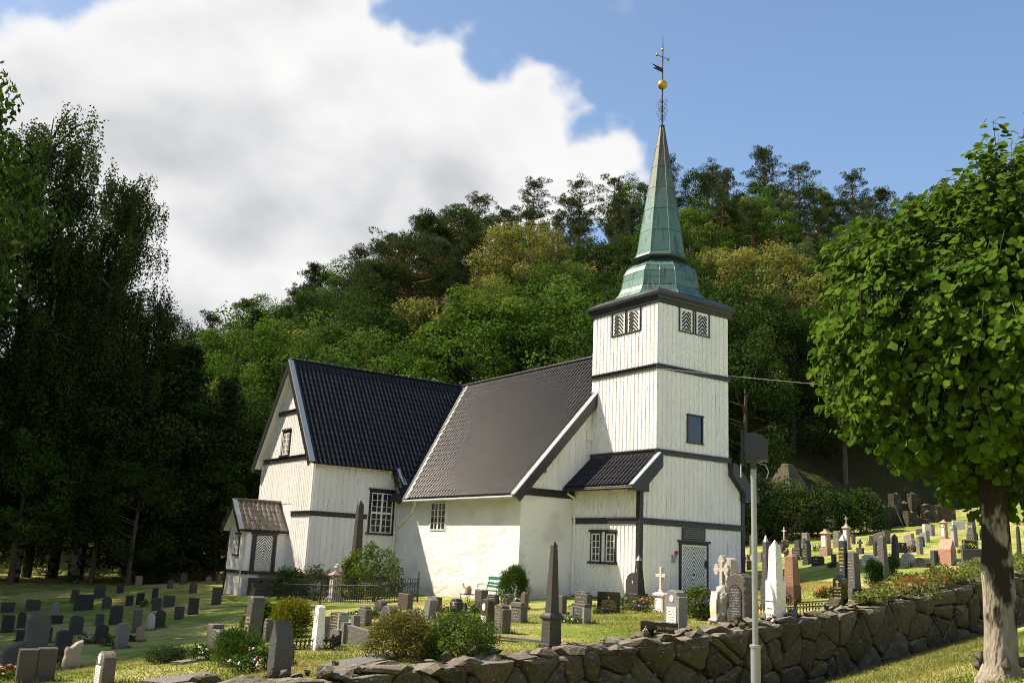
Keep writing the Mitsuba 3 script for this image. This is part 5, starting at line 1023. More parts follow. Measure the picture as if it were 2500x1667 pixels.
def spruce(seed, H, spread, cols):
    r = np.random.default_rng(seed); ms = [tube([(0, 0, -.5), (0, 0, H * .5), (0, 0, H)], [.2, .12, .015], 6)]; C = []; R = []
    z = H * .10
    while z < H * .985:
        reach = spread * (1 - z / H) ** .85 * r.uniform(.8, 1.12) + .12; k = r.integers(5, 8); a0 = r.uniform(0, 6.3)
        for i in range(k):
            a = a0 + i * 6.283 / k + r.uniform(-.2, .2); L = reach * r.uniform(.75, 1.1)
            for q in np.linspace(.25, 1.0, max(2, int(L / .42))):
                C.append([math.cos(a) * L * q, math.sin(a) * L * q, z - L * q * .25 + .18 * L * q * q]); R.append(.20 + .16 * (1 - q) + .05)
        z += r.uniform(.30, .46)
    return join(ms), clump_leaves(r, np.array(C), np.array(R), 26, .26, .30, flat=.6, up=.2, droop=.25, out=1., cols=cols)
def birch(seed, H, a, cols, nl=92, strands=23, zlow=.1):
    r = np.random.default_rng(seed); ms = [tube([(0, 0, -.5), (.2, .1, H * .3), (.1, -.2, H * .65), (.25, 0, H * .98)], [.30, .23, .13, .02], 8)]; P = []
    for i in range(nl):
        t = r.uniform(0, 1) ** .85; z = H * (.14 + .80 * t); ang = r.uniform(0, 6.283); L = a * (1.0 - .55 * t ** 1.6) * r.uniform(.35, 1.1); e = np.array([math.cos(ang) * L, math.sin(ang) * L, z + L * .55 * r.uniform(.6, 1.2)]); s = np.array([.12, 0, z])
        ms.append(tube([s, (s + e) / 2 + [0, 0, .15 * L], e], [.055, .035, .01], 4))
        for j in range(strands):
            q = r.uniform(.35, 1.05); p = s + (e - s) * q + [0, 0, .25 * L * q * (1 - q)] + r.normal(0, .22, 3); hang = r.uniform(.7, 2.9) * (1 - .45 * t); nn = int(hang / .036)
            sway = np.cumsum(r.normal(0, .016, (nn, 2)), 0); zz = -np.linspace(0, hang, nn)
            P.append(np.column_stack([p[0] + sway[:, 0], p[1] + sway[:, 1], p[2] + zz]) + r.normal(0, .06, (nn, 3)))
    P = np.vstack(P); P = P[P[:, 2] > H * zlow * .4]; d = unit(r.normal(size=P.shape) * .8 + [0, 0, -.7]); nr = unit(r.normal(size=P.shape) + [0, 0, .3]); nr = unit(nr - d * (nr * d).sum(1, keepdims=True)); Ls = .115 * r.uniform(.7, 1.3, len(P))
    k = r.uniform(0, 1, (len(P), 1)); c = np.array(cols[0]) * (1 - k) + np.array(cols[1]) * k
    return join(ms), (leaf_cards(P, d, nr, Ls, Ls * .72), np.repeat(c, 4, 0))
def bush(base, r, loc, rx, ry, rz, n, m, L, cols, label, cat='bush', rad=.22, wf=.6, stems=True, group=None, flat=.9, up=.35, droop=.0, bs='leaf', shell=.55, base_flat=True, extra=None):
    k = name(base); u = unit(r.normal(size=(n, 3))); u[:, 2] = np.where(u[:, 2] < -.35, -u[:, 2], u[:, 2]) if base_flat else u[:, 2]
    lump = .82 + .36 * meshkit.noise(u * 2.3 + seed_of(loc)); C = u * np.array([rx, ry, rz]) * (lump * r.uniform(shell, 1, n) ** .5)[:, None] + [0, 0, rz * (.42 if base_flat else 1.0)]
    C[:, 2] = np.maximum(C[:, 2], .04); cr = clump_leaves(r, C, rad * r.uniform(.7, 1.2, n), m, L, wf, flat=flat, up=up, droop=droop, cols=cols, out=.8 if wf < .35 else .3, no=.5 if wf < .35 else .9, jit=.5 if wf < .35 else .4)
    Z = float(inside(np.array([loc[0]]), np.array([loc[1]]))[0]) if len(loc) < 3 else loc[2]; o = np.array([loc[0], loc[1], Z])
    put(k + '__foliage', (cr[0][0] + o, cr[0][1]), bs, color=cr[1])
    if stems: put(k + '__stem', join([tube([o + [0, 0, -.1], o + C[i] * .5 + [0, 0, .02], o + C[i]], [.02, .012, .005], 4) for i in range(0, n, max(1, n // 9))]), 'bark')
    if extra: extra(k, o, C, r)
    say(k, label, cat, group); return k
def seed_of(loc): return (loc[0] * 13.1 + loc[1] * 7.7) % 50
def petals(k, P, r, size, cols, nm='blossom'):        # little five sided blooms
    n = len(P); v = []; f = []; c = []; th = np.arange(5) * 2 * math.pi / 5
    nr = unit(r.normal(size=(n, 3)) * .6 + [-.4, -.3, .7]); a = unit(np.cross(nr, r.normal(size=(n, 3)))); b = np.cross(nr, a); s = size * r.uniform(.6, 1.2, (n, 1))
    ring = P[:, None] + s[:, None] * (np.cos(th)[None, :, None] * a[:, None] + np.sin(th)[None, :, None] * b[:, None]); cen = P + nr * s * .35
    v = np.concatenate([ring, cen[:, None]], 1).reshape(-1, 3); bb_ = np.arange(n)[:, None, None] * 6; tri = np.array([[i, (i + 1) % 5, 5] for i in range(5)]); f = (bb_ + tri[None]).reshape(-1, 3)
    col = np.array(cols)[r.integers(0, len(cols), n)] * r.uniform(.8, 1.1, (n, 1))
    kk2 = put(k + '__' + nm, (v, f), 'petal', color=np.repeat(col, 6, 0)); say(kk2, kind='stuff')
RED, WHITE, PURPLE, PINK, ORANGE, YELLOW = (.55, .02, .015), (.75, .74, .70), (.16, .05, .33), (.62, .20, .24), (.62, .22, .06), (.62, .50, .05)
def flowers(loc, w, h, cols, label, leafc=None, n=30, size=.026, cat='flowers', rz=None):
    r = np.random.default_rng(int(abs(loc[0] * 91 + loc[1] * 57) * 10) % 99991)
    def ex(k, o, C, rr):
        P = o + np.column_stack([rr.uniform(-w, w, n) * .9, rr.uniform(-w, w, n) * .9, h * (.55 + .55 * rr.uniform(0, 1, n) * 1.0)]); petals(k, P, rr, size, cols)
    return bush('flower_clump', r, loc, w, w, h * .8, 22, 26, .05 if h < .4 else .07, leafc or [(.03, .06, .01), (.07, .12, .02)], label, cat, rad=max(.06, w * .4), stems=False, extra=ex, group='flowers on the graves')

# ---------------------------------------------------------------- shrubs and flowers among the graves
r0 = np.random.default_rng(11)
BOX_ = [(.045, .085, .014), (.13, .19, .035), (.22, .27, .10)]
bush('hedge_bush', r0, (-16.05, -11.75), .50, .50, .50, 150, 62, .048, [(.075, .085, .02), (.19, .18, .05), (.33, .25, .11)], 'clipped leafy bush tinged with autumn brown, left one of the twin bushes by the wall', rad=.17)
bush('hedge_bush', r0, (-15.05, -12.05), .64, .60, .50, 190, 62, .048, BOX_, 'clipped glossy green bush, right one of the twin bushes by the wall', rad=.17)
bush('round_conifer_bush', r0, (-18.40, -10.62), .38, .38, .34, 120, 50, .07, [(.025, .06, .01), (.06, .12, .018), (.09, .15, .02)], 'low globe shaped dark green conifer beside the leaning slate gravestone', rad=.13, wf=.2, droop=-.5)
bush('juniper', r0, (-18.95, -8.75), .34, .26, .13, 60, 40, .08, [(.03, .05, .02), (.07, .10, .04)], 'flat spreading juniper on the sunlit lawn, left of the globe conifer', 'bush', rad=.12, wf=.18, droop=-.2)
bush('thuja', r0, (-15.95, -6.80), .34, .32, .52, 130, 50, .085, [(.10, .12, .012), (.22, .22, .02), (.30, .27, .03)], 'bright yellow green conifer bush, in front of the black fence', rad=.15, wf=.3, droop=-.6)
bush('thuja', r0, (-16.15, -5.65), .32, .30, .50, 110, 50, .085, [(.04, .07, .01), (.10, .14, .02)], 'greener conifer bush just left of the bright yellow one', rad=.15, wf=.3, droop=-.6)
bush('round_conifer_bush', r0, (-3.25, 3.15), .50, .46, .86, 190, 56, .09, [(.025, .055, .01), (.07, .12, .018), (.10, .15, .025)], 'tall egg shaped conifer against the white nave wall', rad=.18, wf=.25, droop=-.6)
for (x, y, w, h, lab) in [(1.75, -8.38, .19, .42, 'small dark columnar yew left of the tall tapered slab'), (2.35, -8.15, .14, .36, 'narrow columnar yew touching the tall tapered slab on its left'), (4.3, -7.35, .17, .34, 'small columnar yew right of the tall tapered slab')]:
    bush('columnar_yew', r0, (x, y), w, w, h * 1.35, 90, 40, .07, [(.014, .04, .01), (.035, .075, .016)], lab, 'bush', rad=.09, wf=.2, droop=-.8)
bush('yew_cone', r0, (-8.65, 31.1), .85, .85, 1.05, 140, 50, .13, [(.012, .025, .008), (.03, .05, .014)], 'dark cone shaped evergreen at the back of the shaded graves', 'bush', rad=.3, wf=.25, droop=-.7)
def fl_mix(k, o, C, r):
    P = o + C[r.integers(0, len(C), 60)] * r.uniform(.95, 1.12, (60, 1)); petals(k, P[P[:, 2] > o[2] + .38], r, .035, [ORANGE, PINK, WHITE, YELLOW])
bush('rose_bush', r0, (-5.35, -8.1), .36, .36, .48, 90, 44, .07, [(.05, .085, .015), (.13, .17, .03)], 'rose bush with orange and white blooms in front of the tower door', 'bush', rad=.17, extra=fl_mix)
def fl_pur(k, o, C, r):
    P = o + np.column_stack([r.normal(0, .2, 150), r.normal(0, .2, 150), r.uniform(.38, .52, 150)]); petals(k, P, r, .026, [PURPLE, PURPLE, (.10, .03, .22), PINK])
bush('flower_clump', r0, (-5.75, -8.75), .34, .30, .36, 80, 44, .06, [(.04, .075, .012), (.09, .13, .03)], 'rounded green perennial clump topped with purple flowers, below the rose bush', 'flowers', rad=.15, extra=fl_pur)
def red1(k, o, C, r):
    petals(k, o + C[r.integers(0, len(C), 5)] * 1.05, r, .085, [RED])
bush('rose_bush', r0, (-7.75, 13.3), .75, .6, .85, 110, 36, .10, [(.02, .04, .012), (.05, .085, .022)], 'dark rose bush with a red bloom beside the porch steps', 'bush', rad=.28, extra=red1)
bush('rose_bush', r0, (-7.3, 11.6), .85, .6, .95, 70, 26, .09, [(.03, .05, .018), (.075, .10, .04)], 'thin airy rose bush by the transept corner', 'bush', rad=.26)
bush('leafy_shrub', r0, (-6.0, 8.9), 1.15, 1.0, 1.5, 84, 30, .13, [(.04, .075, .015), (.12, .17, .035), (.16, .20, .05)], 'large loose shrub with light green leaves right of the slim dark obelisk', 'bush', rad=.27, shell=.3)
bush('leafy_shrub', r0, (-5.85, 11.35), .35, .3, 1.35, 60, 36, .11, [(.06, .10, .015), (.16, .21, .03)], 'climbing greenery on the slim dark obelisk before the transept', 'bush', rad=.20)
rh = np.random.default_rng(31)
for i, (px, py, w, h) in enumerate([(14.9, 57.2, 1.9, 2.0), (17.2, 57.6, 2.0, 2.2), (19.4, 57.8, 1.8, 1.85), (21.4, 57.8, 1.6, 1.7), (15.8, 60.0, 2.1, 2.6), (12.6, 58.5, 2.0, 2.2)]):
    X, Y = XY(px, py); bush('rhododendron', rh, (float(X), float(Y)), w, w * .8, h, 110, 50, .17, [(.022, .045, .012), (.055, .09, .022), (.10, .13, .05)], 'big dark rounded evergreen shrub in the row behind the upper graves', 'bush', rad=.5, group='evergreen shrubs behind the upper graves')
F_ = flowers
F_((-7.30, -8.15, .33), .30, .26, [RED, PINK, WHITE, ORANGE], 'red and white begonias growing in the black planter', n=70, size=.03)
F_((-7.60, -8.35, .31), .26, .13, [PURPLE, PURPLE, (.35, .2, .5)], 'purple edging flowers along the front of the black planter', n=80, size=.02)
for (x, y, w, h, cols, lab) in [(-10.57, -4.24, .22, .28, [RED, (.7, .12, .05), PINK], 'red flowers left of the black stone with a white cross'), (-9.89, -4.38, .24, .28, [PINK, (.6, .3, .4), WHITE], 'pink flower cushion left of the white oval stone'), (-12.24, -2.24, .2, .2, [WHITE], 'white flowers left of the brown raised centre gravestone'),
        (-11.58, -2.12, .22, .22, [(.25, .25, .42), (.3, .3, .45)], 'blue lavender clump by the dark grey gravestone'), (-6.23, -5.34, .2, .14, [PURPLE], 'purple flowers at the left foot of the wide black gravestone'), (-5.84, -5.11, .12, .18, [RED, PINK], 'small red flowers before the wide black gravestone'), (-8.75, -7.11, .3, .12, [WHITE, (.6, .6, .65)], 'low white flower mat beside the small slate gravestone'),
        (-3.44, -3.21, .2, .3, [WHITE, (.7, .7, .6)], 'white bush flowers between the wide black stone and the tower'), (-5.05, -5.15, .25, .12, [PINK, WHITE, RED], 'mixed bright flowers before the arched stone by the tower'), (-6.14, -1.15, .16, .26, [WHITE], 'white flowers behind the ledged grey gravestone'),
        (-18.57, -9.32, .18, .22, [WHITE, PINK, WHITE], 'white and pink flowers left of the globe conifer'), (-18.73, -11.84, .22, .18, [WHITE], 'white flowers left of the gabled slate'), (-18.41, -11.67, .2, .3, [RED, WHITE, (.1, .2, .03)], 'leafy plant with a few red blooms beside the gabled slate'), (-20.14, -5.70, .18, .26, [RED], 'bright red flowers beside the pale slanting stone'), (-21.45, -9.01, .2, .22, [PINK, RED], 'pink flowers at the lower left'),
        (-17.68, 1.06, .26, .22, [RED, ORANGE, (.3, .2, .5)], 'dull red flowers left of the grey carved stone'), (-17.84, 2.73, .3, .18, [(.45, .5, .55), WHITE], 'pale flower cushion in the left shade'), (-12.55, 17.36, .2, .2, [WHITE], 'white flowers glowing in the middle of the shade'), (-16.76, 2.39, .16, .12, [(.06, .05, .3)], 'blue flowers left of the small pink gravestone'),
        (-2.17, -8.33, .2, .24, [RED, PINK], 'pink flowers behind the iron fence'), (-0.59, -8.53, .22, .26, [(.75, .03, .02), RED], 'vivid red flowers left of the black wavy gravestone'), (-0.78, -8.50, .18, .16, [PINK, RED], 'pink flowers on a low stone, left of the vivid red ones'),
        (16.87, 5.22, .22, .3, [WHITE], 'white flowers left of the pink capped pedestal'), (7.85, -2.37, .18, .14, [PURPLE], 'purple flowers on the sunny slope'), (17.53, 2.53, .3, .24, [PURPLE], 'large purple flower cushion below the rosette boulder'), (13.73, -1.99, .25, .2, [(.7, .03, .02)], 'red flowers before the arched pale gravestone'), (15.31, -3.71, .3, .26, [YELLOW], 'yellow flowers before the framed gravestone'),
        (13.30, -4.48, .14, .16, [RED], 'single red flower near the broad grey slab'), (30.64, 4.06, .3, .3, [RED, WHITE], 'red and white flowers at the far dark gravestone'), (30.69, 2.03, .26, .26, [PURPLE], 'purple flowers right of the lime trunk'), (12.63, 2.92, .16, .14, [WHITE, RED], 'red flower beside the dark pointed stone'), (12.11, 5.61, .2, .3, [WHITE, PINK], 'pale flowers by the church corner')]:
    flowers((x, y), w, h, cols, lab)

# ---------------------------------------------------------------- lamp mast, bench, railings, ruins
lx, ly = XY(3.40, 13.2); lz = float(verge(np.array([3.40]), np.array([13.2]))[0])
say('floodlight_mast', 'grey tubular mast carrying a black floodlight aimed at the church', 'lamp post')
put('floodlight_mast__lower_tube', tube([(lx, ly, lz - .1), (lx, ly, .44)], .064, 20), 'grey_metal', smooth=30)
put('floodlight_mast__collar', lathe([(.064, .42), (.076, .435), (.076, .462), (.036, .47)], 20, (lx, ly)), 'grey_metal')
put('floodlight_mast__upper_tube', tube([(lx, ly, .45), (lx, ly, 2.80)], .0385, 18), 'grey_metal', smooth=30)
put('floodlight_mast__sleeve', tube([(lx, ly, 2.66), (lx, ly, 2.86)], .042, 16), 'grey_metal', smooth=30)
def lampbox():                     # local: x to the front (the glass), z up
    pr_ = [(-.18, .03), (.11, .02), (.13, .04), (.13, .37), (.10, .40), (-.02, .395), (-.12, .36), (-.18, .28)]
    v, f = extrude([(a, z) for a, z in pr_], .36, .015); body = (np.column_stack([v[:, 1], -v[:, 0], v[:, 2]]), f)
    fr = join([box(.15, .185, -.20, .20, -.02, .03), box(.15, .185, -.20, .20, .40, .44), box(.15, .185, -.20, -.16, .03, .40), box(.15, .185, .16, .20, .03, .40)])
    return body, fr, box(.155, .172, -.16, .16, .03, .40)
la = math.atan2(-RGT[1] * .95 + FWD[1] * .25, -RGT[0] * .95 + FWD[0] * .25)
for nm, m, bs in zip(('housing', 'front_frame', 'glass'), lampbox(), ('black_paint', 'iron', 'pane')): put('floodlight_mast__' + nm, place(m, (lx + .02 * RGT[0], ly + .02 * RGT[1], 2.86), la), bs)
put('floodlight_mast__bracket', join([place(box(-.04, .04, -.21, -.18, -.10, .12), (lx, ly, 2.86), la), place(box(-.04, .04, .18, .21, -.10, .12), (lx, ly, 2.86), la), place(box(-.04, .04, -.21, .21, -.12, -.10), (lx, ly, 2.97), la)]), 'black_paint')
put('floodlight_mast__cable', tube([place((np.array([[-.06, .04, -.0], [-.16, .08, -.03], [-.20, .09, -.12], [-.17, .09, -.22]]), 0), (lx, ly, 2.86), la)[0][i] for i in range(4)], .008, 5), 'zinc')
put('floodlight_mast__stay', tube([place((np.array([[.17, -.21, .0], [.17, -.22, -.18]]), 0), (lx, ly, 2.86), la)[0][i] for i in range(2)], .014, 6), 'zinc')
# bench
say('park_bench', 'green slatted bench with wrought iron scroll ends against the white nave wall', 'bench')
bx, by = -3.45, 4.35; bz = float(inside(np.array([bx]), np.array([by]))[0])
for i in range(3): put('park_bench__slat', place(box(-.02, .02, -.72, .72, .52 + i * .11 + (.06 if i == 2 else 0), .61 + i * .11 + (.09 if i == 2 else 0)), (bx + .28 + i * .03, by, bz), 0), 'green_board')
for i in range(4): put('park_bench__slat', box(bx - .22 + i * .12, bx - .13 + i * .12, by - .72, by + .72, bz + .40, bz + .43), 'green_board')
for s0 in (-.66, .66):
    pts = [(bx + .2, by + s0, bz), (bx + .22, by + s0, bz + .4), (bx + .36, by + s0, bz + .86)] ; cur = [(bx + .36 + .05 - .05 * math.cos(t), by + s0, bz + .86 + .05 * math.sin(t)) for t in np.linspace(0, 4.5, 9)]
    arm = [(bx - .22, by + s0, bz), (bx - .22, by + s0, bz + .40), (bx - .20, by + s0, bz + .62), (bx + .2, by + s0, bz + .64)] ; cu2 = [(bx - .18 - .05 * math.cos(t), by + s0, bz + .58 - .05 * math.sin(t)) for t in np.linspace(0, 5, 9)]
    put('park_bench__end_frame', join([tube(pts, .016, 6), tube(cur, .012, 5), tube(arm, .014, 6), tube(cu2, .010, 5)]), 'iron')
say('watering_can', 'reddish brown watering can by the sunlit nave wall', 'watering can')
wx, wy = -3.9, 5.25; wz = float(inside(np.array([wx]), np.array([wy]))[0])
put('watering_can__body', lathe([(.001, wz + .30), (.12, wz + .30), (.13, wz + .32), (.11, wz + .55), (.06, wz + .6), (.001, wz + .6)], 14, (wx, wy)), 'stone', tone=(.28, .8))
put('watering_can__spout', tube([(wx - .02, wy + .10, wz + .38), (wx - .02, wy + .26, wz + .52), (wx - .02, wy + .36, wz + .66)], [.03, .022, .04], 8), 'stone', tone=(.3, .75))
put('watering_can__handle', tube([(wx, wy - .11, wz + .36), (wx, wy - .22, wz + .5), (wx, wy - .1, wz + .62)], .014, 6), 'stone', tone=(.28, .8))
say('iron_stand', 'small black wrought iron stand under the watering can', 'stand')
st = [box(wx - .2, wx + .2, wy - .45, wy + .3, wz + .27, wz + .30)] + [tube([(wx + a, wy + b, wz - .02), (wx + a, wy + b, wz + .28)], .014, 5) for a in (-.17, .17) for b in (-.4, .26)]
scene['iron_stand'] = ply(join(st + [tube([(wx - .18, wy - .2 + .07 * math.cos(t) * s0, wz + .14 + .08 * math.sin(t)) for t in np.linspace(0, 5.6, 10)], .009, 5) for s0 in (1, -1)]), 'iron')
# railings of wrought iron
def railing(key, path, hgt, step, label, ornate=True):
    say(key, label, 'iron fence'); n = 0
    for (x0, y0), (x1, y1) in zip(path[:-1], path[1:]):
        L = math.hypot(x1 - x0, y1 - y0); ms = []; m = max(2, int(L / step))
        zf = lambda t: float(inside(np.array([x0 + (x1 - x0) * t]), np.array([y0 + (y1 - y0) * t]))[0])
        z0_, z1_ = zf(0), zf(1); P = lambda t, z: (x0 + (x1 - x0) * t, y0 + (y1 - y0) * t, z0_ + (z1_ - z0_) * t + z)
        put(key + '__post', tube([P(0, -.05), P(0, hgt * 1.15), P(0, hgt * 1.22)], [.024, .024, .004], 6), 'iron')
        put(key + '__rail', join([tube([P(0, h), P(1, h)], .012, 5) for h in (hgt * .12, hgt * .78)]), 'iron')
        for i in range(m):
            t = (i + .5) / m; ms.append(tube([P(t, hgt * .06), P(t, hgt * .86), P(t, hgt * .93), P(t, hgt)], [.011, .011, .02, .003], 5))
            if ornate:
                w = .45 / m
                ms.append(tube([P(t - w, hgt * .78), P(t, hgt * .55), P(t + w, hgt * .78)], .010, 4)); ms.append(tube([P(t - w, hgt * .34), P(t, hgt * .55), P(t + w, hgt * .34), P(t, hgt * .16), P(t - w, hgt * .34)], .007, 4))
        kk2 = put(key + '__scroll_bars', join(ms), 'iron'); say(kk2, kind='stuff')
    put(key + '__post', tube([(path[-1][0], path[-1][1], zf(1) - .05), (path[-1][0], path[-1][1], zf(1) + hgt * 1.2)], .022, 6), 'iron')
railing('iron_fence', [(-8.6, 11.9), (-8.05, 9.4), (-7.2, 6.2), (-5.2, 6.8)], .95, .125, 'tall black wrought iron fence round the family plot before the transept')
railing('low_iron_fence', [(-17.25, -9.15), (-17.08, -9.57), (-16.50, -10.10), (-16.1, -9.55)], .22, .075, 'ankle high iron fence with pointed arches round the white wreath stone')
railing('wall_side_iron_fence', [(-5.6, -9.2), (-5.15, -9.9), (-4.55, -10.6), (-4.02, -11.2)], .42, .07, 'ornate low black iron fence behind the wall beside the white obelisk')
# urn monument and slim obelisk inside the fenced plot
def ground(x, y): return float(inside(np.array([x]), np.array([y]))[0])
uz = ground(-6.9, 10.6)
say('urn_monument', 'white pedestal with a reddish cap and a small urn inside the fenced plot', 'monument')
S4 = lambda x, y, a, z: np.array([(x - a, y - a, z), (x + a, y - a, z), (x + a, y + a, z), (x - a, y + a, z)])
put('urn_monument__pedestal', loft([S4(-6.9, 10.6, .25, uz - .1), S4(-6.9, 10.6, .25, uz + .15), S4(-6.9, 10.6, .19, uz + .2), S4(-6.9, 10.6, .18, uz + .95)]), 'stone', tone=(.42, .15))
put('urn_monument__cap', loft([S4(-6.9, 10.6, .19, uz + .95), S4(-6.9, 10.6, .27, uz + 1.0), S4(-6.9, 10.6, .27, uz + 1.05), S4(-6.9, 10.6, .08, uz + 1.18)]), 'stone', tone=(.18, .6))
put('urn_monument__urn', lathe([(.05, uz + 1.17), (.04, uz + 1.22), (.10, uz + 1.32), (.10, uz + 1.36), (.05, uz + 1.40), (.07, uz + 1.44), (.001, uz + 1.5)], 14, (-6.9, 10.6)), 'stone', tone=(.5, .15))
oz = ground(-5.6, 11.55)
say('slim_obelisk', 'tall slim dark obelisk standing before the transept wall, overgrown below', 'obelisk')
put('slim_obelisk__shaft', loft([S4(-5.6, 11.55, .215, oz), S4(-5.6, 11.55, .115, oz + 3.86), S4(-5.6, 11.55, .005, oz + 4.08)]), 'stone', tone=(.045, .3))
put('slim_obelisk__base', loft([S4(-5.6, 11.55, .34, oz - .1), S4(-5.6, 11.55, .34, oz + .25), S4(-5.6, 11.55, .25, oz + .32)]), 'stone', tone=(.09, .3))
# granite kerbed enclosure
say('granite_enclosure', 'rough grey granite kerb enclosure of posts and panels around a grave', 'grave enclosure')
ez = ground(-15.9, -9.3)
def eb(nm, x, y, w, t, h, ang=0, dz=0, slope=0):
    v, f = box(-t / 2, t / 2, -w / 2, w / 2, -.1, h); v[:, 2] += np.where(v[:, 2] > 0, slope * v[:, 1], 0); put('granite_enclosure__' + nm, place((v, f), (x, y, ez + dz), ang), 'stone', tone=(.15, .22))
eb('post', -16.05, -8.72, .14, .14, .46); eb('post', -15.85, -9.22, .14, .14, .38); eb('post', -15.62, -9.98, .16, .14, .30); eb('post', -15.4, -8.7, .14, .14, .48); eb('post', -14.7, -9.3, .15, .15, .42)
eb('panel', -15.95, -8.97, .38, .10, .24, .2); eb('panel', -15.73, -9.60, .64, .11, .31, .28, 0, .12); eb('panel', -15.1, -9.1, .7, .10, .2, math.pi / 2)
say('flat_grave_slab', 'large flat grey stone slab lying in the grass just inside the wall', 'grave slab')
sz = ground(-16.9, -12.15); scene['flat_grave_slab'] = ply(place(extrude([(-1.35, -.04), (1.35, -.04), (1.33, .05), (-1.33, .05)], .55, .02), (-16.95, -12.0, sz + .02), math.radians(-34)), 'stone', uv=np.tile((.13, .1), (16 + 8, 1))[:0] if False else None) if False else None
m_ = place(extrude([(-1.25, -.05), (1.25, -.05), (1.23, .05), (-1.23, .05)], .5, .02), (-16.78, -12.0, sz + .02), math.radians(-50)); del scene['flat_grave_slab']
scene['flat_grave_slab'] = ply(m_, 'stone', uv=np.tile((.12, .12), (len(m_[0]), 1)))
for i, (R, D, w, d, h) in enumerate([(.4, 19.9, 1.5, .12, .05), (2.6, 20.6, .9, .3, .03), (-5.2, 17.1, .8, .1, .04), (-4.5, 14.6, 1.3, .25, .03)]):
    x, y = map(float, XY(R, D)); k = name('kerb_stone'); m = place(box(-d, d, -w / 2, w / 2, -.1, h), (x, y, ground(x, y)), [.4, -.5, -.9, -1.0][i]); scene[k] = ply(m, 'stone', uv=np.tile((.13, .25), (8, 1)))
    say(k, ['long low kerb stone in the dry grass left of the large obelisk', 'flat worn slab in the grass behind the wall, right of the large obelisk', 'thin kerb stone in the lawn near the globe conifer', 'flat reddish slab in the lawn at the lower left'][i], 'kerb stone')
# uncut grass round the feet of the nearer gravestones
_gr = np.random.default_rng(66); gR, gD = [], []
for row in GRAVES:
    R, D = map(float, RD(row[2], row[3]))
    if D > 34: continue
    m = 90; a = _gr.uniform(0, 6.283, m); w = max(row[4], row[6]) * .62 + .03; rr = w * _gr.uniform(.8, 1.15, m); gR.append(R + rr * np.cos(a)); gD.append(D + rr * np.sin(a) * .8)
m_, c_ = blades(np.concatenate(gR), np.concatenate(gD), lawn, .05, .14, 9, [(.05, .10, .014), (.13, .18, .03), (.26, .21, .08)])
say(put('long_grass', m_, 'leaf', color=c_), 'longer uncut grass round the feet of the gravestones', 'grass', kind='stuff')
# ruined gateway walls up the slope
say('ruined_gateway', 'ruined stone gateway walls with pillars and broken steps at the top of the slope', 'ruin')
def rubble_wall(nm, R0, D0, R1, D1, h0, h1, thick, seed, c=.42):
    rr = np.random.default_rng(seed); x0, y0 = map(float, XY(R0, D0)); x1, y1 = map(float, XY(R1, D1)); L = math.hypot(x1 - x0, y1 - y0); ang = math.atan2(y1 - y0, x1 - x0); zb_ = min(ground(x0, y0), ground(x1, y1))
    v, f = box(0, L, -thick * .42, thick * .42, -.5, 1.0); v[:, 2] = np.where(v[:, 2] > 0, h0 + (h1 - h0) * v[:, 0] / L - .05, v[:, 2]); put('ruined_gateway__' + nm, place((v, f), (x0, y0, zb_), ang), 'rock', tone=(.1, .3))
    z = 0.0
    while z < max(h0, h1):
        hh = c * rr.uniform(.55, .95); a = 0.0
        while a < L - .05:
            w = min(c * rr.uniform(.7, 1.5), L - a)
            if z + hh * .6 < h0 + (h1 - h0) * (a + w / 2) / L:
                v, f = rock(int(seed * 1000 + a * 37 + z * 91), w * .56, thick * .56, hh * .58); m = place((v + [a + w / 2, 0, z + hh / 2], f), (x0, y0, zb_), ang); put('ruined_gateway__stone', m, 'rock', tone=(rr.uniform(0, 1), rr.uniform(.3, 1)))
            a += w
        z += hh
rubble_wall('pillar', 22.7, 60.0, 23.25, 60.3, 2.15, 2.15, .6, 1, .5); rubble_wall('wall', 23.3, 60.3, 24.9, 61.2, 1.35, 1.4, .45, 2, .5); rubble_wall('pillar', 24.4, 61.0, 24.95, 61.3, 2.1, 2.1, .55, 3, .5)
rubble_wall('pillar', 25.9, 61.8, 26.45, 61.9, 1.95, 1.95, .55, 4, .5); rubble_wall('wall', 26.5, 61.6, 28.4, 60.9, 1.15, 1.05, .45, 5, .5); rubble_wall('steps', 25.0, 60.4, 26.6, 60.6, 1.0, .2, .9, 6, .4); rubble_wall('wall', 24.95, 61.9, 25.9, 62.2, 1.4, 1.4, .4, 7, .5)
px_, py_ = map(float, XY(24.7, 59.9)); say('leaning_pole', 'grey pole leaning on the ruined gateway wall', 'pole'); scene['leaning_pole'] = ply(tube([(px_, py_, ground(px_, py_) - .1), (px_ - .25, py_ + .4, ground(px_, py_) + 1.35)], .05, 6), 'bark')
mx, my = map(float, XY(18.6, 63.5)); mz = ground(mx, my); say('stone_pyramid', 'weathered grey stone pyramid roof rising behind the evergreen shrubs', 'mausoleum'); scene['stone_pyramid'] = ply(loft([S4(mx, my, 1.1, mz - .3), S4(mx, my, 1.05, mz + 2.6), S4(mx, my, .98, mz + 2.7), S4(mx, my, .30, mz + 4.3), S4(mx, my, .22, mz + 4.35)]), 'rock', uv=np.tile((.8, .2), (22, 1)))

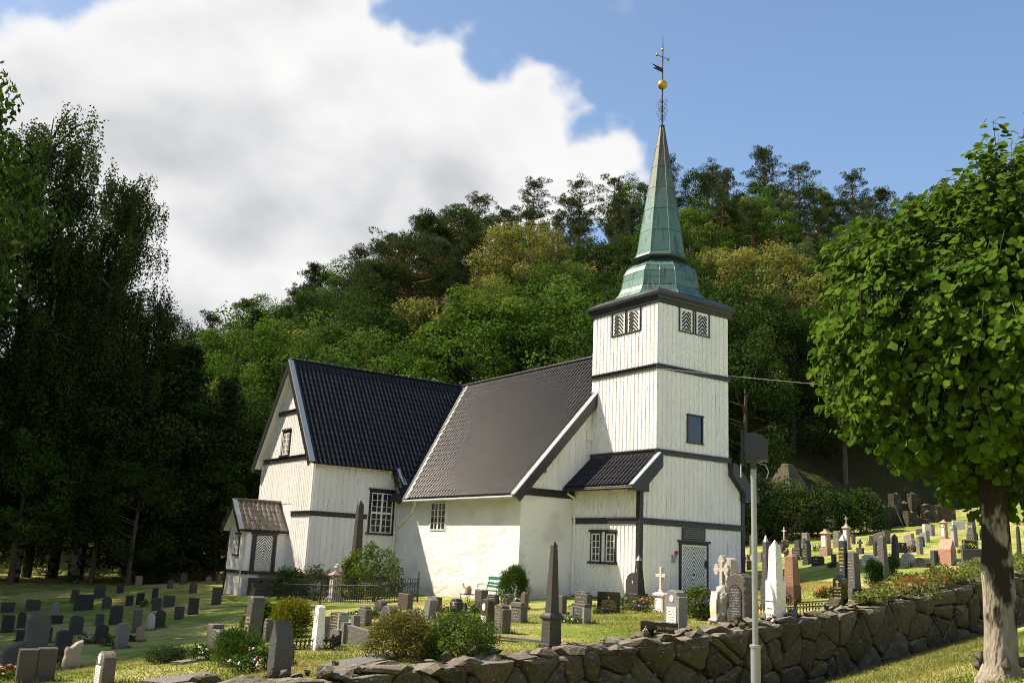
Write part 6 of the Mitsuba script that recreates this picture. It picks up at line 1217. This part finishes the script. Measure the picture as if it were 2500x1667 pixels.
# creeper over the wall -------------------------------------------------------------------------------------
rc = np.random.default_rng(41); n = 340; Rc = rc.uniform(8.9, 19.5, n); kc = rc.uniform(-.12, 2.6, n) * np.clip((Rc - 8.2) / 3, .3, 1); Dc = wallD(Rc) + kc
ok = (kc > .25) | (rc.uniform(0, 1, n) < .45); Rc, kc, Dc = Rc[ok], kc[ok], Dc[ok]
Xc, Yc = XY(Rc, Dc); Zc = np.maximum(np.where(kc > .9, lawn(Rc, Dc), wallZ(Rc)) + .10 + .30 * meshkit.noise(np.stack([Xc, Yc, Xc * 0], 1) * 1.3), 0) - np.where(kc < 0.05, .25 * rc.uniform(0, 1, len(Rc)), 0)
cr = clump_leaves(rc, np.stack([Xc, Yc, Zc], 1), .24, 60, .085, .62, flat=.6, up=.5, cols=[(.075, .11, .018), (.19, .22, .055), (.30, .30, .13)])
put('creeper__foliage', cr[0], 'leaf', color=cr[1]); say('creeper', 'pale green creeper sprawling over the right end of the stone wall', 'creeper', kind='thing')
n = 46; Rc = rc.normal(11.3, .75, n); Dc = wallD(Rc) + rc.uniform(.3, 1.7, n); Xc, Yc = XY(Rc, Dc); cr = clump_leaves(rc, np.stack([Xc, Yc, np.maximum(lawn(Rc, Dc), wallZ(Rc)) + .30], 1), .2, 44, .07, .4, flat=.6, up=.5, cols=[(.22, .07, .02), (.36, .15, .05)])
put('creeper__red_shoots', cr[0], 'leaf', color=cr[1]); say('creeper__red_shoots', 'rust red dead patch in the creeper')

# lime tree on the verge --------------------------------------------------------------------------------------
rl = np.random.default_rng(53); LR_, LD_ = 7.20, 14.25
tx, ty = map(float, XY(LR_, LD_)); tz = float(verge(np.array([LR_]), np.array([LD_]))[0])
say('lime_tree', 'leafy lime tree with a mottled trunk on the grass verge at the right', 'tree')
zs = np.concatenate([[-.2, 0, .1, .22, .4, .6], np.linspace(.9, 4.6, 14)]); rad = np.interp(zs, [-.2, 0, .1, .25, .6, 1.2, 2.2, 3.0, 4.6], [.38, .34, .28, .235, .215, .205, .19, .175, .10])
th = np.linspace(0, 2 * math.pi, 40, endpoint=False); rings = []
for z, q in zip(zs, rad):
    c = np.array([tx + .03 * math.sin(z * 1.7), ty + .03 * math.cos(z * 1.3), tz + z]); P = np.stack([np.cos(th), np.sin(th), th * 0 + z], 1)
    k = q * (1 + .10 * (meshkit.fbm(P * np.array([2.2, 2.2, .9]), 3, 3) - .5) * 2 + .16 * np.exp(-((z - 1.5) / .18) ** 2) * np.clip(np.cos(th - 2.6), 0, 1) + .10 * np.clip(.5 - z, 0, .5) * np.cos(th * 5 + 1)); rings.append(c + np.stack([np.cos(th) * k, np.sin(th) * k, th * 0], 1))
put('lime_tree__trunk', loft(rings), 'lime_bark', smooth=True)
for i in range(9):
    a = rl.uniform(0, 6.28); v, f = rock(900 + i, .11, .09, .10); put('lime_tree__burr', (v + [tx + .30 * math.cos(a), ty + .30 * math.sin(a), tz + .1 + rl.uniform(0, .22)], f), 'bark')
ca, cb, cc = 3.0, 2.9, 3.3; zc_ = 5.12 + .35; cofs = np.array([*(RGT * .5), 0])
def lime_leaf(P, d, nr, L):        # heart shaped, folded along the midrib
    s = np.cross(d, nr); n = len(P); L = L[:, None]; sh = [(0, 0, 0), (-.06, .28, .03), (.10, .52, .07), (.40, .57, .06), (.72, .36, .0), (.98, 0, -.10)]; mid = [(.12, 0, .0), (.45, 0, -.02)]
    V = [P + L * (a * d + b * s + c * nr) for a, b, c in sh] + [P + L * (a * d - b * s + c * nr) for a, b, c in sh[1:5]] + [P + L * (.42 * d - .03 * nr)]
    v = np.stack(V, 1).reshape(-1, 3); F = np.array([[0, 1, 10], [1, 2, 10], [2, 3, 10], [3, 4, 10], [4, 5, 10], [0, 10, 6], [6, 10, 7], [7, 10, 8], [8, 10, 9], [9, 10, 5]]); return v, (np.arange(n)[:, None, None] * 11 + F[None]).reshape(-1, 3)
tw = []; LP_, Ld, Ln, lk = [], [], [], []
lump = unit(rl.normal(size=(44, 3)) * [1, 1, .9]); lamp_ = rl.uniform(.04, .24, 44)
limb = []
for i in range(2650):
    u = unit(rl.normal(size=3)); u[2] = u[2] if u[2] > -.95 else -u[2] * .4; u = unit(u)
    k = .74 + min(.28, sum(a * max(0, float(u @ q)) ** 14 for a, q in zip(lamp_, lump)) * .9); q = rl.uniform(.80, 1.04) if rl.random() < .76 else rl.uniform(.4, .8)
    E = np.array([u[0] * ca, u[1] * cb, u[2] * cc * (1.0 if u[2] > 0 else .98)]) * k * q; tip = np.array([tx, ty, tz + zc_ - .35]) + E + cofs
    dirn = unit(unit(E) * .75 + [0, 0, .35 if u[2] > .35 else -.45] + rl.normal(0, .28, 3)); ln = rl.uniform(.40, .75); st_ = tip - dirn * ln; side = unit(np.cross(dirn, [0, 0, 1])); tl = rl.uniform(0, 1)
    tw.append(tube([st_, (st_ + tip) / 2 + [0, 0, .03], tip], [.006, .004, .002], 4))
    if i % 70 == 0: limb.append(tube([np.array([tx, ty, tz + 2.9 + 1.6 * rl.uniform(0, 1)]), np.array([tx, ty, tz + zc_ - .4]) + E * .35, st_], [.06, .035, .010], 6))
    for j in range(rl.integers(13, 22)):
        t = rl.uniform(-.05, 1.08); p = st_ + (tip - st_) * t; sgn = 1 if j % 2 else -1; d = unit(dirn * .45 + side * sgn * .7 + [0, 0, -.65] + rl.normal(0, .30, 3)); nr = unit(np.array([0, 0, .55]) + unit(E) * .85 + rl.normal(0, .46, 3)); nr = unit(nr - d * (nr @ d)); LP_.append(p + side * sgn * rl.uniform(.02, .10) + d * rl.uniform(.02, .05) + rl.normal(0, .03, 3)); Ld.append(d); Ln.append(nr); lk.append(.6 * tl + .4 * rl.uniform(0, 1))
LP_, Ld, Ln, lk = map(np.array, (LP_, Ld, Ln, lk)); LL = .122 * rl.uniform(.55, 1.12, len(LP_)); col = np.array((.045, .098, .012)) * (1 - lk[:, None]) + np.array((.112, .185, .020)) * lk[:, None]
yel = rl.uniform(0, 1, len(lk)) < .003; col[yel] = (.33, .30, .03)
order = np.argsort(np.linalg.norm(LP_ - CAM, axis=1)); near, far = order[:290], order[290:]
v, f = lime_leaf(LP_[far], Ld[far], Ln[far], LL[far]); put('lime_tree__crown', (v, f), 'leaf_gloss', color=np.repeat(col[far], 11, 0)); say('lime_tree__crown', kind='stuff')
for i in near:
    v, f = lime_leaf(LP_[i:i + 1], Ld[i:i + 1], Ln[i:i + 1], LL[i:i + 1]); put('lime_tree__crown__leaf', (v, f), 'leaf_gloss', color=np.repeat(col[i:i + 1], 11, 0))
put('lime_tree__twigs', join(tw), 'bark'); say('lime_tree__twigs', kind='stuff')
for i, m in enumerate(limb): put('lime_tree__branch', m, 'bark')
# fallen leaves
for i in range(34):
    R, D = rl.uniform(4.8, 9.0), rl.uniform(10.5, 16.5); x, y = map(float, XY(R, D)); z = float(verge(np.array([R]), np.array([D]))[0]); a = rl.uniform(0, 6.28); d = unit(np.array([math.cos(a), math.sin(a), rl.uniform(-.1, .3)])); nr = unit(np.array([rl.normal(0, .35), rl.normal(0, .35), 1])); nr = unit(nr - d * (nr @ d))
    v, f = lime_leaf(np.array([[x, y, z + .055]]), d[None], nr[None], np.array([rl.uniform(.09, .14)])); k = put('fallen_leaf', (v, f), 'leaf', color=np.tile(np.array([(.42, .36, .04), (.48, .42, .18), (.30, .17, .06)])[i % 3], (11, 1))); say(k, 'yellowed lime leaf lying on the grass verge', 'leaf', 'fallen leaves on the verge')

# ---------------------------------------------------------------- trees: prototypes, then one entry per tree
PROTO = {}
def proto(key, tc, bark):
    (tv, tf), (cm, cc_) = tc; scene[key] = {'type': 'shapegroup', 'trunk': ply((tv, tf), bark), 'crown': ply(cm, 'leaf', color=cc_)}; PROTO[key] = True
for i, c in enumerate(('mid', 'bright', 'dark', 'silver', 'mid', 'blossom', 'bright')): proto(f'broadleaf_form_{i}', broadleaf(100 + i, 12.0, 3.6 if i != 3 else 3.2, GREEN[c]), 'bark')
for i in range(4): proto(f'pine_form_{i}', pine(140 + i, 13.0, GREEN['pine' if i < 3 else 'bluepine'], top=(.55, .68, .5, .75)[i], spread=(2.5, 2.2, 2.9, 2.3)[i]), 'pine_bark')
for i in range(2): proto(f'spruce_form_{i}', spruce(160 + i, 12.0, (1.9, 2.3)[i], [(.016, .032, .012), (.045, .065, .022)]), 'bark')
for i in range(3): proto(f'birch_form_{i}', birch(170 + i, 20.0, (3.7, 4.3, 3.3)[i], [(.028, .052, .013), (.085, .12, .028)]), 'birch_bark')
def tree(base, form, R, D, H, Hp, label, group, cat='tree', wide=1.0, seed=0, dz=0):
    rr = np.random.default_rng(seed); x, y = map(float, XY(R, D)); z = float(lawn(np.array([R]), np.array([D]))[0]) + dz - .2; s = H / Hp; k = name(base)
    scene[k] = {'type': 'instance', 'group': {'type': 'ref', 'id': form}, 'to_world': T4().translate([x, y, z]).rotate([0, 0, 1], float(rr.uniform(0, 360))).scale([s * wide, s * wide, s])}
    say(k, label, cat, group)
for i, (R, D, H, w, f, lab) in enumerate([(-30.0, 57.5, 29.5, 1.0, 1, 'tallest weeping birch at the left picture edge'), (-24.6, 57.0, 25.6, .92, 0, 'weeping birch with thin hanging sprays against the white cloud'), (-31.2, 45, 22, 1, 2, 'dark birch outside the left edge shading the lower graves'),
        (-27.5, 60.5, 22, 1.1, 1, 'shaded birch behind the two weeping birches'), (-35, 58, 25, 1, 0, 'birch far left behind the tallest one'), (-27.6, 56.0, 20.5, 1.1, 2, 'lower weeping birch filling the gap between the two tall ones'), (-22.2, 58.5, 17.5, 1.1, 1, 'low weeping birch nearest the porch, under the tall ones'), (-31.5, 54.5, 19, 1.1, 0, 'birch low at the left picture edge')]):
    tree('birch_tree', f'birch_form_{f}', R, D, H, 20.0, lab, 'birches on the left', wide=w, seed=i)
for i, (R, D, H) in enumerate([(-20.8, 28, 18), (-17.8, 21.7, 12.5), (-24.2, 34, 20.5), (-27.5, 40, 23), (-30.8, 46, 26), (-25, 25, 22), (-29.5, 33, 25), (-33, 41, 27), (-36, 50, 27), (-34, 28, 26), (-39, 42, 28)]):
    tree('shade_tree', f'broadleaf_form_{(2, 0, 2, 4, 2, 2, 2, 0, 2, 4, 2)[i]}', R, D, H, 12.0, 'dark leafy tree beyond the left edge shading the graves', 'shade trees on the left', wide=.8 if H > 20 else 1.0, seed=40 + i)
for i, (R, D, H, f) in enumerate([(-19.9, 58.5, 14.5, 0), (-18.0, 60.5, 13.0, 1), (-22.0, 60.2, 15, 1)]):
    tree('spruce_tree', f'spruce_form_{f}', R, D, H, 12.0, 'dark spruce behind the birches left of the porch', 'spruces behind the birches', wide=1.35, seed=60 + i)
for i, (R, D, H, f) in enumerate([(-20.8, 55.2, 7.5, 2), (-23.4, 56.5, 9.0, 2), (-26.8, 54.2, 8.5, 0), (-30.2, 53.0, 9.5, 2), (-17.6, 60.0, 8.0, 2), (-15.0, 60.5, 8.5, 0), (-33.5, 54, 11, 2), (-21.6, 58.0, 13.5, 2), (-25.4, 59.5, 15, 2), (-18.6, 62.5, 12.5, 2), (-28.8, 60, 16, 0), (-16.4, 63, 11, 2)]):
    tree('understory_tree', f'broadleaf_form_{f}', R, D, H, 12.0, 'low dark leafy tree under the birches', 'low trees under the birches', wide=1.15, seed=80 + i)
SET = []
def hill_tree(base, form, R, D, H, Hp, label, group, wide=1.0): SET.append((R, D)); tree(base, form, R, D, H, Hp, label, group, wide=wide, seed=int(abs(R * 17 + D * 3)))
for i, (R, D, H) in enumerate([(-14.5, 88, 14), (-12.2, 84, 15), (-9.5, 86, 16.5), (-7.5, 90, 15), (-12.8, 94, 15.5), (-9.8, 97, 16), (-6.2, 99, 15), (-13.5, 101, 13.5), (-4.0, 94, 14), (-11.0, 105, 14), (-7.0, 106, 14)]): hill_tree('pine_tree', f'pine_form_{i % 4}', R, D, H, 13.0, 'big dark pine in the grove on the hill left of the spire', 'pine grove left of the spire', 1.15)
hill_tree('pine_tree', 'pine_form_3', -17.6, 102, 13.5, 13.0, 'thin pale bluish pine standing alone on the skyline at the left end of the pines', 'pine grove left of the spire', 1.1)
hill_tree('hill_spruce', 'spruce_form_0', -23.2, 84, 13.5, 12.0, 'narrow dark spruce poking above the leafy skyline left of the church', 'spruces on the hill')
for R, D, H, lab in [(1.2, 91, 15.5, 'tall yellowish blossoming tree in the middle of the hill left of the spire'), (-2.5, 86, 12, 'yellowish blossoming tree below the tall yellowish one'), (-18.8, 79, 12.5, 'yellowish blossoming tree above the transept ridge, left of the pine grove'), (24.6, 89, 14.5, 'bright yellowish blossoming tree between the tower and the lime tree'), (21.0, 92, 12, 'yellowish blossoming tree just right of the spire'), (-27.0, 76, 10, 'yellowish blossoming tree at the left end of the hill')]: hill_tree('blossoming_tree', 'broadleaf_form_5', R, D, H, 12.0, lab, 'blossoming trees on the hill', 1.0)
for i, (R, D, H, f) in enumerate([(-2.0, 68, 15.5, 1), (3.5, 72, 14.5, 4), (-9.5, 70, 12.5, 0), (-15.5, 72, 14, 0), (-21.5, 74, 14, 1), (-26, 69, 13, 6), (13, 73, 14, 2), (19, 79, 14.5, 2), (9.0, 67, 11, 2), (16.5, 74, 12, 2), (24, 80, 12.5, 2), (29, 82, 12, 2)]): hill_tree('broadleaf_tree', f'broadleaf_form_{f}', R, D, H, 12.0, 'broad leafy tree in the front row of the forest behind the church', 'front row of the forest', 1.2)  # right-hand trees use the dark leaf form, their deep shade put into the colour
rt = np.random.default_rng(88); row = 0; D = 60.0; cnt = 0
while D < 121:
    R = -62.0 + (row % 2) * 2.2
    while R < 72:
        rr, dd = R + rt.uniform(-1.3, 1.3), D + rt.uniform(-1.6, 1.6); foot = float(np.interp(rr, [-120, -40, -15, 10, 25, 60], [63, 63, 62, 59, 70, 78])) + 1.5; R += 5.4 + .006 * D
        if dd < foot or abs(rr) > dd * .60 + 5 or min(math.hypot(rr - a, (dd - b) * 1.0) for a, b in SET) < 4.2: continue
        t = (dd - 62) / 56; p = rt.random(); zone = 'left' if rr < -22 else ('right' if rr > 14 else 'middle'); zt_ = {'left': 'left of the transept', 'middle': 'behind the church roof', 'right': 'right of the tower'}[zone]
        pine_p = np.clip((t - .50) * 1.9, 0.01, .80) * (.25 if rr < -31 else 1) * (1.0 if rr > -29 else .6)
        band_ = 'lower' if t < .35 else ('middle' if t < .7 else 'upper')
        if p < pine_p: tree('pine_tree', f'pine_form_{rt.integers(4)}', rr, dd, rt.uniform(10.5, 14.5), 13.0, f'dark pine on the {band_} hill {zt_}', f'pines on the hill {zone} {band_}', wide=rt.uniform(.85, 1.1), seed=900 + cnt)
        elif p > .975 and rr < 0: tree('hill_spruce', f'spruce_form_{rt.integers(2)}', rr, dd, rt.uniform(10, 14), 12.0, f'narrow dark spruce on the hill {zt_}', f'spruces on the hill {zone}', seed=900 + cnt)
        else:
            q = rt.random(); fm = 5 if q < .02 else 2 if (t < .42 and rr > 7) or (t < .3 and rr > -12 and q < .6) else int(rt.choice([0, 1, 2, 3, 4, 6], p=[.18, .15, .25, .12, .15, .15])); nm = 'blossoming_tree' if fm == 5 else 'broadleaf_tree'  # low trees right and behind the church get dark leaves, painting forest shade
            lab = f'yellowish blossoming tree on the {band_} hill {zt_}' if fm == 5 else f'leafy green tree on the {band_} hill {zt_}'
            tree(nm, f'broadleaf_form_{fm}', rr, dd, rt.uniform(11.5, 15.5) * (1 - .26 * min(max(t, 0), 1)), 12.0, lab, (f'blossoming trees {zone} {band_}' if fm == 5 else f'broadleaf trees on the hill {zone} {band_}'), wide=rt.uniform(.95, 1.25), seed=900 + cnt)
        cnt += 1
    D += 5.8 if D < 92 else 4.6; row += 1
# bare snag on the skyline
sx, sy = map(float, XY(32.5, 112)); sz_ = float(lawn(np.array([32.5]), np.array([112.]))[0]); rs = np.random.default_rng(3); ms = [tube([(sx, sy, sz_), (sx + .2, sy, sz_ + 8), (sx, sy, sz_ + 14.5)], [.2, .12, .02], 6)]
for i in range(34):
    z = rs.uniform(5, 14); a = rs.uniform(0, 6.28); L = (15 - z) * .22 + .4; ms.append(tube([(sx + .1, sy, sz_ + z), (sx + math.cos(a) * L * .6, sy + math.sin(a) * L * .6, sz_ + z + .1), (sx + math.cos(a) * L, sy + math.sin(a) * L, sz_ + z + .55)], [.04, .025, .008], 4))
scene['bare_dead_tree'] = ply(join(ms), 'stone', uv=np.tile((.3, .1), (sum(len(m[0]) for m in ms), 1))); say('bare_dead_tree', 'bare grey dead tree on the skyline right of the spire', 'tree')

# ---------------------------------------------------------------- alike things: tell them apart by their order across the view
ORD = 'first second third fourth fifth sixth seventh eighth ninth tenth eleventh twelfth thirteenth fourteenth fifteenth sixteenth seventeenth eighteenth nineteenth twentieth'.split()
ORD += ['twenty-' + w for w in ORD[:9]] + ['thirtieth'] + ['thirty-' + w for w in ORD[:9]] + ['fortieth']
by = {}
def where_is(k):
    d = scene.get(k) or next(v for q, v in scene.items() if q.startswith(k + '__'))
    if d['type'] == 'instance': m = np.array(d['to_world'].matrix); x, y = m[0, 3], m[1, 3]
    else: x, y, _ = meshkit.WRITTEN[d['filename']][0].mean(0)
    R, D = RD(x, y); return float(np.arctan2(R, D))
for k, d in labels.items():
    if d.get('category'): by.setdefault(d['label'], []).append(k)
for lab, ks in by.items():
    if len(ks) > 1:
        for i, k in enumerate(sorted(ks, key=where_is)): labels[k]['label'] = f'{lab}, {ORD[min(i, len(ORD) - 1)]} from left'

import os
if os.environ.get('COUNT'): print('TRIS', sum(len(meshkit.WRITTEN[v['filename']][1]) for v in scene.values() if v.get('type') == 'ply') / 1e6, sum(len(meshkit.WRITTEN[c['filename']][1]) for v in scene.values() if v.get('type') == 'shapegroup' for c in v.values() if isinstance(c, dict)) / 1e6, {k: len(meshkit.WRITTEN[v['filename']][1]) for k, v in scene.items() if v.get('type') == 'ply' and len(meshkit.WRITTEN[v['filename']][1]) > 40000})
